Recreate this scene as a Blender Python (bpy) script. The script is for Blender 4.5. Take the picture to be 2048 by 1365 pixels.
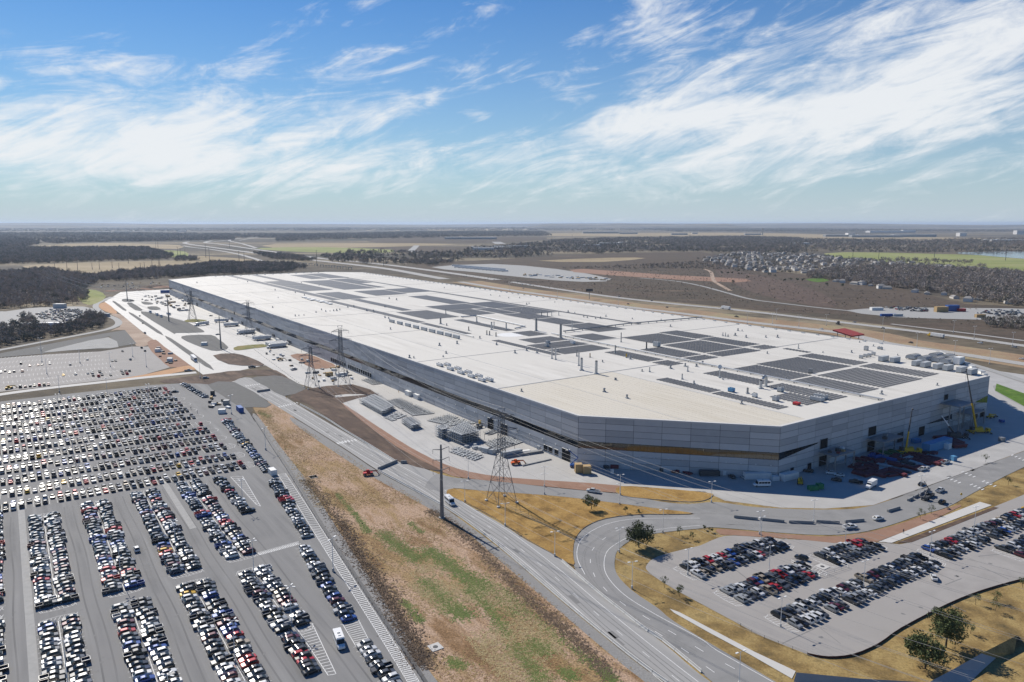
import bpy, math, random
import numpy as np
from mathutils import Vector, Matrix
from mathutils.geometry import tessellate_polygon
R = random.Random(7)
NR = np.random.default_rng(5)
for o in list(bpy.data.objects):
    bpy.data.objects.remove(o)
SC = bpy.context.scene
COL = SC.collection
rad = math.radians

# ---------------------------------------------------------------- camera, sky, sun, exposure
CAM_H = 115.0; FPX = 1480.0; CX, CY, HOR = 1024.0, 682.5, 447.0
PITCH = math.atan((CY - HOR) / FPX)
cam = bpy.data.objects.new('camera', bpy.data.cameras.new('camera'))
COL.objects.link(cam); SC.camera = cam
cam.location = (0, 0, CAM_H); cam.rotation_euler = (math.pi / 2 - PITCH, 0, 0)
cam.data.sensor_width = 36.0; cam.data.lens = 36.0 * FPX / 2048.0
cam.data.clip_start = 1.0; cam.data.clip_end = 120000.0
SUN_AZ = 322.5; SUN_EL = 38.5           # compass direction the sun stands in, its height
SC.view_settings.view_transform = 'Standard'; SC.view_settings.look = 'None'
SC.view_settings.exposure = 0.25; SC.view_settings.gamma = 1.0

def ray(u, v):
    x = (u - CX) / FPX; y = -(v - CY) / FPX
    return Vector((x, math.cos(PITCH) + y * math.sin(PITCH), -math.sin(PITCH) + y * math.cos(PITCH)))

world = bpy.data.worlds.new('World'); SC.world = world; world.use_nodes = True
def build_sky():
    nt = world.node_tree; N = nt.nodes; L = nt.links; N.clear()
    out = N.new('ShaderNodeOutputWorld'); bg = N.new('ShaderNodeBackground')
    sky = N.new('ShaderNodeTexSky'); sky.sky_type = 'NISHITA'; sky.sun_disc = False
    sky.sun_elevation = rad(SUN_EL); sky.sun_rotation = rad(SUN_AZ)
    sky.altitude = 200; sky.air_density = 1.0; sky.dust_density = 0.1; sky.ozone_density = 1.6
    tc = N.new('ShaderNodeTexCoord'); sep = N.new('ShaderNodeSeparateXYZ'); L.new(tc.outputs['Generated'], sep.inputs[0])
    def m(op, a, b=None, c=None):
        n = N.new('ShaderNodeMath'); n.operation = op
        for i, s in enumerate((a, b, c)):
            if s is None: continue
            if isinstance(s, (int, float)): n.inputs[i].default_value = s
            else: L.new(s, n.inputs[i])
        return n.outputs[0]
    X, Y, Zc = sep.outputs
    az = m('ARCTAN2', X, Y)
    el = m('ARCSINE', Zc)
    def noise(su, sv, rot, detail, rough, dist, off):
        ca, sa = math.cos(rad(rot)), math.sin(rad(rot))
        a = m('ADD', m('MULTIPLY', az, ca), m('MULTIPLY', el, sa))
        b = m('ADD', m('MULTIPLY', az, -sa), m('MULTIPLY', el, ca))
        cb = N.new('ShaderNodeCombineXYZ'); L.new(m('MULTIPLY', a, su), cb.inputs[0]); L.new(m('MULTIPLY', b, sv), cb.inputs[1])
        cb.inputs[2].default_value = off
        n = N.new('ShaderNodeTexNoise'); n.inputs['Scale'].default_value = 1.0; n.inputs['Detail'].default_value = detail
        n.inputs['Roughness'].default_value = rough; n.inputs['Distortion'].default_value = dist
        L.new(cb.outputs[0], n.inputs['Vector']); return n.outputs[0]
    wisp = noise(6.0, 26.0, 17, 12, 0.66, 1.6, 3.1)
    puff = noise(15.0, 34.0, 12, 12, 0.64, 1.0, 9.4)
    streak = noise(3.0, 60.0, 5, 8, 0.6, 0.8, 5.2)
    broad = noise(2.6, 7.0, 8, 3, 0.5, 0.3, 1.7)
    # cloud banks: (u, v, half width, half height, tilt) as seen over the plain
    banks = [(120, 235, 230, 75, 4, .62), (420, 270, 210, 42, 8, .5), (505, 135, 110, 24, 38, .5), (175, 128, 75, 16, 5, .36),
             (745, 232, 150, 24, 17, .55), (962, 146, 30, 22, 10, .36), (965, 234, 48, 11, -15, .42), (860, 80, 120, 18, 24, .22),
             (1320, 40, 60, 60, -35, .55), (1500, 150, 210, 50, 22, .5), (1420, 235, 230, 26, 3, .5), (1960, 60, 170, 70, 15, .62),
             (1850, 180, 230, 60, 10, .55), (1130, 180, 90, 22, -22, .3), (1760, 275, 280, 36, 5, .4), (1182, 62, 42, 26, 30, .34),
             (1024, 350, 1300, 48, 0, .40), (300, 330, 460, 40, 2, .26), (1650, 250, 330, 40, 4, .3), (1000, 300, 300, 26, 6, .2), (1250, 190, 160, 60, 10, .22), (700, 130, 120, 40, 25, .2)]
    tot = None
    for (u, v, hw, hh, tilt, amp) in banks:
        d = ray(u, v).normalized(); a0 = math.atan2(d.x, d.y); e0 = math.asin(d.z)
        ca, sa = math.cos(rad(tilt)), math.sin(rad(tilt))
        da = m('SUBTRACT', az, a0); de = m('SUBTRACT', el, e0)
        p = m('DIVIDE', m('ADD', m('MULTIPLY', da, ca), m('MULTIPLY', de, sa)), hw / FPX)
        q = m('DIVIDE', m('ADD', m('MULTIPLY', da, -sa), m('MULTIPLY', de, ca)), hh / FPX)
        g = m('MULTIPLY', m('EXPONENT', m('MULTIPLY', m('ADD', m('MULTIPLY', p, p), m('MULTIPLY', q, q)), -0.8)), amp * 0.8)
        tot = g if tot is None else m('ADD', tot, g)
    out_of_view = m('MULTIPLY', m('SUBTRACT', broad, 0.42), 0.9)
    dens = m('ADD', m('ADD', m('ADD', m('MULTIPLY', wisp, 1.5), m('MULTIPLY', streak, 0.5)), m('MULTIPLY', puff, 0.85)), m('ADD', tot, m('MULTIPLY', out_of_view, 0.55)))
    rmp = N.new('ShaderNodeMapRange'); rmp.interpolation_type = 'SMOOTHSTEP'
    rmp.inputs[1].default_value = 1.55; rmp.inputs[2].default_value = 2.3
    L.new(dens, rmp.inputs[0])
    mask = m('MULTIPLY', rmp.outputs[0], 0.93)
    veil = m('MULTIPLY', m('EXPONENT', m('MULTIPLY', m('ABSOLUTE', el), -6.8)), 0.97)
    vmix = N.new('ShaderNodeMix'); vmix.data_type = 'RGBA'; L.new(veil, vmix.inputs[0]); vmix.inputs[7].default_value = (3.55, 4.1, 4.65, 1)
    mix = N.new('ShaderNodeMix'); mix.data_type = 'RGBA'
    hs = N.new('ShaderNodeHueSaturation'); hs.inputs['Saturation'].default_value = 1.45; hs.inputs['Value'].default_value = 0.62
    L.new(sky.outputs[0], hs.inputs['Color'])
    tint = N.new('ShaderNodeMix'); tint.data_type = 'RGBA'; tint.blend_type = 'MULTIPLY'; tint.inputs[0].default_value = 1.0; tint.inputs[7].default_value = (0.39, 0.745, 0.97, 1); L.new(hs.outputs[0], tint.inputs[6]); L.new(tint.outputs[2], vmix.inputs[6]); L.new(mask, mix.inputs[0]); L.new(vmix.outputs[2], mix.inputs[6]); mix.inputs[7].default_value = (5.8, 5.95, 6.1, 1)
    L.new(mix.outputs[2], bg.inputs[0]); bg.inputs[1].default_value = 0.125
    L.new(bg.outputs[0], out.inputs[0])
build_sky()
sun = bpy.data.objects.new('sun', bpy.data.lights.new('sun', 'SUN')); COL.objects.link(sun)
sun.data.energy = 4.9; sun.data.angle = rad(0.5); sun.data.color = (1.0, 0.94, 0.845)
_d = Vector((-math.sin(rad(SUN_AZ)) * math.cos(rad(SUN_EL)), -math.cos(rad(SUN_AZ)) * math.cos(rad(SUN_EL)), -math.sin(rad(SUN_EL))))
sun.rotation_euler = _d.to_track_quat('-Z', 'Y').to_euler(); sun.location = (-200, 300, 400)

# ---------------------------------------------------------------- positions
ZM = dict(A=(0, 430, 2.926), B=(660, 430, 2.7676), C=(1348, 430, 2.926), D=(0, 740, 2.926), E=(0, 1015, 2.926), F=(600, 740, 2.926),
          G=(700, 1015, 2.926), H=(1348, 1015, 2.926), I=(1140, 780, 4.452), J=(1500, 740, 3.737), K=(1300, 600, 3.413), L=(690, 620, 3.413),
          M=(330, 530, 3.593), N=(180, 560, 4.876), O=(700, 770, 5.12), P=(300, 520, 4.096), Q=(1750, 680, 6.826), R=(860, 790, 5.934),
          S=(0, 600, 5.12), V=(420, 1100, 5.12), W=(1330, 1060, 5.934), X=(0, 0, 1.0))
def Zp(k, x, y):
    x0, y0, s = ZM[k]; return (x0 + x / s, y0 + y / s)
def G(u, v, z=0.0):                     # photo pixel -> point on the level z
    d = ray(u, v); t = (z - CAM_H) / d.z
    return Vector((d.x * t, d.y * t, z))
SA = rad(-34.4)                         # the site's grid: s runs along the factory, t across it
LS = Vector((math.sin(SA), math.cos(SA), 0)); LT = Vector((math.cos(SA), -math.sin(SA), 0))
ROT_S = math.atan2(LS.y, LS.x)          # z rotation that turns local +x to +s
def S(s, t, z=0.0):
    return LS * s + LT * t + Vector((0, 0, z))
def ST(p):
    return (p.dot(LS), p.dot(LT))
def on_t(u, v, t):                      # pixel -> point on the upright plane t = const
    d = ray(u, v); o = Vector((0, 0, CAM_H)); k = (t - o.dot(LT)) / d.dot(LT); return o + d * k
def GZ(k, x, y, z=0.0):
    return G(*Zp(k, x, y), z)
def zpts(k, *xy): return [GZ(k, x, y) for x, y in xy]
def smooth(pts, n=4, closed=True):
    m = len(pts); out = []
    rng = range(m) if closed else range(m - 1)
    for i in rng:
        if closed: p0, p1, p2, p3 = pts[(i - 1) % m], pts[i], pts[(i + 1) % m], pts[(i + 2) % m]
        else: p0, p1, p2, p3 = pts[max(i - 1, 0)], pts[i], pts[i + 1], pts[min(i + 2, m - 1)]
        for k in range(n):
            t = k / n
            out.append(0.5 * ((2 * p1) + (p2 - p0) * t + (2 * p0 - 5 * p1 + 4 * p2 - p3) * t * t + (3 * p1 - p0 - 3 * p2 + p3) * t ** 3))
    if not closed: out.append(pts[-1].copy())
    return out
def inside(x, y, poly):
    r = False; j = len(poly) - 1
    for i in range(len(poly)):
        a, b = poly[i], poly[j]
        if (a[1] > y) != (b[1] > y) and x < (b[0] - a[0]) * (y - a[1]) / (b[1] - a[1]) + a[0]: r = not r
        j = i
    return r
def scatter(poly, n, rng=R):
    xs = [p[0] for p in poly]; ys = [p[1] for p in poly]; out = []; tries = 0
    while len(out) < n and tries < n * 40:
        tries += 1
        x = rng.uniform(min(xs), max(xs)); y = rng.uniform(min(ys), max(ys))
        if inside(x, y, poly): out.append((x, y))
    return out

# ---------------------------------------------------------------- materials
MATS = {}
def mat(name, c1, rough=0.8, c2=None, scale=1.0, metal=0.0, bump=0.0, c3=None, big=0.02, detail=6, stretch=None, spec=0.3, coords='pos', bscale=None, contrast=1.0):
    if name in MATS: return MATS[name]
    m = bpy.data.materials.new(name); m.use_nodes = True; nt = m.node_tree; N = nt.nodes; L = nt.links
    b = N['Principled BSDF']; b.inputs['Roughness'].default_value = rough; b.inputs['Metallic'].default_value = metal
    b.inputs['Specular IOR Level'].default_value = spec
    c4 = lambda c: (c[0], c[1], c[2], 1)
    if c2 is None and bump == 0: b.inputs['Base Color'].default_value = c4(c1)
    else:
        if coords == 'pos': src = N.new('ShaderNodeNewGeometry').outputs['Position']
        else: src = N.new('ShaderNodeTexCoord').outputs['Object']
        if stretch:
            mp = N.new('ShaderNodeMapping'); mp.inputs['Rotation'].default_value = (0, 0, stretch[2]); mp.vector_type = 'TEXTURE'
            mp.inputs['Scale'].default_value = (stretch[0], stretch[1], 1); L.new(src, mp.inputs[0]); src2 = mp.outputs[0]
        else: src2 = src
        def noise(v, sc, dt, ro=0.6):
            n = N.new('ShaderNodeTexNoise'); n.inputs['Scale'].default_value = sc; n.inputs['Detail'].default_value = dt
            n.inputs['Roughness'].default_value = ro; L.new(v, n.inputs['Vector']); return n.outputs[0]
        def ramp(f, lo, hi):
            r = N.new('ShaderNodeMapRange'); r.inputs[1].default_value = lo; r.inputs[2].default_value = hi; L.new(f, r.inputs[0]); return r.outputs[0]
        def mixc(f, a, bb):
            x = N.new('ShaderNodeMix'); x.data_type = 'RGBA'; L.new(f, x.inputs[0])
            for i, s in ((6, a), (7, bb)):
                if isinstance(s, tuple): x.inputs[i].default_value = c4(s)
                else: L.new(s, x.inputs[i])
            return x.outputs[2]
        h = 0.22 / contrast
        f = ramp(noise(src2, scale, detail), 0.5 - h, 0.5 + h)
        col = mixc(f, c1, c2 or c1)
        if c3 is not None: col = mixc(ramp(noise(src, big, 4), 0.5 - h * .7, 0.5 + h * .7), col, c3 if isinstance(c3, tuple) else c3)
        L.new(col, b.inputs['Base Color'])
        if bump:
            bn = N.new('ShaderNodeBump'); bn.inputs['Strength'].default_value = 0.6; bn.inputs['Distance'].default_value = bump
            L.new(noise(src, bscale or scale * 2, 5), bn.inputs['Height']); L.new(bn.outputs[0], b.inputs['Normal'])
    MATS[name] = m; return m
def blend(name, stops, scale, big=None, stretch=None, bump=0.0, bscale=1.0, rough=0.95, fine=0.0, fscale=1.0, detail=7):
    """patchy ground: a colour ramp over stretched noise, with fine mottling"""
    m = bpy.data.materials.new(name); m.use_nodes = True; nt = m.node_tree; N = nt.nodes; L = nt.links
    b = N['Principled BSDF']; b.inputs['Roughness'].default_value = rough; b.inputs['Specular IOR Level'].default_value = 0.15
    pos = N.new('ShaderNodeNewGeometry').outputs['Position']; src = pos
    if stretch:
        mp = N.new('ShaderNodeMapping'); mp.vector_type = 'TEXTURE'; mp.inputs['Rotation'].default_value = (0, 0, stretch[2])
        mp.inputs['Scale'].default_value = (stretch[0], stretch[1], 1); L.new(pos, mp.inputs[0]); src = mp.outputs[0]
    n = N.new('ShaderNodeTexNoise'); n.inputs['Scale'].default_value = scale; n.inputs['Detail'].default_value = detail; n.inputs['Roughness'].default_value = 0.62
    L.new(src, n.inputs['Vector']); fac = n.outputs[0]
    cr = N.new('ShaderNodeValToRGB'); e = cr.color_ramp.elements
    while len(e) < len(stops): e.new(0.5)
    for i, (p, c) in enumerate(stops): e[i].position = p; e[i].color = (c[0], c[1], c[2], 1)
    L.new(fac, cr.inputs[0]); col = cr.outputs[0]
    if fine:
        n2 = N.new('ShaderNodeTexNoise'); n2.inputs['Scale'].default_value = fscale; n2.inputs['Detail'].default_value = 6; n2.inputs['Roughness'].default_value = .7
        L.new(pos, n2.inputs['Vector'])
        mr = N.new('ShaderNodeMapRange'); mr.inputs[1].default_value = .3; mr.inputs[2].default_value = .7; mr.inputs[3].default_value = 1 - fine; mr.inputs[4].default_value = 1 + fine
        L.new(n2.outputs[0], mr.inputs[0])
        mx = N.new('ShaderNodeMix'); mx.data_type = 'RGBA'; mx.blend_type = 'MULTIPLY'; mx.inputs[0].default_value = 1
        cb = N.new('ShaderNodeCombineColor')
        for i in range(3): L.new(mr.outputs[0], cb.inputs[i])
        L.new(col, mx.inputs[6]); L.new(cb.outputs[0], mx.inputs[7]); col = mx.outputs[2]
    L.new(col, b.inputs['Base Color'])
    if bump:
        n3 = N.new('ShaderNodeTexNoise'); n3.inputs['Scale'].default_value = bscale; n3.inputs['Detail'].default_value = 6
        L.new(pos, n3.inputs['Vector']); bn = N.new('ShaderNodeBump'); bn.inputs['Strength'].default_value = .7; bn.inputs['Distance'].default_value = bump
        L.new(n3.outputs[0], bn.inputs['Height']); L.new(bn.outputs[0], b.inputs['Normal'])
    MATS[name] = m; return m
SROT = ROT_S
mat('asphalt', (.145, .145, .144), .9, (.25, .247, .241), .22, c3=(.21, .207, .202), big=.03, stretch=(25, .9, SROT), contrast=1.3, bump=.01, bscale=8)
mat('asphalt_right', (.27, .255, .24), .9, (.35, .33, .31), .12, c3=(.305, .288, .27), big=.015, bump=.01, bscale=8)
mat('road', (.23, .228, .222), .88, (.37, .363, .35), .3, c3=(.3, .295, .285), big=.03, stretch=(30, .8, SROT), contrast=1.2, bump=.008, bscale=6)
mat('road_dark', (.185, .185, .182), .88, (.285, .28, .272), .12, c3=(.235, .232, .226), big=.025, contrast=1.2, bump=.008, bscale=6)
mat('highway', (.33, .32, .3), .88, (.4, .385, .36), .03, c3=(.36, .35, .33), big=.008)
mat('concrete_yard', (.34, .33, .312), .66, (.45, .44, .418), .11, c3=(.385, .373, .352), big=.02, bump=.006, bscale=3, spec=.5, contrast=1.2)
mat('concrete_pale', (.46, .447, .42), .85, (.56, .545, .515), .1, c3=(.5, .487, .46), big=.02)
mat('concrete_strip', (.29, .288, .275), .88, (.36, .355, .34), .5)
mat('tyre_mark', (.17, .168, .165), .9, (.24, .237, .23), .8)
mat('patch_asphalt', (.165, .163, .16), .9, (.215, .212, .207), .6)
mat('asphalt_track', (.115, .115, .115), .9, (.20, .198, .194), .5, stretch=(20, .6, SROT))
mat('kerb', (.45, .44, .42), .85, (.55, .535, .51), .6)
mat('paint_white', (.78, .78, .76), .7, (.55, .55, .54), 1.2)
mat('soil_dark', (.045, .03, .022), .95, (.17, .115, .082), .16, c3=(.085, .056, .042), big=.07, bump=.35, bscale=.5, contrast=1.5, stretch=(4, 1, SROT))
mat('soil_red', (.22, .12, .08), .95, (.33, .205, .145), .2, c3=(.26, .155, .105), big=.04, bump=.15, bscale=.6)
mat('soil_orange', (.42, .23, .115), .95, (.5, .3, .165), .15, bump=.1, bscale=.5)
mat('soil_tan', (.36, .27, .2), .95, (.46, .36, .28), .1, c3=(.3, .215, .155), big=.03, bump=.1, bscale=.5)
mat('gravel', (.17, .165, .16), .95, (.32, .315, .305), 1.6, c3=(.23, .225, .215), big=.06, bump=.2, bscale=2.5)
mat('gravel_bed', (.1, .1, .095), .95, (.17, .165, .16), .3, c3=(.13, .13, .122), big=.05, bump=.12, bscale=1.5)
mat('water', (.10, .12, .125), .12, (.14, .15, .15), .05, bump=.05, bscale=.5, spec=.5)
mat('pond_glint', (.22, .22, .212), .85, (.33, .325, .312), .12, bump=.05, bscale=.6, c3=(.27, .27, .265), big=.05)  # pale matt colour stands in for the glint on the pond water
blend('grass_brown', [(.30, (.17, .10, .035)), (.48, (.30, .185, .06)), (.62, (.36, .23, .08)), (.74, (.24, .16, .06))], .12, bump=.12, bscale=1.5, fine=.3, fscale=1.4)
blend('grass_verge', [(.30, (.09, .07, .035)), (.45, (.22, .15, .06)), (.58, (.33, .24, .10)), (.72, (.16, .12, .055))], .09, bump=.12, bscale=1.5, fine=.32, fscale=1.6)
blend('median_grass', [(.30, (.23, .175, .11)), (.45, (.28, .19, .12)), (.55, (.31, .235, .145)), (.7, (.27, .25, .14))], .02, fine=.2, fscale=.4)
blend('green_grass', [(.3, (.05, .10, .015)), (.6, (.10, .18, .03)), (.75, (.16, .18, .05))], .15, fine=.3, fscale=1.5, bump=.1)
blend('berm', [(.28, (.12, .068, .036)), (.37, (.21, .13, .062)), (.43, (.29, .2, .10)), (.48, (.33, .225, .14)), (.54, (.39, .275, .195)), (.58, (.32, .215, .135)), (.63, (.22, .135, .07)), (.70, (.13, .08, .042))],
      .06, stretch=(3.0, .9, SROT), bump=.25, bscale=1.5, fine=.6, fscale=1.6, detail=10)
blend('brush_floor', [(.3, (.04, .03, .022)), (.5, (.09, .065, .045)), (.7, (.15, .12, .085))], .3, fine=.35, fscale=1.2, bump=.3)
blend('field_brown', [(.3, (.05, .04, .03)), (.45, (.10, .075, .055)), (.58, (.075, .062, .045)), (.72, (.17, .12, .085))], .012, stretch=(3, 1, rad(-8)), fine=.35, fscale=.12)
blend('field_tan', [(.3, (.23, .185, .11)), (.5, (.31, .245, .15)), (.7, (.36, .29, .19))], .006, stretch=(3, 1, rad(-5)), fine=.2, fscale=.08)
blend('field_green', [(.3, (.17, .2, .06)), (.5, (.24, .26, .09)), (.7, (.31, .29, .14))], .006, stretch=(2, 1, 0), fine=.15, fscale=.08)
blend('bed_grass', [(.3, (.12, .13, .045)), (.5, (.2, .19, .07)), (.7, (.26, .2, .09))], .12, fine=.3, fscale=1.2)
blend('plain', [(.32, (.05, .05, .036)), (.46, (.085, .072, .055)), (.53, (.14, .115, .078)), (.58, (.24, .2, .135)), (.62, (.10, .085, .062)), (.74, (.055, .055, .038))],
      .0016, stretch=(5, 1, rad(3)), fine=.45, fscale=.03, detail=9)
mat('roof_membrane', (.50, .475, .425), .7, (.63, .605, .55), .11, c3=(.585, .56, .505), big=.02, stretch=(8, .7, SROT), contrast=1.5)
mat('concrete_panel', (.42, .425, .435), .85, (.49, .495, .5), .35, c3=(.455, .46, .465), big=.06, bump=.01, bscale=2)
mat('concrete_panel_light', (.47, .475, .483), .85, (.53, .535, .54), .35, c3=(.50, .505, .51), big=.06, bump=.01, bscale=2)
mat('concrete_panel_dark', (.35, .357, .367), .85, (.43, .436, .442), .35, c3=(.385, .39, .398), big=.06, bump=.01, bscale=2)
mat('joint', (.12, .125, .13), .9)
mat('glass_dark', (.012, .016, .02), .06, spec=.6)
mat('glass_bronze', (.125, .12, .105), .05, spec=.8, metal=.8)
mat('mullion', (.05, .05, .055), .5)
mat('opening_shade', (.012, .013, .015), .9)  # near black, painted in place of the shade inside an opening
mat('solar', (.1, .1, .1), .5, (.125, .124, .122), .5, spec=.35)
mat('galv', (.42, .43, .44), .45, (.52, .53, .53), .6, metal=.6)
mat('steel_grey', (.25, .255, .26), .5, (.33, .335, .335), .5, metal=.4)
mat('steel_dark', (.07, .07, .072), .6)
mat('tower_steel', (.17, .175, .18), .6, (.23, .235, .24), .6, metal=.3)
mat('unit_grey', (.38, .40, .41), .6, (.45, .465, .47), .5)
mat('unit_white', (.68, .68, .66), .6, (.76, .755, .73), .5)
mat('white_paint', (.78, .78, .77), .35, (.72, .72, .71), .6)
mat('trailer_white', (.7, .7, .69), .45, (.62, .62, .61), .3)
mat('yellow', (.6, .38, .03), .45)
mat('orange', (.62, .12, .02), .5)
mat('red', (.45, .03, .03), .5)
mat('canopy_red', (.30, .045, .035), .6, (.36, .065, .05), .3)
mat('blue', (.03, .10, .33), .5)
mat('blue_light', (.10, .28, .48), .5)
mat('green', (.03, .20, .08), .6)
mat('maroon', (.13, .028, .038), .7, (.18, .045, .055), .8)
mat('wood_tan', (.42, .29, .14), .8)
mat('black_rubber', (.02, .02, .021), .85)
mat('rim', (.3, .3, .31), .4, metal=.6)
mat('glass_car', (.014, .017, .02), .12, spec=.28)
mat('wire', (.30, .30, .30), .5, metal=.4)
mat('barrier', (.52, .505, .47), .85, (.6, .585, .55), .6)
mat('barrier_grey', (.22, .225, .225), .85, (.3, .3, .3), .6)
mat('bark', (.055, .045, .036), .95, (.085, .07, .055), 2)
mat('leaf_oak', (.035, .05, .018), .8, (.07, .085, .03), .7, coords='pos')
mat('leaf_olive', (.055, .075, .025), .8, (.10, .12, .04), .7)
mat('leaf_dry', (.09, .07, .05), .9, (.14, .11, .08), .5)
mat('twig_grey', (.24, .205, .18), .95, (.36, .315, .275), .06)
mat('twig_dark', (.135, .125, .095), .95, (.22, .2, .155), .05)
mat('twig_brown', (.26, .195, .15), .95, (.37, .295, .235), .06)
mat('house_wall', (.5, .47, .42), .8, (.58, .54, .48), .02)
mat('house_roof', (.16, .145, .135), .9, (.22, .2, .185), .02)
mat('skin', (.3, .18, .13), .7)
mat('cloth_dark', (.04, .045, .06), .9)
mat('vest', (.55, .30, .04), .8)

def paint_mat(name, attr):
    m = bpy.data.materials.new(name); m.use_nodes = True; nt = m.node_tree; b = nt.nodes['Principled BSDF']
    if attr:
        n = nt.nodes.new('ShaderNodeAttribute'); n.attribute_name = 'paint'
    else: n = nt.nodes.new('ShaderNodeObjectInfo')
    nt.links.new(n.outputs['Color'], b.inputs['Base Color'])
    b.inputs['Roughness'].default_value = .32; b.inputs['Coat Weight'].default_value = .4; b.inputs['Coat Roughness'].default_value = .08
    b.inputs['Metallic'].default_value = .12
    MATS[name] = m; return m
paint_mat('car_paint', False); paint_mat('car_paint_lot', True)

# ---------------------------------------------------------------- mesh building
class MB:
    def __init__(self): self.v = []; self.f = []; self.m = []; self.mats = []
    def mi(self, name):
        if name not in self.mats: self.mats.append(name)
        return self.mats.index(name)
    def add(self, vs, fs, mn):
        k = len(self.v); self.v += [tuple(p) for p in vs]; i = self.mi(mn)
        for f in fs: self.f.append(tuple(a + k for a in f)); self.m.append(i)
    def box(self, x0, x1, y0, y1, z0, z1, mn, top=None):
        vs = [(x0, y0, z0), (x1, y0, z0), (x1, y1, z0), (x0, y1, z0), (x0, y0, z1), (x1, y0, z1), (x1, y1, z1), (x0, y1, z1)]
        self.add(vs, [(3, 2, 1, 0), (0, 1, 5, 4), (1, 2, 6, 5), (2, 3, 7, 6), (3, 0, 4, 7)], mn)
        self.add(vs[4:], [(0, 1, 2, 3)], top or mn)
    def obox(self, c, sx, sy, sz, rot, mn, top=None):     # centre of base, turned about z
        ca, sa = math.cos(rot), math.sin(rot); vs = []
        for z in (0, sz):
            for x, y in ((-sx / 2, -sy / 2), (sx / 2, -sy / 2), (sx / 2, sy / 2), (-sx / 2, sy / 2)):
                vs.append((c[0] + x * ca - y * sa, c[1] + x * sa + y * ca, c[2] + z))
        self.add(vs, [(3, 2, 1, 0), (0, 1, 5, 4), (1, 2, 6, 5), (2, 3, 7, 6), (3, 0, 4, 7)], mn)
        self.add(vs[4:], [(0, 1, 2, 3)], top or mn)
    def cyl(self, p0, p1, r0, r1, n, mn, cap=True):
        p0 = Vector(p0); p1 = Vector(p1); d = (p1 - p0)
        if d.length < 1e-6: return
        d.normalize(); a = Vector((0, 0, 1)) if abs(d.z) < .9 else Vector((1, 0, 0))
        e = d.cross(a).normalized(); g = d.cross(e); vs = []
        for p, r in ((p0, r0), (p1, r1)):
            for i in range(n):
                t = 2 * math.pi * i / n; vs.append(p + (e * math.cos(t) + g * math.sin(t)) * r)
        fs = [(i, i + n, (i + 1) % n + n, (i + 1) % n) for i in range(n)]
        if cap: fs += [tuple(range(n)), tuple(range(2 * n - 1, n - 1, -1))]
        self.add(vs, fs, mn)
    def bar(self, p0, p1, w, mn): self.cyl(p0, p1, w * .62, w * .62, 4, mn, False)
    def tube(self, pts, r, mn, n=6):
        for a, b in zip(pts[:-1], pts[1:]): self.cyl(a, b, r, r, n, mn, False)
    def prism(self, pts, z0, z1, mn, top=None):
        n = len(pts); vs = [(p[0], p[1], z0) for p in pts] + [(p[0], p[1], z1) for p in pts]
        self.add(vs, [(i, (i + 1) % n, (i + 1) % n + n, i + n) for i in range(n)], mn)
        self.flat(pts, z1, top or mn)
    def flat(self, pts, z, mn):
        vs = [Vector((p[0], p[1], z)) for p in pts]
        tr = tessellate_polygon([vs]); fs = []
        for a, b, c in tr:
            nz = (vs[b] - vs[a]).cross(vs[c] - vs[a]).z
            fs.append((a, b, c) if nz > 0 else (c, b, a))
        self.add(vs, fs, mn)
    def build(self, name, parent=None, off=None, sharp=True, linked=True):
        me = bpy.data.meshes.new(name); vs = self.v
        if off is not None: vs = [(x - off[0], y - off[1], z - off[2]) for x, y, z in vs]
        me.from_pydata(vs, [], self.f)
        for n in self.mats: me.materials.append(MATS[n])
        if len(self.mats) > 1: me.polygons.foreach_set('material_index', self.m)
        me.validate(); me.update()
        o = bpy.data.objects.new(name, me)
        if linked: COL.objects.link(o)
        if parent is not None: o.parent = parent
        return o
def tag(o, label=None, cat=None, group=None, kind=None):
    if label: o['label'] = label
    if cat: o['category'] = cat
    if group: o['group'] = group
    if kind: o['kind'] = kind
    return o
def empty(name, loc=(0, 0, 0), rz=0.0, label=None, cat=None, group=None):
    o = bpy.data.objects.new(name, None); COL.objects.link(o); o.location = loc; o.rotation_euler = (0, 0, rz)
    o.empty_display_size = .5
    return tag(o, label, cat, group)
def copy_tree(o, parent=None):
    c = o.copy(); COL.objects.link(c)
    if parent is not None: c.parent = parent
    for ch in o.children: copy_tree(ch, c)
    return c
def place(proto, loc, rz=0.0, label=None, cat=None, group=None, scale=None, first={}):
    """first call moves the prototype itself, later ones copy it with its parts"""
    k = id(proto)
    if k not in first: first[k] = True; o = proto
    else: o = copy_tree(proto)
    o.location = loc; o.rotation_euler = (0, 0, rz)
    o.scale = (scale,) * 3 if isinstance(scale, (int, float)) else (scale or (1, 1, 1))
    for k_ in ('label', 'category', 'group'):
        if k_ in o and k_ == 'group' and not group: del o[k_]
    return tag(o, label, cat, group)
def structure(name, pts, z, mn, n=0, label=None, rise=None, side='kerb', parent=None):
    if n: pts = smooth(pts, n)
    b = MB()
    if rise: b.prism(pts, z, z + rise, side, mn)
    else: b.flat(pts, z, mn)
    o = b.build(name, parent)
    if parent is None: tag(o, label, None, None, 'structure')
    return o
def pxs(*xy): return [G(u, v) for u, v in xy]
def ribbon(b, pts, w, z, mn, off=0.0):
    """strip of width w along a path"""
    n = len(pts); L_ = []; R_ = []
    for i, p in enumerate(pts):
        d = (pts[min(i + 1, n - 1)] - pts[max(i - 1, 0)]); d.z = 0; d.normalize(); q = Vector((-d.y, d.x, 0))
        zz = z if z is not None else p.z
        a = p + q * (off + w / 2); c = p + q * (off - w / 2); L_.append((a.x, a.y, zz)); R_.append((c.x, c.y, zz))
    b.add(L_ + R_, [(i + n, i + 1 + n, i + 1, i) for i in range(n - 1)], mn)
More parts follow.
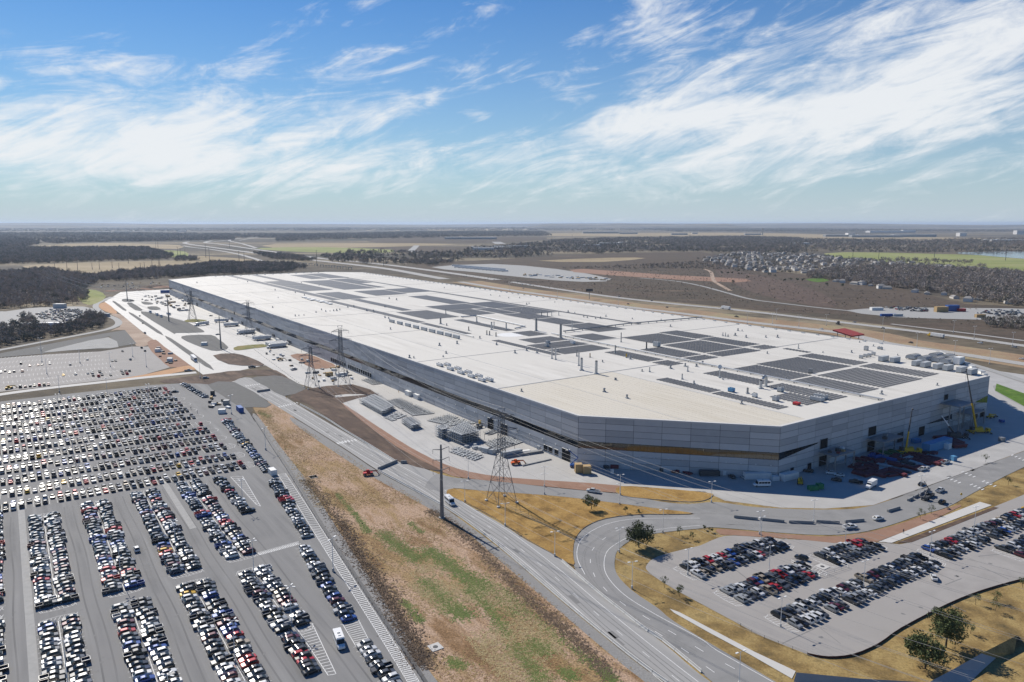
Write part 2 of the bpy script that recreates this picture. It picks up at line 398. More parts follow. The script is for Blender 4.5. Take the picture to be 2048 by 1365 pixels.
def along(pts, step, start=0.0):
    """points every step metres along a path, with heading"""
    out = []; acc = start
    for a, b in zip(pts[:-1], pts[1:]):
        d = b - a; L_ = d.length; t = acc
        while t < L_:
            out.append((a + d * (t / L_), math.atan2(d.y, d.x))); t += step
        acc = t - L_
    return out
def dashes(b, pts, w, z, mn, dash, gap, off=0.0):
    for p, h in along(pts, dash + gap):
        q = Vector((-math.sin(h), math.cos(h), 0)); d = Vector((math.cos(h), math.sin(h), 0)); c = p + q * off
        v = [c + q * w / 2, c - q * w / 2, c - q * w / 2 + d * dash, c + q * w / 2 + d * dash]
        b.add([(x.x, x.y, z) for x in v], [(0, 1, 2, 3)], mn)
def line(b, p, q, w, z, mn):
    d = (q - p); d.z = 0; d.normalize(); n = Vector((-d.y, d.x, 0)) * w / 2
    b.add([(x.x, x.y, z) for x in (p + n, p - n, q - n, q + n)], [(0, 1, 2, 3)], mn)
ORD = ['', 'first', 'second', 'third', 'fourth', 'fifth', 'sixth', 'seventh', 'eighth', 'ninth', 'tenth', 'eleventh', 'twelfth', 'thirteenth',
       'fourteenth', 'fifteenth', 'sixteenth', 'seventeenth', 'eighteenth', 'nineteenth', 'twentieth']
TENS = {20: 'twenty', 30: 'thirty', 40: 'forty', 50: 'fifty'}
def ordinal(n):
    if n <= 20: return ORD[n]
    if n % 10 == 0: return TENS[n][:-1] + 'ieth'
    return TENS[n // 10 * 10] + '-' + ORD[n % 10]

# ---------------------------------------------------------------- the ground
def ground_sheet():
    b = MB(); e = [-60000, -20000, -8000, -3000, 3000, 8000, 20000, 60000]; ys = [-3000, 200, 1500, 4000, 9000, 20000, 40000, 62000]
    vs = [(x, y, 0) for y in ys for x in e]; k = len(e)
    b.add(vs, [(j * k + i, j * k + i + 1, (j + 1) * k + i + 1, (j + 1) * k + i) for j in range(len(ys) - 1) for i in range(k - 1)], 'plain')
    tag(b.build('ground'), 'dark winter plain of woods and fields reaching the horizon', None, None, 'structure')
ground_sheet()
def far_hills():
    b = MB()
    for (u0, u1, dist, vt, amp) in ((-500, 2600, 27000, 448.0, 4.5), (-500, 900, 21000, 450.0, 4.0), (1050, 1500, 19000, 448.5, 3.0), (1350, 2600, 23000, 449.5, 3.5)):
        n = 70; fr = []; tp = []; bk = []
        ph = R.uniform(0, 6)
        for i in range(n + 1):
            u = u0 + (u1 - u0) * i / n; d = ray(u, 447); d.z = 0; d.normalize()
            taper = min(1, i / 8, (n - i) / 8)
            vv = vt + amp * .5 * (math.sin(i * .21 + ph) + .6 * math.sin(i * .53 + ph * 2)) * .5
            h = max(2, (CAM_H - (vv - 447) / FPX * dist)) * (.25 + .75 * taper)
            fr.append(d * (dist - 3000) + Vector((0, 0, -1))); tp.append(d * dist + Vector((0, 0, h))); bk.append(d * (dist + 4000) + Vector((0, 0, -1)))
        m_ = n + 1
        b.add(fr + tp + bk, [(i + m_, i, i + 1, i + 1 + m_) for i in range(n)] + [(i + 2 * m_, i + m_, i + 1 + m_, i + 1 + 2 * m_) for i in range(n)], 'plain')
    tag(b.build('hills'), 'low blue wooded hills along the horizon', None, None, 'structure')
far_hills()

# land around the site ------------------------------------------------------
LV = 0.03
structure('scrubland', zpts('C', (-1697, 307), (-1273, 275), (-427, 227), (152, 217), (420, 262), (560, 325), (900, 370), (1300, 425), (1700, 520), (2300, 555), (2700, 600), (2700, 850), (2048, 750), (1270, 650), (700, 580), (0, 510), (-427, 476), (-1062, 396), (-1422, 343)), LV, 'field_brown',
          label='brown winter scrubland between the highway and the houses')
structure('verge', pxs((860, 900), (1000, 1000), (1300, 985), (1800, 1000), (2300, 800), (2700, 1100), (2900, 1600), (1450, 1600), (1290, 1366), (1100, 1200), (860, 1010)), LV, 'grass_verge', label='dry grass verge around the loop road and small car park')
# earth berm beside the big car park
structure('berm', pxs((505, 815), (545, 800), (600, 845), (690, 902), (755, 945), (840, 992), (885, 1022), (1000, 1100), (1140, 1222), (1260, 1318), (1340, 1380), (1420, 1450), (960, 1500), (890, 1400), (830, 1320), (760, 1215), (700, 1110), (640, 1015), (585, 935), (540, 870)), LV + .01, 'berm', label='patchy strip of bare earth and dry grass beside car park')
structure('gravel_strip', smooth(pxs((505, 828), (520, 838), (560, 893), (605, 950), (660, 1035), (735, 1150), (800, 1250), (850, 1330), (890, 1385), (960, 1500), (900, 1500), (848, 1385), (800, 1310), (760, 1245), (700, 1150), (640, 1060), (580, 960), (545, 905), (518, 862)), 3), LV + .03, 'gravel', label='grey gravel strip along the striped walkway')
structure('gravel_strip', smooth(pxs((590, 838), (690, 900), (755, 943), (839, 988), (893, 1019), (1001, 1099), (1083, 1169), (1144, 1221), (1260, 1316), (1332, 1369), (1420, 1436), (1400, 1450), (1290, 1365), (1215, 1305), (1100, 1207), (1020, 1140), (930, 1062), (880, 1030), (800, 985), (735, 948), (640, 885), (585, 845)), 3), LV + .03, 'gravel', label='grey gravel strip along the service road')
# concrete yard under and around the factory
structure('yard', zpts('N', (300, 120), (140, 215), (300, 335), (520, 515), (700, 645), (1030, 875), (1150, 960), (1500, 1060)) + zpts('M', (470, 775), (720, 722), (960, 855), (1060, 885)) +
          zpts('F', (245, 200), (560, 430), (700, 500), (800, 545), (900, 585), (1000, 612), (1200, 642), (1500, 662), (1880, 687)) + pxs((1410, 984), (1450, 1002), (1560, 1016), (1650, 1018), (1746, 1011), (1901, 956), (2048, 902), (2200, 847)) +
          [S(120, 620), S(240, 640), S(1310, 590), S(1400, 560), S(1420, 250)], LV + .04, 'concrete_yard', label='pale concrete yard around the factory')
RD = LV + .08
main_road = structure('service_road', smooth(pxs((468, 764), (520, 793), (600, 842), (690, 898), (755, 941), (839, 986), (891, 1015), (939, 1047), (1001, 1095), (1083, 1165), (1144, 1217), (1260, 1312), (1332, 1365), (1420, 1430),
          (1520, 1440), (1400, 1350), (1330, 1290), (1247, 1228), (1180, 1173), (1124, 1121), (1054, 1082), (1010, 1053), (959, 1024), (910, 994), (905, 973), (873, 947), (812, 928), (791, 921), (649, 842), (581, 801), (509, 757)), 3), RD, 'road', label='straight grey service road running past the factory yard')
loop_road = structure('loop_road', smooth(pxs((873, 949), (907, 956), (990, 963), (1113, 977), (1239, 989), (1320, 1004), (1376, 1009), (1432, 1005), (1500, 1014), (1560, 1018), (1650, 1020), (1746, 1012), (1901, 957), (2048, 903), (2200, 848),
          (2200, 870), (2048, 935), (1950, 985), (1895, 1015), (1843, 1030), (1775, 1053), (1707, 1068), (1638, 1071), (1553, 1066), (1433, 1056), (1400, 1058), (1325, 1066), (1274, 1076), (1240, 1097), (1230, 1117), (1233, 1148), (1264, 1182), (1315, 1217), (1348, 1244), (1444, 1302), (1546, 1362), (1640, 1420),
          (1530, 1440), (1404, 1348), (1333, 1288), (1250, 1226), (1183, 1172), (1152, 1145), (1147, 1110), (1151, 1080), (1172, 1056), (1213, 1039), (1281, 1031), (1330, 1031), (1390, 1029), (1300, 1016), (1200, 1003), (1100, 992), (960, 982), (905, 977), (880, 982), (850, 975)), 3), RD + .03, 'road_dark', label='grey loop road curving round the small car park')
structure('grass_island', smooth(pxs((893, 988), (903, 979), (960, 983), (1100, 993), (1200, 1004), (1300, 1017), (1385, 1028), (1330, 1030), (1281, 1030), (1213, 1038), (1171, 1055), (1150, 1080), (1146, 1110), (1147, 1132), (1110, 1112), (1054, 1080), (1010, 1050), (959, 1021), (905, 995)), 3), RD, 'grass_brown', label='tawny grass island below the lattice tower', rise=.2)
structure('grass_island', smooth(pxs((1241, 974), (1330, 979), (1413, 987), (1426, 992), (1409, 1002), (1376, 1005), (1320, 1001), (1241, 992)), 3), RD, 'grass_brown', label='tawny grass island beside the shaded apron', rise=.2)
structure('soil_strip', smooth(zpts('F', (0, 180), (130, 170), (350, 150), (440, 150), (250, 195), (400, 300), (600, 430), (800, 560), (880, 610), (780, 590), (560, 530), (300, 370), (60, 210)), 2), RD + .02, 'soil_dark', label='dark turned soil strip between service road and yard')
structure('soil_strip', smooth(zpts('F', (240, 193), (330, 250), (560, 402), (700, 485), (850, 555), (1000, 600), (1200, 630), (1500, 652), (1875, 680), (1870, 722), (1500, 690), (1200, 660), (900, 625), (800, 575), (560, 448), (330, 275)), 2), RD + .05, 'soil_red', label='red soil edging the concrete yard')
structure('soil_patch', smooth(zpts('M', (0, 825), (400, 775), (460, 765), (700, 755), (800, 760), (900, 825), (820, 805), (640, 795), (560, 805), (500, 835), (380, 865), (250, 855), (0, 850)), 2), RD + .039, 'soil_dark', label='dark dug soil across the end of the boulevard')
structure('gravel_bed', smooth(zpts('D', (1215, 88), (1370, 72), (1590, 205), (1480, 220), (1400, 215), (1300, 150)), 2), RD + .045, 'gravel_bed', label='grey gravel bed between car park and service road')
structure('gravel_bed', smooth(zpts('D', (1470, 50), (1560, 38), (1650, 38), (1770, 95), (1780, 118), (1660, 155), (1560, 100)), 2), RD + .049, 'gravel_bed', label='grey gravel bed on the yard side of service road')
structure('soil_patch', smooth(zpts('M', (900, 650), (1020, 640), (1150, 690), (1230, 730), (1080, 750), (960, 690)), 2), RD + .03, 'soil_red', label='rectangle of red soil by the dock doors')
structure('soil_patch', smooth(zpts('M', (980, 900), (1350, 860), (1540, 940), (1400, 930), (1220, 940), (1250, 1010), (1000, 990), (900, 960)), 2), RD + .034, 'soil_dark', label='muddy ground where the yard meets the service road')
# boulevard beds in the upper yard
def beds():
    zn = lambda *p: smooth(zpts('N', *p), 2)
    for pts, mn, lab in (
        (((220, 215), (245, 213), (355, 295), (320, 295)), 'gravel_bed', 'short gravel median of the boulevard, farthest from the dark soil'),
        (((385, 333), (420, 333), (695, 515), (655, 518)), 'gravel_bed', 'long middle gravel median of the boulevard'),
        (((745, 573), (790, 573), (1175, 838), (1120, 843)), 'gravel_bed', 'gravel median of the boulevard beside the white truck'),
        (((500, 330), (560, 315), (900, 400), (1000, 440), (1110, 500), (1080, 515), (840, 520), (790, 510)), 'gravel_bed', 'large gravel island with parked white vans'),
        (((890, 570), (940, 545), (1180, 540), (1250, 580), (1350, 660), (1280, 690), (1180, 690), (1010, 630)), 'gravel_bed', 'large gravel island below the tall pole'),
        (((360, 232), (410, 228), (515, 297), (440, 297)), 'gravel_bed', 'small slanted gravel island'),
        (((500, 215), (600, 225), (612, 240), (530, 242)), 'gravel_bed', 'tiny gravel island among parked machines'),
        (((560, 265), (650, 262), (690, 290), (590, 295)), 'gravel_bed', 'tiny gravel island near the crossing'),
        (((310, 195), (360, 185), (430, 200), (420, 214), (330, 215)), 'gravel_bed', 'gravel island at the head of the boulevard'),
        (((920, 400), (1000, 385), (1110, 392), (1140, 402), (1060, 415), (950, 415)), 'bed_grass', 'green grass bed under the lattice tower'),
        (((1400, 680), (1440, 650), (1690, 630), (1720, 655), (1600, 670), (1450, 690)), 'bed_grass', 'green grass bed beside the docked trailers'),
        (((1200, 740), (1400, 720), (1560, 760), (1700, 830), (1600, 842), (1350, 825)), 'soil_dark', 'dark mulch bed beside the boulevard end')):
        structure('planting_bed', zn(*pts), RD, mn, label=lab, rise=.2)
    for i, (pts, mn, lab) in enumerate((
        (((200, 335), (300, 340), (520, 520), (640, 600), (560, 640), (450, 645), (340, 490), (200, 500), (290, 460), (310, 400), (270, 370)), 'soil_tan', 'tan bare earth beside the boulevard'),
        (((80, 255), (150, 220), (260, 310), (240, 332), (150, 310)), 'soil_orange', 'orange earth corner at the boulevard bend'),
        (((560, 610), (640, 585), (720, 650), (1030, 872), (960, 850), (780, 855), (690, 780), (600, 700)), 'soil_red', 'churned red earth along the boulevard'),
        (((150, 992), (500, 932), (780, 872), (960, 838), (1032, 876), (960, 884), (540, 962)), 'soil_orange', 'orange earth wedge between car park and road'))):
        structure('soil_patch', zn(*pts), RD + .013 + .005 * i, mn, label=lab)
beds()
# outlying roads on the left
b = MB(); ribbon(b, smooth(zpts('S', (-300, 1030), (0, 972), (500, 905), (1000, 850), (1500, 795), (2010, 745)), 3, False), 8.5, RD + .03, 'concrete_pale')
tag(b.build('access_road'), 'pale concrete road along the top of big car park', None, None, 'structure')
b = MB(); ribbon(b, smooth(zpts('S', (-250, 560), (0, 515), (500, 420), (1000, 325), (1150, 285), (1215, 245), (1190, 200), (1080, 150), (990, 90), (985, 50), (1040, 15), (1150, -30)), 4, False), 7.5, RD + .04, 'concrete_strip')
tag(b.build('track_road'), 'narrow concrete track winding past the thicket', None, None, 'structure')
structure('car_park', zpts('S', (-600, 700), (0, 600), (500, 560), (1030, 530), (1350, 480), (1530, 480), (1750, 690), (1400, 790), (980, 835), (0, 945), (-600, 1030)), RD, 'asphalt_right', label='nearly empty asphalt car park with white stall lines')
structure('bank', zpts('S', (-300, 600), (0, 550), (500, 455), (1050, 350), (1280, 312), (1400, 450), (1220, 480), (1120, 375), (700, 470), (440, 555), (0, 590)), RD + .05, 'gravel_bed', label='dark lined bank of the retention pond')
structure('pond', smooth(zpts('S', (440, 540), (700, 470), (1110, 385), (1215, 485), (1000, 500), (700, 520)), 2), RD + .07, 'pond_glint', label='shallow glinting retention pond by the car park')
structure('gravel_lot', smooth(zpts('S', (-200, 130), (60, 120), (300, 85), (560, 75), (860, 70), (1010, 120), (1060, 190), (900, 240), (560, 290), (200, 330), (-200, 340)), 2), LV + .02, 'concrete_strip', label='gravel pound crowded with cars behind the thicket')
structure('field', zpts('S', (880, 60), (1000, -60), (1090, -40), (1040, 0), (960, 40)), LV + .02, 'field_tan', label='grassy slope beside the track')
# big car park
LOT = structure('car_park', pxs((-700, 905), (-60, 812), (0, 804), (150, 787), (300, 771), (365, 767), (428, 764), (480, 805), (500, 828), (520, 862), (545, 905), (580, 960), (640, 1060), (700, 1150), (760, 1245), (830, 1350), (950, 1560), (-900, 1560)), RD, 'asphalt', label='huge dark asphalt car park packed with cars')
LOT_R = structure('car_park', smooth(pxs((1433, 1078), (1468, 1072), (1587, 1080), (1758, 1086), (1820, 1086), (1929, 1042), (1987, 1015), (2048, 990), (2250, 905), (2350, 1050), (2048, 1158), (1963, 1182), (1895, 1210), (1802, 1258), (1758, 1288), (1707, 1311), (1656, 1316), (1615, 1309), (1519, 1271), (1474, 1247), (1348, 1179), (1297, 1145), (1294, 1130), (1315, 1114), (1366, 1100), (1400, 1092)), 3), RD, 'asphalt_right', label='small pale asphalt car park inside the loop road')
structure('footpath', zpts('H', (1195, 205), (1275, 210), (1860, -10), (1790, -30)), RD + .05, 'concrete_pale', label='pale concrete footpath leading to the small car park')
structure('soil_strip', smooth(zpts('H', (250, 128), (420, 140), (850, 172), (1050, 162), (1250, 120), (1450, 55), (1600, 5), (1680, -5), (1190, 203), (700, 186), (350, 165), (270, 160)), 2), RD + .02, 'soil_red', label='red mulch strip between loop road and car park')
structure('soil_strip', zpts('H', (1300, 212), (1870, 0), (1900, 5), (1390, 207)), RD + .06, 'soil_dark', label='mulch strip beside the footpath')
structure('footpath', zpts('H', (-26, 596), (30, 616), (470, 848), (712, 962), (690, 1006), (440, 862), (200, 733), (0, 620)), RD + .05, 'concrete_pale', label='pale concrete footpath below the car park slope')
structure('bright_lawn', pxs((1993, 768), (2060, 792), (2200, 840), (2200, 880), (2060, 820), (1990, 782)), RD + .1, 'green_grass', label='bright green lawn beyond the factory corner')
structure('outer_road', smooth(pxs((1990, 783), (2055, 818), (2150, 860), (2250, 905), (2300, 880), (2150, 830), (2060, 805), (1995, 770)), 2), RD + .06, 'road', label='road bending round the far factory corner')

# far fields --------------------------------------------------------------
def fields():
    for k, pts, mn, lab in (
        ('A', ((230, 180), (600, 165), (900, 172), (1050, 178), (1040, 200), (700, 192), (230, 192)), 'field_tan', 'long tan field beyond the wood'),
        ('A', ((940, 210), (1080, 215), (1100, 240), (1030, 255)), 'field_green', 'small green field beside the wood'),
        ('A', ((130, 300), (400, 285), (900, 272), (1300, 272), (1230, 300), (960, 318), (500, 345), (250, 330)), 'field_tan', 'tan pasture along the creek trees'),
        ('A', ((1160, 240), (1500, 265), (1480, 280), (1200, 275)), 'field_tan', 'tan field inside the highway curve'),
        ('A', ((420, 445), (560, 440), (620, 480), (560, 520), (490, 520)), 'field_green', 'grassy slope below the creek trees'),
        ('A', ((1500, 195), (1900, 190), (2300, 205), (2200, 225), (1700, 215)), 'field_green', 'green verge beside the highway'),
        ('B', ((-200, 180), (200, 165), (700, 178), (1100, 165), (1000, 195), (720, 210), (300, 205), (-100, 200)), 'field_brown', 'ploughed brown field beyond the creek'),
        ('B', ((250, 135), (700, 120), (1200, 125), (1050, 150), (500, 158), (260, 155)), 'field_brown', 'red brown ploughed field'),
        ('B', ((-300, 160), (300, 157), (700, 163), (300, 178), (-300, 185)), 'field_tan', 'tan strip field beyond the highway'),
        ('B', ((1200, 103), (1700, 101), (2100, 103), (2700, 118), (2700, 126), (2048, 121), (1240, 118)), 'field_tan', 'wide tan airfield grass'),
        ('C', ((0, 105), (600, 108), (1200, 125), (1900, 140), (1600, 155), (800, 140), (0, 128)), 'field_tan', 'tan airfield below the control tower'),
        ('B', ((500, 78), (1000, 76), (1100, 84), (600, 88)), 'field_tan', 'thin far tan field'),
        ('A', ((320, 70), (800, 64), (1000, 70), (600, 80)), 'field_tan', 'thin tan field far beyond the wood'),
        ('A', ((700, 55), (1100, 52), (1200, 60), (800, 64)), 'field_tan', 'thin tan field near the horizon'),
        ('C', ((850, 236), (1000, 219), (1400, 226), (1900, 240), (2400, 262), (2400, 372), (2048, 342), (1850, 332), (1400, 292), (1100, 262)), 'field_green', 'bright green meadow beyond the houses'),
        ('C', ((770, 378), (860, 372), (910, 385), (840, 395)), 'green_grass', 'small lawn at the edge of the trees'),
        ('C', ((1000, 560), (1300, 545), (1600, 545), (2300, 560), (2300, 640), (1800, 615), (1300, 600)), 'concrete_strip', 'pale gravel salvage yard beside the highway'),
        ('B', ((560, 290), (900, 272), (1250, 300), (1560, 355), (1400, 372), (1100, 350), (800, 318)), 'concrete_strip', 'pale cleared works lot behind the factory'),
        ('B', ((1400, 300), (1900, 335), (2300, 355), (2250, 375), (1800, 352), (1350, 318)), 'soil_red', 'red dirt haul road across the scrub'),
        ('B', ((1150, 255), (1550, 238), (1750, 240), (1500, 262)), 'field_tan', 'pale strip of cleared ground'),
        ('C', ((230, 310), (700, 400), (960, 520), (800, 530), (420, 440)), 'soil_dark', 'dark burnt patch in the scrubland')):
        structure('field', smooth(zpts(k, *pts), 2), LV + .15 + .01 * R.random(), mn, label=lab)
    structure('lake', smooth(zpts('C', (1640, 224), (1800, 218), (2048, 217), (2500, 222), (2500, 275), (2048, 258), (1800, 238)), 2), .6, 'water', label='blue grey lake beyond the meadow')
fields()
HW1 = smooth(zpts('C', (2600, 965), (2048, 875), (1600, 805), (1240, 752), (960, 690), (430, 628), (0, 573)) + zpts('B', (1600, 505), (1300, 460), (900, 402), (560, 343), (300, 297), (0, 262)) + zpts('A', (1800, 262), (1500, 225), (1250, 192), (1130, 176), (1080, 166), (1100, 158)), 4, False)
HW2 = smooth(zpts('C', (2600, 840), (2048, 768), (1760, 728), (1470, 690), (960, 628), (450, 567), (0, 522)) + zpts('B', (1600, 460), (1300, 418), (1000, 372), (700, 328), (400, 288), (200, 265), (0, 247)) + zpts('A', (1800, 245), (1500, 203), (1300, 174), (1200, 163), (1240, 152)), 4, False)
b = MB(); ribbon(b, [p for p in HW1 if p.y < 1500], 64, LV + .06, 'median_grass', off=-14)
tag(b.build('highway_verge'), 'tan grass verge and median of the highway', None, None, 'structure')
for nm, pth, w, lab in (('highway', HW1, 15, 'highway carriageway nearest the factory'), ('highway', HW2, 14, 'highway carriageway beyond the median')):
    b = MB(); ribbon(b, [p for p in pth if p.y < 1520], w, RD + .2, 'highway'); ribbon(b, [p for p in pth if p.y > 1480], w * 1.7, RD + .24, 'highway'); hw = b.build(nm); tag(hw, lab, None, None, 'structure')
    b = MB(); near = [p for p in pth if p.y < 1100]
    dashes(b, near, .35, RD + .23, 'paint_white', 3.5, 9, 0); ribbon(b, near, .3, RD + .23, 'paint_white', w / 2 - 1.2); ribbon(b, near, .3, RD + .23, 'paint_white', -w / 2 + 1.2)
    o = b.build('lane_marking', hw); o['kind'] = 'stuff'
b = MB(); ribbon(b, smooth(zpts('C', (1270, 640), (1500, 668), (1760, 700), (2048, 738), (2500, 790)), 3, False), 6, RD + .2, 'highway'); tag(b.build('slip_road'), 'slip road beyond the highway', None, None, 'structure')
b = MB(); ribbon(b, smooth(zpts('C', (1560, 830), (1750, 880), (1900, 925), (2048, 975), (2400, 1080)), 3, False), 8, RD + .22, 'concrete_strip'); tag(b.build('slip_road'), 'slip road below the highway by the factory corner', None, None, 'structure')
for pts, w, mn, lab in ((zpts('C', (-200, 370), (0, 388), (150, 415), (300, 455), (450, 495), (640, 520), (850, 545), (1050, 565)), 7, 'concrete_strip', 'pale dirt track across the scrubland'),
                        (zpts('C', (175, 318), (215, 335), (230, 380), (250, 400), (330, 445)), 8, 'soil_tan', 'sandy track joining the pale dirt track'),
                        (zpts('B', (440, 206), (465, 185), (480, 170)), 30, 'concrete_strip', 'pale road climbing past the ploughed field'),
                        (zpts('B', (920, 150), (945, 162)), 60, 'concrete_strip', 'short pale road by the creek wood'),
                        (zpts('A', (1560, 280), (1400, 232), (1250, 205), (1120, 190), (1075, 182)), 16, 'highway', 'far ramp curving off the highway'), (zpts('A', (1500, 195), (1420, 170), (1340, 150), (1420, 138), (1700, 142)), 18, 'highway', 'far flyover ramp of the junction'),
                        (zpts('A', (1200, 165), (1400, 140), (1520, 128), (1400, 150)), 14, 'concrete_strip', 'far ramp of the highway junction'),
                        (zpts('B', (200, 90), (290, 75), (380, 85), (300, 95)), 60, 'field_tan', 'far winding pale road')):
    b = MB(); ribbon(b, smooth(pts, 4, False), w, LV + .25, mn); tag(b.build('track'), lab, None, None, 'structure')

# ---------------------------------------------------------------- the factory
ZM.update(a=(1080, 630, 5.12), b=(880, 560, 6.4), c=(0, 430, 5.12), d=(1700, 480, 5.885))
RZ = 24.5
FP = [(264, 219), (198, 282), (197, 482), (258, 549), (1300, 553), (1350, 500), (1352, 293), (1306, 219)]
fac_loc = S(700, 380)
fac = empty('factory_hall', fac_loc, 0, 'vast concrete factory hall with flat white roof', 'factory')
def fpart(b, name, parent=None, kind=None):
    o = b.build(name, parent or fac, off=fac_loc)
    if kind: o['kind'] = kind
    return o
B0, B1, B2 = 0.0, 9.0, 12.3              # lower wall, window band, upper wall
LOW = [0, 3.0, 6.0, 9.0]; UP = [12.3, 15.35, 18.4, 21.45, 24.5]
def body():
    b = MB(); poly = [S(*p) for p in FP]; inset = []
    for i, p in enumerate(FP):
        c = (760, 385); inset.append(S(p[0] + (1.2 if p[0] < c[0] else -1.2), p[1] + (1.2 if p[1] < c[1] else -1.2)))
    b.prism(poly, -.3, 8.94, 'joint'); b.prism(inset, 8.9, 12.5, 'glass_dark'); b.prism(poly, 12.36, RZ - .05, 'joint')
    b.add([(p.x, p.y, 12.36) for p in poly], [tuple(range(len(poly)))[::-1]], 'joint')
    fpart(b, 'wall')
    b = MB(); b.flat(poly, RZ, 'roof_membrane'); rf = fpart(b, 'roof')
    # coping along the roof edge
    b = MB()
    for i in range(len(poly)):
        p, q = poly[i], poly[(i + 1) % len(poly)]; d = (q - p).normalized(); n = Vector((d.y, -d.x, 0)) * .22
        if n.dot(p - fac_loc) < 0: n = -n
        p = p - d * .0; q = q + d * .0
        b.add([(x.x, x.y, z) for z in (RZ - .45, RZ + .28) for x in (p + n, q + n, q - n * 2, p - n * 2)], [(0, 1, 5, 4), (1, 2, 6, 5), (2, 3, 7, 6), (3, 0, 4, 7), (4, 5, 6, 7), (3, 2, 1, 0)], 'concrete_panel_light')
    fpart(b, 'coping', rf)
    return rf
roof = body()
cpm = ['concrete_panel', 'concrete_panel', 'concrete_panel_light', 'concrete_panel_dark']
PANELS = {}
def panel(p, q, z0, z1, n, mn):
    """one precast panel between two ground points, standing proud of the wall"""
    key = (round((q - p).length, 2), round(z1 - z0, 2), mn); d = (q - p).normalized()
    if key not in PANELS:
        w, h = (q - p).length, z1 - z0; b = MB(); g = .085
        b.box(g, w - g, -.09, .0, g, h - g, mn)
        o = b.build('concrete_panel', fac); PANELS[key] = o; first = o
    else:
        first = PANELS[key].copy(); COL.objects.link(first)
    first.location = Vector((p.x, p.y, z0)) - fac_loc; first.rotation_euler = (0, 0, math.atan2(d.y, d.x))
    return first
def face(a, bpt, ncol, rows, solid_from=None, far=None):
    p0, p1 = S(*a), S(*bpt); d = (p1 - p0) / ncol; n = None
    for c in range(ncol):
        for i in range(len(rows) - 1):
            if rows[i + 1] - rows[i] > 3.2 or (rows[i] >= 8.9 and rows[i] < 12.2): continue
            mn = R.choice(cpm); p, q = p0 + d * c, p0 + d * (c + 1)
            if far is not None and c >= solid_from: # too far to tell apart singly: joined
                dd = d.normalized(); nn = Vector((dd.y, -dd.x, 0)) * .08; g = dd * .06
                vs = [x + nn * k + Vector((0, 0, z)) for k in (0, 1) for z in (rows[i] + .05, rows[i + 1] - .05) for x in (p + g, q - g)]
                far.add(vs, [(4, 5, 7, 6), (0, 4, 6, 2), (5, 1, 3, 7), (6, 7, 3, 2), (0, 1, 5, 4)], mn)
            else: panel(p, q, rows[i], rows[i + 1], n, mn)
RWS = LOW + UP
face((264, 219), (198, 282), 7, RWS)                       # shaded chamfered end
face((198, 282), (197, 482), 15, RWS)                      # crane side
farp = MB()
# long yard side: the 16 nearest bays panel by panel, the rest joined
pA, pF = S(264, 219), S(1304, 219); dA = (pF - pA) / 80
for c in range(80):
    for i in range(len(RWS) - 1):
        if RWS[i] >= 8.9 and RWS[i] < 12.2: continue
        mn = R.choice(cpm); q, p = pA + dA * c, pA + dA * (c + 1)
        if c < 16: panel(p, q, RWS[i], RWS[i + 1], None, mn)
        else:
            dd = (q - p).normalized(); nn = Vector((dd.y, -dd.x, 0)) * .08; g = dd * .06
            vs = [x + nn * k + Vector((0, 0, z)) for k in (0, 1) for z in (RWS[i] + .05, RWS[i + 1] - .05) for x in (p + g, q - g)]
            farp.add(vs, [(4, 5, 7, 6), (0, 4, 6, 2), (5, 1, 3, 7), (6, 7, 3, 2), (0, 1, 5, 4)], mn)
face((197, 482), (258, 549), 7, RWS, 0, farp)
face((1350, 293), (1306, 219), 6, RWS, 0, farp)
fpart(farp, 'concrete_panels', kind='stuff')
# glazing
def glazed(a, bpt, z0a, z1a, z0b, z1b, n, mn, out, name='window'):
    p0, p1 = S(*a), S(*bpt); d = (p1 - p0); dn = d.normalized(); nn = Vector((dn.y, -dn.x, 0)) * out
    b = MB(); vs = [p0 + nn + Vector((0, 0, z0a)), p1 + nn + Vector((0, 0, z0b)), p1 + nn + Vector((0, 0, z1b)), p0 + nn + Vector((0, 0, z1a))]
    b.add(vs, [(0, 1, 2, 3)], mn); back = [v - nn * 1.0 for v in vs]
    b.add(vs + back, [(0, 3, 7, 4), (1, 5, 6, 2), (3, 2, 6, 7), (0, 4, 5, 1)], 'mullion')
    w = fpart(b, name)
    b = MB()
    for i in range(1, n):
        t = i / n; p = p0 + d * t + nn * 1.25; za = z0a + (z0b - z0a) * t; zb = z1a + (z1b - z1a) * t
        if zb - za > .4: b.bar(p + Vector((0, 0, za)), p + Vector((0, 0, zb)), .07, 'mullion')
    if b.v: fpart(b, 'mullion', w)
glazed((264, 219), (198, 282), 9.1, 12.2, 9.1, 12.2, 28, 'glass_bronze', .02)
WS = lambda t: 198 - (t - 282) / 200
glazed((198, 282), (WS(311), 311), 9.0, 12.3, 11.9, 12.25, 6, 'glass_dark', .14)
glazed((WS(412), 412), (WS(440), 440), 5.6, 5.7, 4.4, 7.4, 5, 'glass_dark', .14)
glazed((WS(466), 466), (WS(481.9), 481.9), 10.6, 10.7, 8.2, 12.6, 4, 'glass_bronze', .14)
fill = MB()   # concrete infill of the window band on the crane side
for c in range(15):
    p = S(198, 282) + (S(197, 482) - S(198, 282)) * (c / 15); q = S(198, 282) + (S(197, 482) - S(198, 282)) * ((c + 1) / 15)
    mn = R.choice(cpm); panel(p, q, 9.0, 12.3, None, mn)
glazed((900, 219), (264, 219), 9.1, 12.2, 9.1, 12.2, 120, 'glass_dark', -.5)
glazed((1304, 219), (900, 219), 9.1, 12.2, 9.1, 12.2, 40, 'glass_dark', -.5)
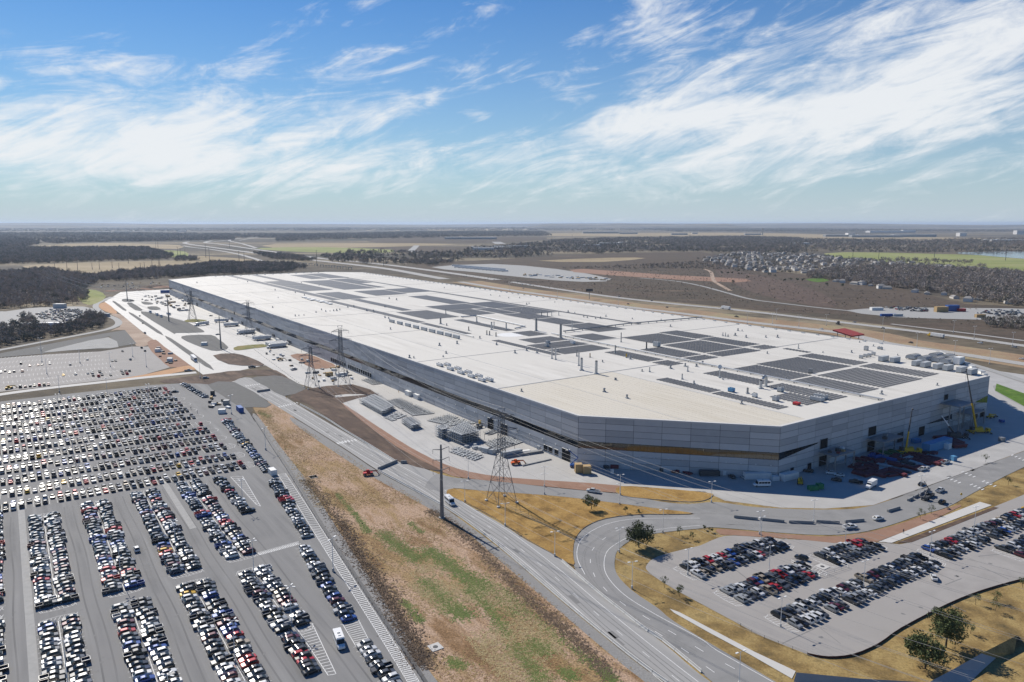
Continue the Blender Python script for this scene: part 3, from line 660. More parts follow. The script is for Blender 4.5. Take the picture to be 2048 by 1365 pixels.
def door(p0, p1, z0, z1, out=.16, name='door', mn='opening_shade'):  # flat panel on the wall; the opening's inner shade is its colour
    p0, p1 = S(*p0), S(*p1); dn = (p1 - p0).normalized(); nn = Vector((dn.y, -dn.x, 0)) * out
    b = MB(); vs = [p0 + nn + Vector((0, 0, z0)), p1 + nn + Vector((0, 0, z0)), p1 + nn + Vector((0, 0, z1)), p0 + nn + Vector((0, 0, z1))]
    b.add(vs, [(0, 1, 2, 3)], mn); dr = fpart(b, name)
    b = MB()
    for a, c in ((0, 3), (3, 2), (2, 1)): b.bar(vs[a] + nn * .2, vs[c] + nn * .2, .22, 'steel_grey')
    fpart(b, 'frame', dr)
for t0, t1, z0, z1 in ((313, 320, 0, 5), (313, 319, 8.6, 13.4), (354, 361.5, 0, 5.4), (354, 361, 8.2, 12.9), (382, 388, 0, 5.4), (404, 410, 0, 5.2), (428.5, 433, 16.9, 20), (466, 470, 0, 5), (474, 479, 0, 5), (291, 293.5, 1.8, 3.6), (304, 307, 0, 3.3)):
    door((WS(t0), t0), (WS(t1), t1), z0, z1)
for s0, s1, z0, z1 in ((338, 344, 0, 6.4), (324, 330.5, 0, 6.2), (287.7, 291, .9, 4), (283.8, 287, .9, 4), (279, 282, .9, 4), (269.5, 276, 0, 6), (1200, 1206, 0, 5), (1160, 1165, 0, 5), (1100, 1105, 0, 5), (1095, 1098, 0, 5)):
    door((s1, 219), (s0, 219), z0, z1, .14)
for k in range(20):
    if k in (11,): continue
    s0 = 505 + k * 4.2; door((s0 + 3, 219), (s0, 219), 1.3, 4.6, .14, 'dock_door')
for s0 in (690, 694.5, 699, 742, 746.5, 795, 799.5, 804, 860, 864.5, 905, 909.5):
    door((s0 + 3, 219), (s0, 219), 1.3, 4.6, .14, 'dock_door')
lampb = MB(); lampb.box(-.25, .25, -.45, 0, -.15, .2, 'unit_white'); lamp0 = None
def wall_lamp(p, ang):
    global lamp0
    if lamp0 is None: lamp0 = lampb.build('wall_lamp', fac); o = lamp0
    else: o = lamp0.copy(); COL.objects.link(o)
    o.location = p - fac_loc; o.rotation_euler = (0, 0, ang)
for k in range(14):
    p0, p1 = S(264, 219, 6.4), S(198, 282, 6.4); d = p1 - p0; nn = Vector((d.y, -d.x, 0)).normalized() * .12; wall_lamp(p0 + d * ((k + .5) / 14) + nn, math.atan2(d.y, d.x))
for k in range(26):
    d = S(264, 0) - S(274, 0); nn = Vector((d.y, -d.x, 0)).normalized() * .12; wall_lamp(S(270 + 11 * k, 219, 6.4) + nn, math.atan2(d.y, d.x))
# roof joints
b = MB()
for (s0, t0, s1, t1, w) in ((335, 220, 335, 545, .9), (432, 220, 432, 545, .5), (562, 220, 562, 300, .4), (700, 220, 700, 545, .4), (850, 220, 850, 545, .4), (1000, 220, 1000, 545, .4), (1150, 220, 1150, 545, .4), (203, 304, 1345, 304, .4), (230, 255, 1300, 255, .25), (205, 368, 205.5, 369, .3)):
    if s0 == s1: b.obox(S(s0, (t0 + t1) / 2, RZ - .02), w, abs(t1 - t0), .14, ROT_S, 'steel_grey')
    else: b.obox(S((s0 + s1) / 2, t0, RZ - .02), abs(s1 - s0), w, .1, ROT_S, 'unit_grey')
fpart(b, 'expansion_joint', roof)
# weld seams of the membrane sheets near the camera-side corner and tan dust on them
mat('roof_dusty', (.50, .455, .37), .8, (.60, .56, .475), .35, c3=(.56, .52, .44), big=.03, stretch=(20, .6, SROT), contrast=1.4)
b = MB(); b.flat([S(266, 221.5), S(200.5, 283.5), S(200.5, 303.6), S(334.4, 303.6), S(334.4, 221)], RZ + .02, 'roof_dusty')
for t in range(224, 304, 3):
    s_lo = 266 - (t - 221.5) * 1.05 if t < 283 else 200.5
    b.obox(S((s_lo + 1 + 334) / 2, t, RZ + .02), 333 - s_lo, .12, .035, ROT_S, 'roof_dusty')
fpart(b, 'membrane_sheet', roof)

# solar arrays -------------------------------------------------------------
ARR = [(215, 257, 398, 441), (217, 259, 446, 464), (215, 256, 371, 394), (261, 301, 398, 443), (262, 304, 447, 464), (258, 299, 373, 396), (259, 300, 346, 361), (214, 255, 346, 362), (215, 238, 327, 345),
       (262, 303, 309, 319), (218, 260.5, 308, 317), (396, 437, 448, 470), (350, 394, 448, 468), (333, 347, 450, 468), (348, 389, 403, 445), (331, 346, 402, 444), (392, 434, 403, 445), (345, 384, 375, 397),
       (330, 343, 375, 397), (328, 343, 346, 361), (346, 390, 346, 361), (307, 328, 463, 469), (399, 421, 318, 361), (423, 446, 318, 361), (449, 472, 329, 361), (481, 506, 346, 366), (467, 517, 408, 440), (434, 464, 375, 399),
       (520, 565, 410, 437), (568, 614, 409, 439), (625, 674, 378, 408), (676, 722, 378, 430), (617, 672, 411, 430), (600, 660, 432, 468), (663, 724, 432, 468), (727, 835, 414, 440), (866, 940, 385, 429), (880, 945, 432, 472),
       (970, 1060, 384, 432), (1063, 1150, 384, 432), (975, 1060, 436, 448), (1063, 1165, 436, 468), (1187, 1299, 415, 442), (1187, 1315, 446, 480), (622, 690, 328, 364), (845, 943, 333, 366), (978, 1075, 333, 372), (1078, 1175, 333, 372),
       (1178, 1338, 359, 371), (845, 1095, 319, 330), (1098, 1345, 319, 330), (400, 480, 309, 316), (520, 600, 309, 316), (605, 840, 309, 318), (700, 840, 340, 352), (515, 605, 347, 357), (484, 660, 470, 475), (663, 960, 470, 476), (963, 1280, 471, 477)]
BANDS = ((322, 'in the narrow row beside the bare roof'), (368, 'in the row between stacks and pipe'), (397, 'in the narrow row just beyond the pipe'), (443.5, 'in the wide middle row'), (999, 'in the row nearest the highway'))
def band_of(a):
    for i, (t, n) in enumerate(BANDS):
        if (a[2] + a[3]) / 2 < t: return i
cnt = {}
for a in sorted(ARR, key=lambda q: (q[0], q[2])):
    s0, s1, t0, t1 = a; k = band_of(a); cnt[k] = cnt.get(k, 0) + 1
    lab = '%s solar panel block from crane end, %s' % (ordinal(cnt[k]), BANDS[k][1])
    loc = S((s0 + s1) / 2, (t0 + t1) / 2, RZ)
    b = MB(); far = s0 > 640
    pitch = 2.5 if not far else 3.0; pw = 1.5 if not far else 1.9; pl = 3.0 if not far else (t1 - t0)
    ns = max(1, int((s1 - s0) / pitch)); nt = max(1, int((t1 - t0) / pl + .01)); pl = (t1 - t0) / nt
    vs = []; fs = []
    hole = [(R.uniform(s0 + 6, s1 - 6), R.uniform(t0 + 4, t1 - 4), R.uniform(1.5, 2.6)) for _ in range(1)] if False else []
    for i in range(ns):
        ss = s0 + (i + .5) * (s1 - s0) / ns
        for j in range(nt):
            ta, tb = t0 + j * pl + .2, t0 + (j + 1) * pl - .2
            if any(abs(ss - h[0]) < h[2] and abs((ta + tb) / 2 - h[1]) < h[2] * 1.8 for h in hole): continue
            q = [(ss - pw / 2, ta, .16), (ss + pw / 2, ta, .27), (ss + pw / 2, tb, .27), (ss - pw / 2, tb, .16)]
            top = [S(x, y, RZ + z) for x, y, z in q]; bot = [S(x, y, RZ + z - .08) for x, y, z in q]; m0 = len(vs)
            vs += top + bot; fs += [tuple(m0 + x for x in f) for f in ((3, 2, 1, 0), (0, 1, 5, 4), (2, 3, 7, 6), (1, 2, 6, 5))]
    b.add(vs, fs, 'solar'); o = b.build('solar_array', None, off=loc); o.location = loc
    tag(o, lab, 'solar panels', 'solar blocks on the factory roof')

# things on the roof ---------------------------------------------------------
def roof_px(k, x, y): return GZ(k, x, y, RZ)
def dist(p): return (p - Vector((0, 0, CAM_H))).length
def stack(k, x, y, hz_, r, mn, label, cap=True):
    p = roof_px(k, x, y); h = hz_ / ZM[k][2] * dist(p) / FPX
    t = empty('exhaust_stack', p, 0, label, 'stack')
    b = MB(); b.cyl((0, 0, 0), (0, 0, h), r, r * .94, 12, mn)
    for zz in (.33, .66, .97): b.cyl((0, 0, h * zz - .06), (0, 0, h * zz + .06), r * 1.1, r * 1.1, 12, mn)
    b.build('pipe', t)
    b = MB(); b.box(-r * 1.7, r * 1.7, -r * 1.7, r * 1.7, 0, .5, 'unit_grey'); b.build('base', t)
    if cap:
        b = MB(); b.cyl((0, 0, h), (0, 0, h + r * .5), r * .9, r * .75, 12, 'steel_dark'); b.build('rim', t)
    return t
for a in (('b', 1232, 655, 150, .95, 'steel_grey', 'thick dark exhaust stack beyond the pale roof patch'),
          ('b', 1545, 745, 165, .95, 'steel_grey', 'thick dark exhaust stack at the slanting roof pipe'),
          ('a', 575, 605, 130, .85, 'galv', 'tall pale stack ending the dark roof joint'),
          ('a', 425, 568, 120, .8, 'galv', 'tall pale stack, next from the dark roof joint end'),
          ('a', 397, 520, 128, .45, 'galv', 'slim pale stack behind the pair on the joint'),
          ('a', 122, 450, 118, .45, 'galv', 'slim pale stack of the pair below the stacked fan boxes, first from joint'),
          ('a', 160, 460, 115, .45, 'galv', 'slim pale stack of the pair below the fan boxes, second from joint'),
          ('a', 377, 425, 62, .4, 'steel_grey', 'short grey stack between two solar blocks'),
          ('a', 328, 165, 105, .35, 'galv', 'slender stack at the start of the slanting pipe'),
          ('a', 830, 280, 95, .4, 'steel_grey', 'grey stack with fan beside the long roof pipe'),
          ('a', 1090, 350, 70, .5, 'steel_dark', 'dark stack beside the blue grey roof unit'),
          ('a', 770, 395, 80, .45, 'steel_grey', 'grey stack with elbow beside the row of ducts'),
          ('a', 512, 435, 40, .35, 'wood_tan', 'short rusty stack among the roof vents'),
          ('a', 885, 440, 42, .4, 'yellow', 'short yellow stack beside a dark vent'),
          ('a', 1122, 585, 45, .35, 'galv', 'short pale stack beyond a small dark vent, upper narrow solar row'),
          ('a', 1512, 580, 55, .4, 'galv', 'short pale stack alone on bare roof'),
          ('a', 1455, 660, 52, .4, 'galv', 'short pale stack beside the narrow solar row'),
          ('a', 1838, 645, 90, .4, 'galv', 'tall thin stack beside the round dish'),
          ('K', 755, 605, 50, .8, 'galv', 'wide steel stack next to the hooded duct'),
          ('K', 665, 640, 36, .55, 'steel_grey', 'short grey stack beyond the hooded duct'),
          ('b', 368, 650, 50, .4, 'steel_dark', 'dark stack beside the long striped solar strip'),
          ('b', 600, 705, 55, .4, 'steel_dark', 'dark stack, first of three by the pale roof patch'),
          ('b', 635, 708, 50, .4, 'steel_dark', 'dark stack, second of three by the pale roof patch'),
          ('b', 717, 725, 50, .4, 'steel_dark', 'dark stack, third of three by the pale roof patch'),
          ('b', 660, 640, 95, .7, 'galv', 'broad pale stack beside the flat duct frame'),
          ('b', 692, 625, 85, .45, 'galv', 'narrow pale stack beside the flat duct frame'),
          ('b', 470, 540, 60, .55, 'galv', 'pale stack at the head of the flat duct frame'),
          ('b', 848, 635, 75, .6, 'galv', 'pale stack with side elbow by the flat duct frame'),
          ('b', 75, 437, 60, .4, 'steel_grey', 'lone grey stack on the far solar block'),
          ('b', 8, 565, 70, .75, 'steel_grey', 'thick grey stack beside the long solar strip'),
          ('b', 1300, 460, 45, .4, 'steel_grey', 'grey stack, first of the far cluster by the right solar strip'),
          ('b', 1375, 470, 60, .4, 'steel_grey', 'grey stack, second of the far cluster by the right solar strip'),
          ('b', 1430, 460, 55, .35, 'galv', 'pale stack, third of the far cluster by the right solar strip'),
          ('b', 1520, 455, 55, .35, 'galv', 'pale stack, last of the far cluster by the right solar strip'),
          ('b', 1035, 415, 45, .35, 'galv', 'pale stack carrying a white hood'),
          ('K', 497, 247, 22, .35, 'galv', 'short stack of the pair near the highway edge, first'),
          ('K', 515, 250, 24, .35, 'galv', 'short stack of the pair near the highway edge, second'),
          ('K', 1013, 333, 26, .35, 'galv', 'short stack beside a grey box near highway edge')):
    stack(*a)
def unit(k, x, y, L_, W_, H_, label, mn='unit_grey', turn=0.0, legs=True, cat='roof unit', group=None, fins=True):
    p = roof_px(k, x, y); t = empty('rooftop_unit', p, ROT_S + turn, label, cat, group)
    z = .45 if legs else 0
    b = MB(); b.box(-L_ / 2, L_ / 2, -W_ / 2, W_ / 2, z, z + H_, mn); b.build('casing', t)
    if legs:
        b = MB()
        for sx in (-.42, .42): b.box(L_ * sx - .12, L_ * sx + .12, -W_ / 2, W_ / 2, 0, .449, 'steel_dark')
        b.build('frame', t)
    if fins:
        b = MB(); n = max(2, int(L_ / 1.6))
        for i in range(n):
            x0 = -L_ / 2 + L_ * (i + .5) / n; b.cyl((x0, 0, z + H_), (x0, 0, z + H_ + .18), min(.5, W_ * .3), min(.5, W_ * .3), 10, 'steel_dark')
        b.build('fan', t)
    return t
for i, (x, y) in enumerate(((115, 275), (270, 292), (570, 338), (690, 358), (860, 382), (995, 402), (1180, 428), (1320, 458))):
    unit('Q', x, y + 14, 2.9, 8.2, 3.0, 'grey box cooler, %s of the row ending at the roof corner' % ordinal(i + 1), fins=False, group='box coolers near the roof corner')
def vault(k, x, y, i):
    t = empty('air_cooler', roof_px(k, x, y), ROT_S, 'barrel topped grey cooler, %s from the solar panels' % ordinal(i), 'cooler', 'barrel topped coolers')
    b = MB(); n = 8; prof = [(-3.2, .6)] + [(-3.2 * math.cos(math.pi * j / n), 1.4 + 2.0 * math.sin(math.pi * j / n)) for j in range(n + 1)] + [(3.2, .6)]
    m_ = len(prof); b.add([(u, -4.2, z) for u, z in prof] + [(u, 4.2, z) for u, z in prof], [(i_, i_ + 1, i_ + 1 + m_, i_ + m_) for i_ in range(m_ - 1)] + [tuple(range(m_))[::-1], tuple(range(m_, 2 * m_))], 'unit_grey'); b.build('casing', t)
    b = MB()
    for yy in (-4.3, -2.1, 0, 2.1, 4.3): b.tube([Vector((u * 1.02, yy, z * 1.02)) for u, z in prof], .09, 'steel_dark', 4)
    b.build('rib', t)
    b = MB()
    for xx in (-2.8, 2.8):
        for yy in (-3.8, 3.8): b.box(xx - .12, xx + .12, yy - .12, yy + .12, 0, .6, 'steel_dark')
    b.build('frame', t)
for i, (x, y) in enumerate(((525, 262), (680, 285), (835, 240), (865, 300), (985, 262), (985, 322), (1040, 290))): vault('Q', x, y, i + 1)
unit('Q', 1140, 335, 4, 7, 4.5, 'tall white box cooler beyond the barrel topped coolers', 'unit_white', fins=False)
for i in range(5):
    x, y = 648 + i * 71.5, 385 + i * 25.5
    for j in range(2):
        unit('L', x + 52 * j, y - 1 * j, 5.6, 2.2, 1.5, 'low white rooftop unit, %s pair from the dark roof joint, %s side' % (ordinal(5 - i), ('edge', 'inner')[j]), 'unit_white', group='low white units by the roof edge')
for i in range(9):
    unit('L', 300 + i * 55 + 20, 87 + i * 13.6, 9.0, 1.6, 2.4, 'grey screen box, %s of the long line on bare roof' % ordinal(9 - i), 'unit_grey', fins=False, group='line of grey screen boxes')
unit('a', 80, 295, 2.6, 2.6, 2.0, 'small grey fan box on legs, upper of two by the slim stacks'); unit('a', 70, 330, 2.6, 2.6, 2.0, 'small grey fan box on legs, lower of two by the slim stacks')
unit('a', 335, 300, 3, 2.6, 2.2, 'white topped fan box between solar blocks', 'unit_white'); unit('a', 1195, 325, 5, 3, 3.2, 'blue grey rooftop unit beside the dark stack')
unit('K', 1140, 690, 6.5, 3, 1.8, 'long low grey twin unit over the solar panels, first'); unit('K', 1165, 672, 6.5, 3, 1.8, 'long low grey twin unit over the solar panels, second')
unit('K', 890, 628, 2.6, 2.6, 2.2, 'grey fan box on curb, first from the hooded duct'); unit('K', 858, 690, 2.6, 2.6, 2.2, 'grey fan box on curb, second from the hooded duct')
unit('K', 1000, 718, 3, 2.6, 1.0, 'low red box beside the long twin units', 'red', fins=False); unit('K', 1095, 500, 1.8, 1.8, 2.2, 'small dark box between two solar blocks', 'steel_grey', fins=False)
unit('K', 555, 628, 3, 2.5, 1.8, 'blue white fan unit on the narrow solar row', 'blue_light'); unit('K', 715, 665, 2.2, 2, 1.8, 'small blue white vent on the narrow solar row', 'unit_white')
unit('K', 1475, 345, 2.4, 2.4, 2.6, 'pale hooded unit beside the solar panels, near highway edge', 'galv'); unit('K', 1570, 338, 3.2, 2, 1.4, 'flat grey unit near the highway edge')
for i, (x, y) in enumerate(((1440, 400), (1470, 392), (1497, 388), (1525, 378))): unit('K', x, y, 2.2, 1.6, 1.8, 'small elbow vent, %s of four in a row' % ordinal(i + 1), 'galv', fins=False, group='four elbow vents in a row')
def hood(k, x, y, label):
    t = empty('hooded_duct', roof_px(k, x, y), ROT_S, label, 'duct')
    b = MB(); b.tube([Vector((0, 0, 0)), Vector((0, 0, 4.6)), Vector((0, .5, 5.6)), Vector((0, 1.5, 6.1)), Vector((0, 2.5, 5.6)), Vector((0, 2.9, 4.6))], .85, 'galv', 10); b.build('duct', t)
    b = MB(); b.box(-1.3, 1.3, -1.3, 1.3, 0, .5, 'unit_grey'); b.build('base', t)
hood('K', 790, 592, 'tall hooded steel duct beside the wide stack')
def dish(k, x, y):
    t = empty('roof_dish', roof_px(k, x, y), 0, 'round pale dish beside the long roof pipe', 'dish')
    b = MB(); b.cyl((0, .1, 2.6), (0, -.25, 2.7), 1.4, 1.25, 16, 'unit_white'); b.build('reflector', t)
    b = MB(); b.bar((0, .1, 0), (0, .1, 2.6), .14, 'steel_grey'); b.build('post', t)
dish('K', 475, 485)
# pipes
def pipe(pts, r, label, mn='unit_grey', sup=10.0):
    c = pts[0].copy(); c.z = RZ; t = empty('roof_pipe', c, 0, label, 'pipe'); b = MB(); b.tube(pts, r, mn, 8); b.build('pipe', t, off=c)
    b = MB()
    for p, h in along(pts, sup, 2): b.box(p.x - .3, p.x + .3, p.y - .3, p.y + .3, RZ, p.z - r * .8, 'steel_grey')
    b.build('support', t, off=c)
pipe([S(199, 367.5, RZ + 1.1), S(300, 367.8, RZ + 1.1), S(480, 368, RZ + 1.1)], .42, 'long grey pipe running down the roof between solar rows', 'galv')
pipe([S(199, 369.6, RZ + .8), S(480, 370, RZ + .8)], .25, 'thin grey pipe beside the long roof pipe', 'galv')
pipe([roof_px('a', 240, 185) + Vector((0, 0, 1.4)), roof_px('a', 900, 105) + Vector((0, 0, 1.4)), roof_px('a', 1660, 38) + Vector((0, 0, 1.4))], .5, 'grey pipe slanting across the roof towards the highway', 'steel_grey')
pipe([roof_px('b', 270, 485) + Vector((0, 0, .9)), roof_px('b', 470, 470) + Vector((0, 0, .9)), roof_px('b', 1090, 605) + Vector((0, 0, .9)), roof_px('b', 960, 635) + Vector((0, 0, .9))], .5, 'flat duct frame among the pale stacks', 'galv', 14)
pipe([roof_px('b', 0, 630) + Vector((0, 0, .5)), roof_px('b', 430, 738) + Vector((0, 0, .5))], .45, 'long white duct beside the screen boxes', 'unit_white', 8)
# round pale patch of fresh membrane and skylight frames far back
b = MB(); c0 = roof_px('b', 900, 705); b.flat([c0 + Vector((11 * math.cos(i / 24 * 6.2832), 11 * math.sin(i / 24 * 6.2832), 0)) for i in range(24)], RZ + .03, 'unit_white'); fpart(b, 'membrane_patch', roof)
for i in range(3):
    for j in range(3):
        unit('P', 1265 + i * 75 + j * 28, 312 + i * 16 + j * 10, 9, 4, .8, 'white raised skylight frame on the far roof', 'unit_white', fins=False, group='skylight frames on far roof')
# many small vents
vb = empty('roof_vent', (0, 0, 0), 0)
b = MB(); b.box(-.45, .45, -.45, .45, 0, .35, 'unit_grey'); b.build('curb', vb)
b = MB(); b.cyl((0, 0, .3), (0, 0, 1.0), .28, .28, 8, 'steel_grey'); b.cyl((0, 0, 1.0), (0, 0, 1.3), .45, .3, 8, 'steel_grey'); b.build('cowl', vb)
VL = 'small grey cowl vent standing on the white roof'
for (k, x, y) in [('a', 1045, 580), ('a', 1575, 705), ('a', 640, 485), ('a', 925, 455), ('a', 1338, 545), ('a', 1872, 665), ('a', 183, 375), ('a', 768, 668), ('a', 655, 790), ('a', 890, 855), ('a', 1600, 530), ('a', 1665, 505), ('a', 675, 18), ('a', 620, 40), ('a', 945, 45), ('a', 1240, 55), ('a', 1335, 120), ('a', 1870, 215), ('a', 1925, 225), ('a', 2000, 215),
                  ('K', 140, 470), ('K', 300, 572), ('K', 240, 455), ('K', 320, 450), ('K', 930, 540), ('K', 870, 258), ('K', 655, 258), ('K', 600, 212), ('K', 628, 215), ('K', 580, 245), ('K', 790, 258), ('K', 140, 185), ('K', 1430, 292), ('K', 1525, 318), ('K', 1375, 362), ('K', 1180, 362), ('K', 625, 712), ('K', 1960, 585), ('K', 1580, 645), ('K', 1690, 380), ('K', 800, 368),
                  ('b', 85, 585), ('b', 720, 835), ('b', 650, 200), ('b', 765, 212), ('b', 880, 235), ('b', 1020, 235), ('b', 1110, 318), ('b', 1140, 308), ('b', 1640, 415), ('b', 1725, 425), ('b', 1840, 478), ('b', 1885, 488), ('b', 1990, 500), ('b', 215, 815), ('b', 510, 750), ('b', 1470, 290), ('b', 55, 105),
                  ('L', 310, 132), ('L', 690, 298), ('L', 670, 322), ('L', 440, 328), ('L', 470, 330), ('L', 1160, 296), ('L', 1035, 238), ('L', 765, 232), ('L', 645, 245), ('L', 1240, 280), ('L', 1310, 295), ('L', 1205, 558), ('L', 1770, 560), ('L', 1850, 480),
                  ('P', 1005, 392), ('P', 1050, 312), ('P', 1025, 250), ('P', 715, 160), ('P', 800, 183), ('P', 385, 190), ('P', 1190, 272), ('P', 1265, 292), ('P', 1360, 432), ('P', 1405, 412), ('P', 1440, 425), ('P', 1475, 422), ('P', 1505, 420), ('P', 1530, 418), ('P', 1555, 412), ('P', 1190, 462), ('P', 1220, 460), ('P', 1262, 456), ('P', 1620, 390), ('P', 1670, 385), ('P', 1925, 475), ('P', 1955, 482), ('P', 1970, 570), ('P', 1775, 420), ('P', 1830, 425), ('P', 1925, 388), ('P', 1385, 212), ('P', 1240, 190), ('P', 2020, 330), ('P', 1960, 320)]:
    place(vb, roof_px(k, x, y), R.uniform(0, 3), VL, 'roof vent', 'cowl vents scattered over the roof', R.uniform(.9, 1.8))
eb = empty('edge_hatch', (0, 0, 0), 0); b = MB(); b.box(-1.1, 1.1, -.7, .7, 0, .7, 'unit_white'); b.build('box', eb); b = MB(); b.box(-1.2, 1.2, -.8, .8, .7, .85, 'unit_grey'); b.build('lid', eb)
for i in range(74):
    place(eb, S(300 + i * 13.4, 545.5, RZ), ROT_S, 'white hatch box in the line along the highway side roof edge', 'roof hatch', 'hatch boxes along the roof edge')
for i in range(12):
    place(eb, S(240 - i * 3.6, 530 - i * 4.2, RZ), ROT_S - .8, 'white box in the clutter along the slanted roof corner', 'roof hatch', 'boxes at the slanted roof corner', R.uniform(1.1, 1.8))
for i in range(14):
    place(eb, S(1342 - i * .1, 300 + i * 14, RZ), ROT_S + 1.57, 'white box along the far end roof edge', 'roof hatch', 'boxes along the far roof end', 1.2)
# steel platforms on the crane side
def platform(t0, t1, z, depth, label, rails=True, clutter=0):
    loc = S(197 - depth / 2, (t0 + t1) / 2); t = empty('steel_platform', loc, ROT_S, label, 'platform'); w = t1 - t0; lx = depth
    b = MB(); b.box(-lx / 2, lx / 2 - .4, -w / 2, w / 2, z - .5, z, 'steel_grey'); b.build('deck', t)
    for sx in (-lx / 2 + .3, 0):
        for sy in (-w / 2 + .3, w / 2 - .3):
            b = MB(); b.box(sx - .22, sx + .22, sy - .22, sy + .22, 0, z - .5, 'steel_grey'); b.build('leg', t)
    b = MB()
    for sy in (-w / 2 + .3, w / 2 - .3): b.bar((-lx / 2 + .3, sy, z * .5), (lx / 2 - .5, sy, z * .5), .2, 'steel_grey'); b.bar((-lx / 2 + .3, sy, .3), (0, sy, z * .5), .14, 'steel_grey')
    b.bar((-lx / 2 + .3, -w / 2 + .3, z * .5), (-lx / 2 + .3, w / 2 - .3, z * .5), .2, 'steel_grey'); b.build('brace', t)
    b = MB()
    for zz in (.55, 1.1):
        b.bar((-lx / 2, -w / 2, z + zz), (-lx / 2, w / 2, z + zz), .07, 'steel_grey')
        for sy in (-w / 2, w / 2): b.bar((-lx / 2, sy, z + zz), (lx / 2 - .5, sy, z + zz), .07, 'steel_grey')
    for i in range(6): b.bar((-lx / 2, -w / 2 + w * i / 5, z), (-lx / 2, -w / 2 + w * i / 5, z + 1.1), .07, 'steel_grey')
    b.build('railing', t)
platform(311, 327, 8.0, 9, 'steel platform with crates on deck, nearest the triangular window')
platform(352, 371, 7.8, 9, 'middle steel platform with open legs beside tall door')
platform(424, 441, 16.0, 11, 'tallest steel platform tower by the yellow crane')
platform(445, 462, 8.0, 8, 'green decked low steel platform beside tallest tower')
def crate_on(p, sx, sy, sz, mn, label, cat='crate', group=None, rot=0.0):
    t = empty('crate', p, ROT_S + rot, label, cat, group)
    b = MB(); b.box(-sx / 2, sx / 2, -sy / 2, sy / 2, .15, sz, mn); b.build('box', t)
    b = MB()
    for yy in (-.4, 0, .4): b.box(-sx / 2, sx / 2, sy * yy - .08, sy * yy + .08, 0, .149, 'wood_tan')
    b.build('pallet', t)
    return t
for i, (s_, t_, mn, nm) in enumerate(((193, 314, 'steel_dark', 'dark'), (190, 316, 'maroon', 'maroon'), (192, 319, 'steel_dark', 'black'), (190.5, 321, 'wood_tan', 'tan'), (193, 324, 'unit_white', 'white'), (191, 358, 'steel_dark', 'dark low'), (193, 362, 'steel_grey', 'grey'))):
    crate_on(S(s_, t_, 8.0 if t_ < 340 else 7.8), R.uniform(1.3, 2.2), R.uniform(1, 1.6), R.uniform(.9, 1.6), mn, '%s crate on the %s steel platform deck' % (nm, 'first' if t_ < 340 else 'middle'))

# ---------------------------------------------------------------- cars
PAINTS = [('white', (.6, .595, .58), 15), ('black', (.012, .012, .013), 30), ('grey', (.07, .071, .073), 23), ('silver', (.28, .285, .285), 11), ('navy', (.014, .022, .05), 6), ('blue', (.018, .06, .25), 4),
          ('red', (.38, .012, .012), 5), ('maroon', (.09, .008, .012), 4), ('tan', (.33, .27, .19), 1.5), ('yellow', (.6, .36, .01), .5)]
KINDS = [('sedan', 38), ('crossover', 34), ('pickup', 20), ('hatchback', 8)]
def wpick(lst, rng):
    tot = sum(a[-1] for a in lst); x = rng.uniform(0, tot)
    for a in lst:
        x -= a[-1]
        if x <= 0: return a
    return lst[-1]
def loft(b, sts, mn):
    """body shell from stations (x, z low, z top, half width)"""
    vs = []; n = len(sts)
    for x, zl, zt, w in sts:
        zm = zl + (zt - zl) * .55
        vs += [(x, -w * .96, zl), (x, -w, zm), (x, -w * .9, zt), (x, w * .9, zt), (x, w, zm), (x, w * .96, zl)]
    fs = []
    for i in range(n - 1):
        for j in range(5): fs.append((i * 6 + j, i * 6 + j + 1, (i + 1) * 6 + j + 1, (i + 1) * 6 + j))
    fs += [(5, 4, 3, 2, 1, 0), tuple((n - 1) * 6 + j for j in range(6))]
    b.add(vs, fs, mn)
def cabin(b, lo, hi, zb, zr, wb, wr, mn):
    """lo = (x front, x rear) at the belt, hi at the roof; returns quads for glass"""
    v = [(lo[0], -wb, zb), (lo[0], wb, zb), (lo[1], wb, zb), (lo[1], -wb, zb), (hi[0], -wr, zr - .06), (hi[0], wr, zr - .06), (hi[1], wr, zr - .06), (hi[1], -wr, zr - .06)]
    c = [(hi[0] - .25, -wr * .8, zr), (hi[0] - .25, wr * .8, zr), (hi[1] + .2, wr * .8, zr), (hi[1] + .2, -wr * .8, zr)]
    b.add(v + c, [(0, 1, 5, 4), (1, 2, 6, 5), (2, 3, 7, 6), (3, 0, 4, 7), (4, 5, 9, 8), (5, 6, 10, 9), (6, 7, 11, 10), (7, 4, 8, 11), (8, 9, 10, 11)], mn)
    return v
def pane(v, q, k=.1, kz=.1, out=.02):
    P = [Vector(v[i]) for i in q]; c = sum(P, Vector()) / 4; n = (P[1] - P[0]).cross(P[3] - P[0]).normalized()
    cx = Vector((v[0][0] * .5 + v[2][0] * .5, 0, .9))
    if n.dot(c - cx) < 0: n = -n
    res = []
    for i, p in enumerate(P): res.append(p + (c - p) * (k if True else 0) + n * out)
    return res
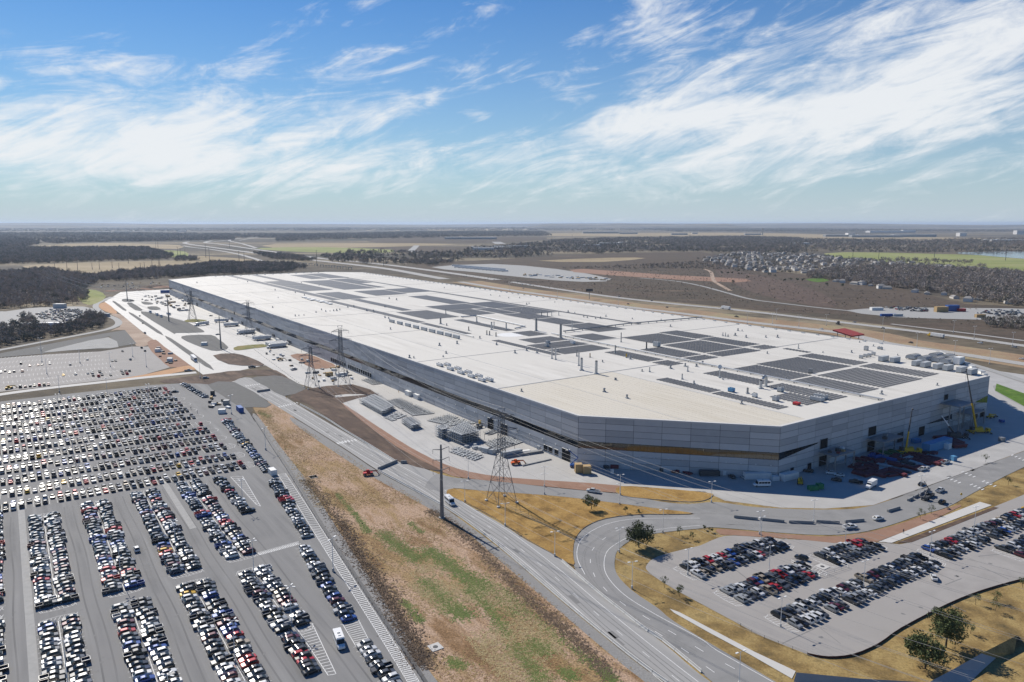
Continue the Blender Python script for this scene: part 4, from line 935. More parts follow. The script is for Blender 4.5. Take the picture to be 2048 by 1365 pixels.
def car_parts(kind):
    """dict of part builders for one kind of car, nose along +x"""
    body = MB(); pt = 'car_paint'
    if kind == 'sedan':
        loft(body, [(2.3, .35, .62, .72), (2.1, .25, .74, .86), (1.0, .22, .92, .92), (-.2, .22, .97, .93), (-1.5, .24, 1.02, .92), (-2.2, .32, .98, .84), (-2.36, .42, .8, .74)], pt)
        v = cabin(body, (1.05, -1.85), (.25, -1.0), .94, 1.44, .80, .60, pt); wb, wr = 1.42, -1.38
    elif kind == 'crossover':
        loft(body, [(2.25, .4, .7, .74), (2.1, .28, .92, .88), (1.1, .26, 1.05, .94), (-.3, .26, 1.1, .95), (-1.7, .28, 1.12, .94), (-2.2, .36, 1.1, .88), (-2.32, .45, .8, .8)], pt)
        v = cabin(body, (1.15, -2.2), (.35, -1.6), 1.07, 1.68, .84, .66, pt); wb, wr = 1.4, -1.36
    elif kind == 'hatchback':
        loft(body, [(2.0, .35, .65, .72), (1.85, .25, .8, .84), (.9, .22, .98, .88), (-1.3, .24, 1.05, .88), (-1.9, .32, 1.02, .82), (-2.0, .42, .8, .76)], pt)
        v = cabin(body, (1.0, -1.9), (.2, -1.4), .98, 1.5, .78, .6, pt); wb, wr = 1.25, -1.25
    else:
        loft(body, [(2.85, .5, .95, .8), (2.7, .35, 1.05, .95), (1.5, .33, 1.15, 1.0), (-.9, .33, 1.2, 1.0)], pt)
        v = cabin(body, (1.55, -.85), (.85, -.65), 1.15, 1.84, .9, .74, pt); wb, wr = 1.85, -1.75
        body.box(-2.95, -.9, -.99, .99, .4, .62, pt); body.box(-2.95, -.9, .88, 1.0, .62, 1.2, pt); body.box(-2.95, -.9, -1.0, -.88, .62, 1.2, pt); body.box(-2.97, -2.87, -.88, .88, .62, 1.2, pt)
        body.box(-2.86, -.92, -.87, .87, .621, .66, 'steel_grey')
    gl = {}
    def q(vs):
        b = MB(); b.add(vs, [(0, 1, 2, 3)], 'glass_car'); return b
    gl['windscreen'] = q(pane(v, (0, 1, 5, 4), .07)); gl['rear_window'] = q(pane(v, (2, 3, 7, 6), .12))
    sw = [q(pane(v, (1, 2, 6, 5), .13)), q(pane(v, (3, 0, 4, 7), .13))]
    wh = MB(); r = .33 if kind != 'pickup' else .4
    wh.cyl((0, -.11, 0), (0, .11, 0), r, r, 10, 'black_rubber'); wh.cyl((0, -.125, 0), (0, .125, 0), r * .62, r * .62, 8, 'rim')
    hw = .80 if kind != 'pickup' else .88
    wpos = [(wb, -hw, r), (wb, hw, r), (wr, -hw, r), (wr, hw, r)]
    return body, gl, sw, wh, wpos
CARP = {k: car_parts(k) for k, _ in KINDS}
PROTO = {}
def make_car(kind, name=None):
    if kind not in PROTO:
        body, gl, sw, wh, wpos = CARP[kind]
        root = body.build(name or kind, linked=False); kids = []
        for n_, b in gl.items(): kids.append(b.build(n_, linked=False))
        for b in sw: kids.append(b.build('side_window', linked=False))
        w0 = wh.build('wheel', linked=False)
        PROTO[kind] = (root, kids, w0, wpos)
    root, kids, w0, wpos = PROTO[kind]
    r = bpy.data.objects.new(name or kind, root.data); COL.objects.link(r)
    for k in kids:
        c = bpy.data.objects.new(k.name.split('.')[0], k.data); COL.objects.link(c); c.parent = r
    for p in wpos:
        c = bpy.data.objects.new('wheel', w0.data); COL.objects.link(c); c.parent = r; c.location = p
    return r
def put_car(p, rz, kind, paint, label, cat='car', group=None):
    o = make_car(kind, 'parked_' + kind if group else kind); o.location = p; o.rotation_euler = (0, 0, rz); o.color = (*paint, 1)
    return tag(o, label, 'pickup' if kind == 'pickup' else cat, group)
def car_arrays(kind):
    body, gl, sw, wh, wpos = CARP[kind]; V = list(body.v); Fc = []; Mi = []
    mm = {'car_paint': 0, 'glass_car': 1, 'black_rubber': 2, 'rim': 3, 'steel_grey': 3}
    for f, m in zip(body.f, body.m): Fc.append(f); Mi.append(mm[body.mats[m]])
    for b in list(gl.values()) + sw:
        k = len(V); V += b.v; Fc += [tuple(a + k for a in f) for f in b.f]; Mi += [1] * len(b.f)
    for p in wpos:
        t = MB(); t.cyl((p[0], p[1] - .11, p[2]), (p[0], p[1] + .11, p[2]), p[2], p[2], 6, 'black_rubber')
        k = len(V); V += t.v; Fc += [tuple(a + k for a in f) for f in t.f]; Mi += [2] * len(t.f)
    return np.array(V, dtype=float), Fc, np.array(Mi)
CARA = {k: car_arrays(k) for k, _ in KINDS}
STUFF = []            # (point, rz, kind, paint)
CARS = []             # parked cars to be sorted: dict(p, rz, kind, paint, row, idx)
FW = R
def row(name, p0, p1, n, head, fill=.97, flip=.25, jit=.12, rng=R, skip=()):
    """n stalls between two points; head = heading of the noses"""
    occ = []
    for i in range(n):
        if i in skip or rng.random() > fill: continue
        p = p0 + (p1 - p0) * ((i + .5) / n); rz = head + (math.pi if rng.random() < flip else 0)
        k = wpick(KINDS, rng)[0]; c = wpick(PAINTS, rng)
        p = p + Vector((math.cos(head), math.sin(head), 0)) * rng.uniform(-.3, .3) + Vector((rng.uniform(-jit, jit), rng.uniform(-jit, jit), 0))
        occ.append(dict(p=Vector((p.x, p.y, LOTZ)), rz=rz + rng.uniform(-.025, .025), kind=k, paint=c, row=name, idx=len(occ) + 1))
    CARS.extend(occ)
    return occ
LOTZ = RD + .012
LINES = MB(); LZ = RD + .02
def double_row(nth, t, s0, s1, toward, sides=(1, 1), full=None):
    """two rows nose to nose about the line t = const, s0 = end at the cross aisle"""
    n = int(abs(s1 - s0) / 2.72); s1 = s0 + math.copysign(n * 2.72, s1 - s0)
    for j, sg in enumerate((-1, 1)):
        if not sides[j]: continue
        tt = t + sg * 2.85
        nm = ('%s side, %s double row from strip' % (('strip', 'walkway')[j], nth), toward)
        row(nm, S(s0, tt), S(s1, tt), n, math.atan2(LT.y, LT.x) + (math.pi if sg > 0 else 0), .985)
        for i in range(n + 1):
            s_ = s0 + (s1 - s0) * i / n; line(LINES, S(s_, t + sg * .1), S(s_, t + sg * 5.6), .12, LZ, 'paint_white')
    line(LINES, S(s0, t), S(s1, t), .18, LZ, 'paint_white')
    # hatched ends
    for e, sg in ((s0, -1 if s1 > s0 else 1), (s1, 1 if s1 > s0 else -1)):
        a = [S(e + sg * .6, t - 5), S(e + sg * 2.6, t - 4.2), S(e + sg * 3.1, t), S(e + sg * 2.6, t + 4.2), S(e + sg * .6, t + 5)]
        for p, q in zip(a[:-1], a[1:]): line(LINES, p, q, .14, LZ, 'paint_white')
        for k in range(-4, 5): line(LINES, S(e + sg * .5, t + k * 1.1), S(e + sg * 2.6, t + k * 1.1 + .7), .12, LZ, 'paint_white')
def s_of(u, v): return ST(G(u, v))[0]
TW, AW = 'toward factory from cross aisle', 'past cross aisle away from factory'
# block next to the long far rows
for nth, t, top, bot in (('first', 4.2, (83, 1030), (111, 1216)), ('second', 22.5, (186, 1003), (244, 1186)), ('third', 41.2, (289, 984), (366, 1150)), ('fourth', 59.4, (372, 966), (478, 1118))):
    double_row(nth, t, s_of(*bot) + 1, s_of(*top) - 1, TW)
for nth, t, top in (('first', 4.0, (113, 1241)), ('second', 22.8, (257, 1208)), ('third', 41.3, (384, 1168)), ('fourth', 59.6, (501, 1142))):
    s0 = s_of(*top) - 1
    double_row(nth, t, s0, {'first': 152, 'second': 140, 'third': 128, 'fourth': s_of(593, 1268)}[nth], AW)
    if nth == 'fourth': row(('fourth double row, strip side', 'from hatched triangle end'), S(s_of(593, 1268), 56.7), S(s_of(640, 1345), 56.7), 12, math.atan2(LT.y, LT.x), 1.0)
double_row('offside', -14.3, s_of(-20, 1220), s_of(-40, 1030), TW, (0, 1)); double_row('offside', -14.3, s_of(-20, 1245), 160, AW, (0, 1))
# short row and the long single row by the walkway
c5a, c5b = G(441, 956), G(489, 1030); row(('short single row beside the fenced hatching', 'counting from far rows'), S(ST(c5a)[0], 72), S(ST(c5b)[0], 72), 15, math.atan2(LT.y, LT.x), 1.0, .15)
def single(name, way, a, b, n, fill=1.0, off=0.0):
    p, q = G(*a), G(*b); d = (q - p).normalized(); nrm = Vector((-d.y, d.x, 0)); h = math.atan2(nrm.y, nrm.x)
    row((name, way), p, q, n, h, fill, .3)
    for i in range(n + 1):
        c = p + (q - p) * (i / n); line(LINES, c - nrm * 2.8, c + nrm * 2.8, .12, LZ, 'paint_white')
single('walkway row between barrels and shelter', 'from the shelter', (537, 946), (451, 842), 37)
single('walkway row between shelter and crossing', 'from the shelter', (547, 962), (617, 1078), 25)
single('walkway row between crossing and bus', 'from the crossing', (607, 1096), (700, 1246), 20)
single('walkway row past the hatching beside bus', 'from the hatching', (726, 1290), (800, 1390), 10)
single('row by the portable cabins', 'from the cabins', (412, 797), (365, 769), 12)
# far block: pairs of rows across the lot
for k in range(12):
    c = 354.5 + 18.35 * k
    for sg in (-1, 1):
        tl = -26 - 6 * k; n = int((87 - tl) / 2.735)
        sk = ()
        if k == 11: n_lo = int((30 - tl) / 2.735)
        row(('far', str(k)), S(c + sg * 2.75, tl), S(c + sg * 2.75, 87), n, math.atan2(LS.y, LS.x) + (math.pi if sg > 0 else 0), .96 if k < 11 else .93, .3)
        for i in range(n + 1):
            t_ = tl + (87 - tl) * i / n; line(LINES, S(c + sg * .1, t_), S(c + sg * 5.4, t_), .12, LZ, 'paint_white')
    line(LINES, S(c, -40 - 8 * k), S(c, 87), .16, LZ, 'paint_white')
    a = [S(c - 5, 87.5), S(c - 4, 90.5), S(c, 92), S(c + 4, 90.5), S(c + 5, 87.5)]
    for p, q in zip(a[:-1], a[1:]): line(LINES, p, q, .15, LZ, 'paint_white')
    if k < 3:
        for j in range(-4, 5): line(LINES, S(c + j * 1.05, 87.8), S(c + j * 1.05 + .6, 90.6), .13, LZ, 'paint_white')
# striped walkway beside the long row
wp = smooth(pxs((500, 836), (530, 885), (570, 950), (625, 1030), (680, 1115), (735, 1205), (790, 1295), (850, 1395)), 5, False)
wq = smooth(pxs((512, 850), (545, 905), (578, 957), (636, 1052), (697, 1145), (757, 1238), (820, 1335), (870, 1415)), 5, False)
edge_l = smooth(pxs((556, 950), (600, 1020), (640, 1085), (700, 1180), (760, 1275), (815, 1365), (850, 1425)), 6, False); edge_r = smooth(pxs((571, 948), (616, 1016), (664, 1092), (724, 1186), (786, 1282), (842, 1370), (880, 1430)), 6, False)
for e in (edge_l, edge_r):
    for p, q in zip(e[:-1], e[1:]): line(LINES, p, q, .2, LZ, 'paint_white')
nst = 118
def at_frac(path, f):
    x = f * (len(path) - 1); i = min(int(x), len(path) - 2); return path[i] + (path[i + 1] - path[i]) * (x - i)
for i in range(nst):
    line(LINES, at_frac(edge_l, i / nst), at_frac(edge_r, i / nst), .28, LZ, 'paint_white')
# hatched islands
def hatch(pts, n, w=.22, ends=True):
    P = [Vector((p.x, p.y, 0)) for p in pts]; m_ = len(P)
    if ends:
        for i in range(m_): line(LINES, P[i], P[(i + 1) % m_], .2, LZ, 'paint_white')
    a, b_, c, d = P[0], P[1], P[2], P[3]
    for i in range(1, n): line(LINES, a + (b_ - a) * i / n, d + (c - d) * i / n, w, LZ, 'paint_white')
hatch(zpts('V', (885, 800), (1210, 1290), (1290, 1275), (1045, 755)), 18)
hatch(zpts('V', (1360, 770), (1500, 1000), (1650, 975), (1520, 720)), 12)
hatch(zpts('D', (1350, 628), (1500, 790), (1525, 800), (1420, 625)), 14)
hatch(zpts('E', (1510, 268), (1520, 282), (1755, 218), (1745, 202)), 2)
for i in range(26):
    p = GZ('E', 1515 + i * 9.2, 270 - i * 2.6); q = GZ('E', 1528 + i * 9.2, 280 - i * 2.5); line(LINES, p, q, .3, LZ, 'paint_white')
o = LINES.build('stall_lines', LOT); o['kind'] = 'stuff'
b = MB(); b.flat([S(s_, t_) for s_, t_ in ((150, -4.0), (150, -1.75), (372, -1.75), (372, -4.0))], RD + .012, 'concrete_strip'); b.flat([S(s_, t_) for s_, t_ in ((s_of(376, 1060), 49.6), (s_of(376, 1060), 52), (s_of(308, 968), 52), (s_of(308, 968), 49.6))], RD + .012, 'concrete_strip')
o = b.build('concrete_strip', LOT)
# right-hand car park
LR = MB()
def slanted(name, way, a, b, n, car_dir, fill=.97, two=True):
    """a-b: middle line of a double row, car_dir: px vector along a car"""
    p, q = G(*a), G(*b); d = (q - p).normalized(); nrm = Vector((-d.y, d.x, 0))
    for j, sg in enumerate((1, -1)):
        if not two and j: continue
        o_ = nrm * (2.85 * sg)
        row((name + (', factory side' if sg > 0 else ', slope side'), way), p + o_, q + o_, n, math.atan2(nrm.y, nrm.x) + (math.pi if sg > 0 else 0), fill, .5)
        for i in range(n + 1):
            c = p + (q - p) * (i / n); line(LR, c + nrm * sg * .1, c + nrm * sg * 5.5, .12, LZ, 'paint_white')
    for e, sg in ((p, -1), (q, 1)):
        w = [e + d * sg * .4 + nrm * 5.4, e + d * sg * 2.6 + nrm * 4.6, e + d * sg * 2.9, e + d * sg * 2.6 - nrm * 4.6, e + d * sg * .4 - nrm * 5.4]
        for x, y in zip(w[:-1], w[1:]): line(LR, x, y, .16, LZ, 'paint_white')
        for k in range(-4, 5): line(LR, e + d * sg * .4 + nrm * (k * 1.15), e + d * sg * 2.7 + nrm * (k * 1.15 + .6), .14, LZ, 'paint_white')
slanted('double row by the small oak', 'from the oak', (1378, 1146), (1558, 1088), 21, None)
slanted('double row below the oak', 'from the oak', (1462, 1196), (1622, 1140), 19, None)
slanted('double row beside the grass slope', 'from the footpath end', (1568, 1246), (1856, 1122), 32, None)
slanted('double row beyond the round manhole', 'from the manhole', (1650, 1122), (1742, 1090), 11, None)
slanted('double row by the footpath', 'from the manhole side', (1868, 1110), (2090, 1020), 28, None)
slanted('short double row past the footpath row', 'from the manhole side', (2020, 1110), (2130, 1065), 13, None)
o = LR.build('stall_lines', LOT_R); o['kind'] = 'stuff'
b = MB()
for i in range(46):
    x, y = R.uniform(200, 1900), R.uniform(150, 850); p = GZ('H', x, y)
    if inside(p.x, p.y, [(q.x, q.y) for q in pxs((1468, 1078), (1758, 1090), (1929, 1050), (2048, 1000), (2048, 1150), (1890, 1205), (1760, 1280), (1660, 1308), (1520, 1265), (1350, 1172), (1310, 1130))]):
        if i % 2: b.obox((p.x, p.y, RD + .004), R.uniform(4, 16), R.uniform(.12, .4), .004, R.choice((.35, .5, 2.0)) + R.uniform(-.2, .2), 'patch_asphalt')
        else: b.flat([p + Vector((math.cos(j / 9 * 6.283) * R.uniform(.3, .9), math.sin(j / 9 * 6.283) * R.uniform(.3, .9), 0)) for j in range(9)], RD + .006, 'patch_asphalt')
o = b.build('oil_stain', LOT_R); o['kind'] = 'stuff'
b = MB()
for i in range(120):
    p = S(R.uniform(150, 350), R.uniform(-12, 85)); b.flat([p + Vector((math.cos(j / 9 * 6.283) * R.uniform(.2, .8), math.sin(j / 9 * 6.283) * R.uniform(.2, .8), 0)) for j in range(9)], RD + .006 + i * .00003, 'patch_asphalt')
for t_ in (13.3, 31.8, 50.4, 66.5, -5): 
    for off in (-1.6, 1.4): ribbon(b, [S(s_, t_ + off + math.sin(s_ * .09 + t_) * .3) for s_ in range(150, 345, 4)], .5, RD + .005, 'asphalt_track')
o = b.build('oil_stain', LOT); o['kind'] = 'stuff'
# nearly empty car park
LE = MB(); p0 = GZ('S', 0, 600)
for k in range(7):
    a = GZ('S', -150, 610 + k * 46 + k * k * 1.2); c = GZ('S', 1000 + k * 60, 540 + k * 34 + k * k * .4); d = (c - a); n = int(d.length / 2.75); dn = d.normalized(); nr = Vector((-dn.y, dn.x, 0))
    line(LE, a, c, .2, LZ, 'paint_white')
    for i in range(n): 
        q = a + dn * (i * 2.75); line(LE, q - nr * 5, q + nr * 5, .16, LZ, 'paint_white')
o = LE.build('stall_lines'); tag(o, 'white stall lines of the nearly empty car park', None, None, 'structure')
for (x, y) in ((215, 660), (305, 683), (390, 675), (430, 668), (510, 660), (720, 670), (10, 750), (55, 735), (100, 750), (145, 742), (230, 740), (650, 778), (775, 768), (900, 760), (945, 755), (1022, 745), (955, 783), (1010, 790), (1045, 775), (1135, 778), (1245, 735), (1290, 740), (1325, 735), (1260, 765), (1300, 765), (1150, 632), (1185, 632), (1335, 618), (1255, 533), (1485, 530), (1450, 498), (895, 618), (208, 900), (260, 897), (310, 892), (355, 887), (405, 883), (453, 879), (497, 876)):
    k = wpick(KINDS, R)[0]; c = wpick(PAINTS, R); CARS.append(dict(p=GZ('S', x, y) + Vector((0, 0, LOTZ)), rz=ROT_S + R.choice((0, math.pi)), kind=k, paint=c, row=('empty', ''), idx=0))
# crowded gravel pound behind the thicket
for (x, y) in scatter([(370, 150), (520, 105), (800, 100), (1000, 140), (1020, 190), (800, 225), (540, 215), (400, 190)], 230, R):
    k = wpick(KINDS, R)[0]; c = wpick(PAINTS, R); CARS.append(dict(p=GZ('S', x, y) + Vector((0, 0, .15)), rz=R.uniform(0, .4) + ROT_S, kind=k, paint=c, row=('pound', ''), idx=0))
for poly, n in (([(400, 800), (600, 790), (950, 815), (900, 850), (620, 850)], 60), ([(1480, 870), (1640, 830), (2000, 830), (2040, 890), (1800, 905)], 50)):
    for (x, y) in scatter(poly, n, R): CARS.append(dict(p=GZ('d', x, y) + Vector((0, 0, .3)), rz=R.uniform(0, 3), kind=wpick(KINDS, R)[0], paint=wpick(PAINTS, R), row=('pound', ''), idx=0))
def in_view(p):
    q = p - Vector((0, 0, CAM_H)); dep = q.y * math.cos(PITCH) - q.z * math.sin(PITCH); up = q.y * math.sin(PITCH) + q.z * math.cos(PITCH)
    u, v = CX + FPX * q.x / dep, CY - FPX * up / dep
    return -15 < u < 2063 and v < 1385
vis = [c for c in CARS if in_view(c['p'])]
vis.sort(key=lambda c: (c['p'] - Vector((0, 0, CAM_H))).length)
single_ok = [c for c in vis if c['row'][0] not in ('far', 'empty', 'pound') and 'offside' not in c['row'][0]][:300]
ids = {id(c) for c in single_ok}
for c in single_ok:
    nm, way = c['row']
    lab = '%s %s, %s %s, %s' % (c['paint'][0], c['kind'], ordinal(c['idx']), way, nm)
    put_car(c['p'], c['rz'], c['kind'], c['paint'][1], lab, 'car', 'cars parked in the marked rows')
rest = [c for c in vis if id(c) not in ids]
def merged_cars(cars):
    Vs = []; Fs = []; Ms = []; Cs = []; off = 0
    for c in cars:
        V, Fc, Mi = CARA[c['kind']]; ca, sa = math.cos(c['rz']), math.sin(c['rz'])
        W = np.column_stack((V[:, 0] * ca - V[:, 1] * sa + c['p'].x, V[:, 0] * sa + V[:, 1] * ca + c['p'].y, V[:, 2] + c['p'].z))
        Vs.append(W); Fs += [tuple(a + off for a in f) for f in Fc]; Ms.append(Mi); off += len(V); Cs += [c['paint'][1]] * len(Fc)
    me = bpy.data.meshes.new('parked_cars'); me.from_pydata(np.concatenate(Vs).tolist(), [], Fs)
    for n_ in ('car_paint_lot', 'glass_car', 'black_rubber', 'rim'): me.materials.append(MATS[n_])
    me.polygons.foreach_set('material_index', np.concatenate(Ms))
    at = me.attributes.new('paint', 'FLOAT_COLOR', 'FACE'); cc = np.ones((len(Cs), 4), dtype=np.float32); cc[:, :3] = np.array(Cs); at.data.foreach_set('color', cc.ravel())
    me.update(); o = bpy.data.objects.new('parked_cars', me); COL.objects.link(o)
    tag(o, 'hundreds of parked cars filling the far rows of the car parks', 'cars', None, 'stuff')
merged_cars(rest)
print('cars', len(CARS), 'visible', len(vis), 'single', len(single_ok))

# ---------------------------------------------------------------- vehicles with their own build
YZ = LV + .05            # yard level
def wheels(t, pos, r, w=.26):
    b = MB(); b.cyl((0, -w / 2, 0), (0, w / 2, 0), r, r, 12, 'black_rubber'); b.cyl((0, -w / 2 - .01, 0), (0, w / 2 + .01, 0), r * .55, r * .55, 8, 'rim')
    o = b.build('wheel', t); o.location = pos[0]
    for p in pos[1:]:
        c = o.copy(); COL.objects.link(c); c.location = p
def minibus():
    t = empty('minibus')
    b = MB(); b.box(-3.7, 1.9, -1.12, 1.12, .45, 2.75, 'white_paint'); b.box(-3.6, 1.7, -1.02, 1.02, 2.75, 2.85, 'white_paint'); loft(b, [(3.7, .5, 1.05, .85), (3.5, .4, 1.2, .98), (2.5, .4, 1.42, 1.05), (1.89, .4, 1.6, 1.06)], 'white_paint'); b.build('body', t)
    v = [(2.6, -1.0, 1.4), (2.6, 1.0, 1.4), (1.9, 1.0, 1.4), (1.9, -1.0, 1.4), (2.1, -.95, 2.5), (2.1, .95, 2.5), (1.9, .95, 2.5), (1.9, -.95, 2.5)]
    b = MB(); b.add(v, [(0, 1, 5, 4), (1, 2, 6, 5), (3, 0, 4, 7)], 'glass_car'); b.add(v, [(4, 5, 6, 7)], 'white_paint'); b.build('windscreen', t)
    for sy in (-1, 1):
        for x0 in (-3.4, -2.1, -.8, .5):
            b = MB(); b.box(x0, x0 + 1.15, sy * 1.13 - .01, sy * 1.13 + .01, 1.55, 2.35, 'glass_car'); b.build('side_window', t)
    b = MB(); b.box(-3.73, -3.69, -.8, .8, 1.5, 2.4, 'glass_car'); b.build('rear_window', t)
    for x0 in (-1.2, .3):
        b = MB(); b.box(x0 - .4, x0 + .4, -.4, .4, 2.85, 3.0, 'unit_white'); b.build('roof_hatch', t)
    b = MB(); b.box(-.5, .0, -.35, .35, 2.85, 2.92, 'steel_dark'); b.build('roof_window', t)
    wheels(t, [(2.6, -.95, .42), (2.6, .95, .42), (-2.3, -.95, .42), (-2.3, .95, .42)], .42); return t
def semi(tract='trailer_white', box='trailer_white', with_trailer=True):
    t = empty('semi_truck')
    b = MB(); b.box(5.2, 7.2, -1.2, 1.2, .8, 3.5, tract); loft(b, [(9.0, .6, 1.3, 1.0), (8.7, .5, 1.7, 1.15), (7.2, .5, 2.0, 1.2)], tract); b.add([(7.2, -1.1, 3.5), (7.2, 1.1, 3.5), (5.6, 1.1, 4.0), (5.6, -1.1, 4.0), (5.4, -1.1, 3.5), (5.4, 1.1, 3.5)], [(0, 1, 2, 3), (0, 3, 4), (1, 5, 2), (3, 2, 5, 4)], tract); b.build('cab', t)
    b = MB(); b.add([(7.22, -1.05, 2.1), (7.22, 1.05, 2.1), (7.22, 1.05, 3.2), (7.22, -1.05, 3.2)], [(0, 1, 2, 3)], 'glass_car'); b.build('windscreen', t)
    b = MB(); b.box(4.0, 8.0, -.5, .5, .6, .9, 'steel_dark'); b.build('chassis', t)
    if with_trailer:
        b = MB(); b.box(-9.0, 5.0, -1.28, 1.28, 1.2, 4.05, box); tr = b.build('trailer', t)
        b = MB()
        for x in (-6.0, -2.0, 2.0): b.box(x - .06, x + .06, -1.31, 1.31, 1.15, 4.07, box)
        b.box(-9.04, -9.0, -.04, .04, 1.2, 4.05, 'steel_dark'); b.build('rib', tr)
        b = MB(); b.box(-9, 5, -.5, .5, .9, 1.199, 'steel_dark'); b.build('rail', tr)
    wp = [(8.1, sy, .5) for sy in (-1.0, 1.0)] + [(x, sy, .5) for x in (4.4, 5.7) for sy in (-1.0, 1.0)]
    if with_trailer: wp += [(x, sy, .5) for x in (-8.0, -6.7) for sy in (-1.0, 1.0)]
    wheels(t, wp, .5, .4); return t
def trailer_only():
    t = empty('trailer'); b = MB(); b.box(-8, 8, -1.3, 1.3, 1.2, 4.1, 'trailer_white'); b.build('box', t)
    b = MB()
    for x in (-7.9, -4, 0, 4, 7.9): b.box(x - .06, x + .06, -1.33, 1.33, 1.15, 4.12, 'unit_grey')
    b.build('rib', t)
    b = MB(); b.box(-8, 8, -.5, .5, .9, 1.199, 'steel_dark'); b.box(5.5, 5.8, -.9, .9, 0, .95, 'steel_dark'); b.build('chassis', t)
    wheels(t, [(x, sy, .5) for x in (-6.8, -5.5) for sy in (-1, 1)], .5, .4); return t
def box_truck():
    t = empty('box_truck'); b = MB(); b.box(-3.6, 1.6, -1.15, 1.15, .9, 3.2, 'trailer_white'); b.build('box', t)
    b = MB(); loft(b, [(3.7, .5, 1.3, .95), (3.5, .45, 1.6, 1.0), (2.6, .45, 1.9, 1.05), (1.7, .45, 2.2, 1.05)], 'white_paint'); b.box(1.65, 2.3, -1.0, 1.0, 2.0, 2.6, 'white_paint'); b.build('cab', t)
    b = MB(); b.add([(2.75, -.95, 1.9), (2.75, .95, 1.9), (2.32, .9, 2.55), (2.32, -.9, 2.55)], [(0, 1, 2, 3)], 'glass_car'); b.build('windscreen', t)
    wheels(t, [(2.7, -.95, .42), (2.7, .95, .42), (-2.3, -.95, .42), (-2.3, .95, .42)], .42); return t
BUS = minibus(); SEMI = semi(); SEMI_Y = semi('yellow'); SEMI_D = semi('steel_dark', 'steel_dark', False); TRL = trailer_only(); BOXT = box_truck()
BUS['category'] = 'bus'
def head_px(a, b):
    p, q = G(*a), G(*b); return math.atan2(q.y - p.y, q.x - p.x)
place(BUS, G(679, 1289) + Vector((0, 0, LOTZ)), head_px((671, 1262), (690, 1312)), 'white minibus driving past the hatched triangle in the car park', 'bus')
place(BUS, G(900, 1008) + Vector((0, 0, RD + .02)), head_px((893, 999), (912, 1016)), 'white minibus on the service road beside the steel pole', 'bus')
place(BUS, GZ('I', 1705, 860) + Vector((0, 0, YZ)), math.pi + .06, 'white minibus parked in the shade of the factory', 'bus')
place(BOXT, GZ('J', 905, 880) + Vector((0, 0, YZ)), math.pi + .75, 'white box truck parked at the edge of the shade', 'truck')
place(SEMI, GZ('N', 1015, 790) + Vector((0, 0, YZ)), -1.0, 'white truck with trailer on the boulevard beside its gravel median', 'truck')
place(SEMI, GZ('N', 1090, 445) + Vector((0, 0, YZ)), -2.1, 'white truck turning between the gravel islands', 'truck')
place(SEMI, GZ('C', 300, 553) + Vector((0, 0, RD + .25)), 2.0, 'white truck with trailer on the highway', 'truck')
place(SEMI_Y, GZ('C', 1530, 718) + Vector((0, 0, RD + .25)), 1.95, 'yellow cab truck with white trailer on the highway', 'truck')
place(SEMI_D, GZ('C', 985, 648) + Vector((0, 0, RD + .25)), 1.95, 'dark flatbed truck without load on the highway', 'truck')
for i, (s_, t0) in enumerate(((688, 206), (692.5, 206.5), (697, 206), (701.5, 206), (742, 207), (746, 206), (795, 206), (799, 207), (803.5, 206), (862, 206), (866, 207), (906, 206))):
    p = S(s_, t0) + Vector((0, 0, YZ))
    if i in (0, 6): place(SEMI, S(s_, t0 - 2) + Vector((0, 0, YZ)), math.atan2(-LT.y, -LT.x), 'white truck still hitched to its trailer at dock, %s dock group' % ('first' if i == 0 else 'third'), 'truck')
    else: place(TRL, p, math.atan2(-LT.y, -LT.x), 'white trailer backed up to a loading dock', 'trailer', 'trailers at the loading docks')
for i, (x, y) in enumerate(((590, 320), (655, 345), (695, 362))): place(BOXT, GZ('N', x, y + 6) + Vector((0, 0, RD + .22)), -.9, 'white box van standing on the gravel island', 'van', 'vans on the gravel island')
place(BOXT, GZ('N', 770, 345) + Vector((0, 0, YZ)), -.6, 'white box van beside the tall pole', 'van')
for i, (x, y) in enumerate(((1830, 585), (1925, 615))): place(TRL, GZ('N', x, y + 14) + Vector((0, 0, YZ)), ROT_S, 'short white trailer along the wall, %s from the glass stair' % ordinal(2 - i), 'trailer', None, .62)
# single cars about the site
def one(k, x, y, rz, kind, col, label, z=YZ):
    o = put_car(GZ(k, x, y) + Vector((0, 0, z)), rz, kind, dict((n, c) for n, c, _ in PAINTS)[col], label)
    if 'upper yard' in label: o['group'] = 'vehicles in the upper yard'
SRZ = -0.98
one('E', 800, 255, ROT_S, 'crossover', 'white', 'white crossover driving in the aisle between double rows', LOTZ)
one('H', 1520, 420, 1.2, 'sedan', 'white', 'white sedan with dark glass roof driving round the car park rows', LOTZ)
one('H', 745, 305, 2.4, 'crossover', 'black', 'black crossover parked alone beside the round manhole', LOTZ)
one('H', 2025, 40, 2.7, 'sedan', 'white', 'white sedan alone on hatching by the footpath', LOTZ)
one('I', 205, 915, 2.75, 'pickup', 'white', 'white pickup driving past the lone oak', RD + .05)
one('D', 1025, 133, .3, 'sedan', 'black', 'black sedan leaving the far row ends', LOTZ)
one('J', 600, 780, 2.9, 'crossover', 'white', 'white crossover in shade below the first platform', YZ); one('J', 665, 795, 2.7, 'sedan', 'white', 'white sedan in shade next to white crossover', YZ)
one('J', 645, 832, 2.6, 'crossover', 'black', 'black crossover in shade near the box truck', YZ); one('J', 790, 848, 2.6, 'pickup', 'black', 'black pickup in shade next to the box truck', YZ)
one('J', 435, 765, 2.6, 'crossover', 'black', 'black crossover in shade beside the small wall windows', YZ); one('J', 1290, 752, .55, 'pickup', 'white', 'white pickup at shade edge beside the steel bundles', YZ)
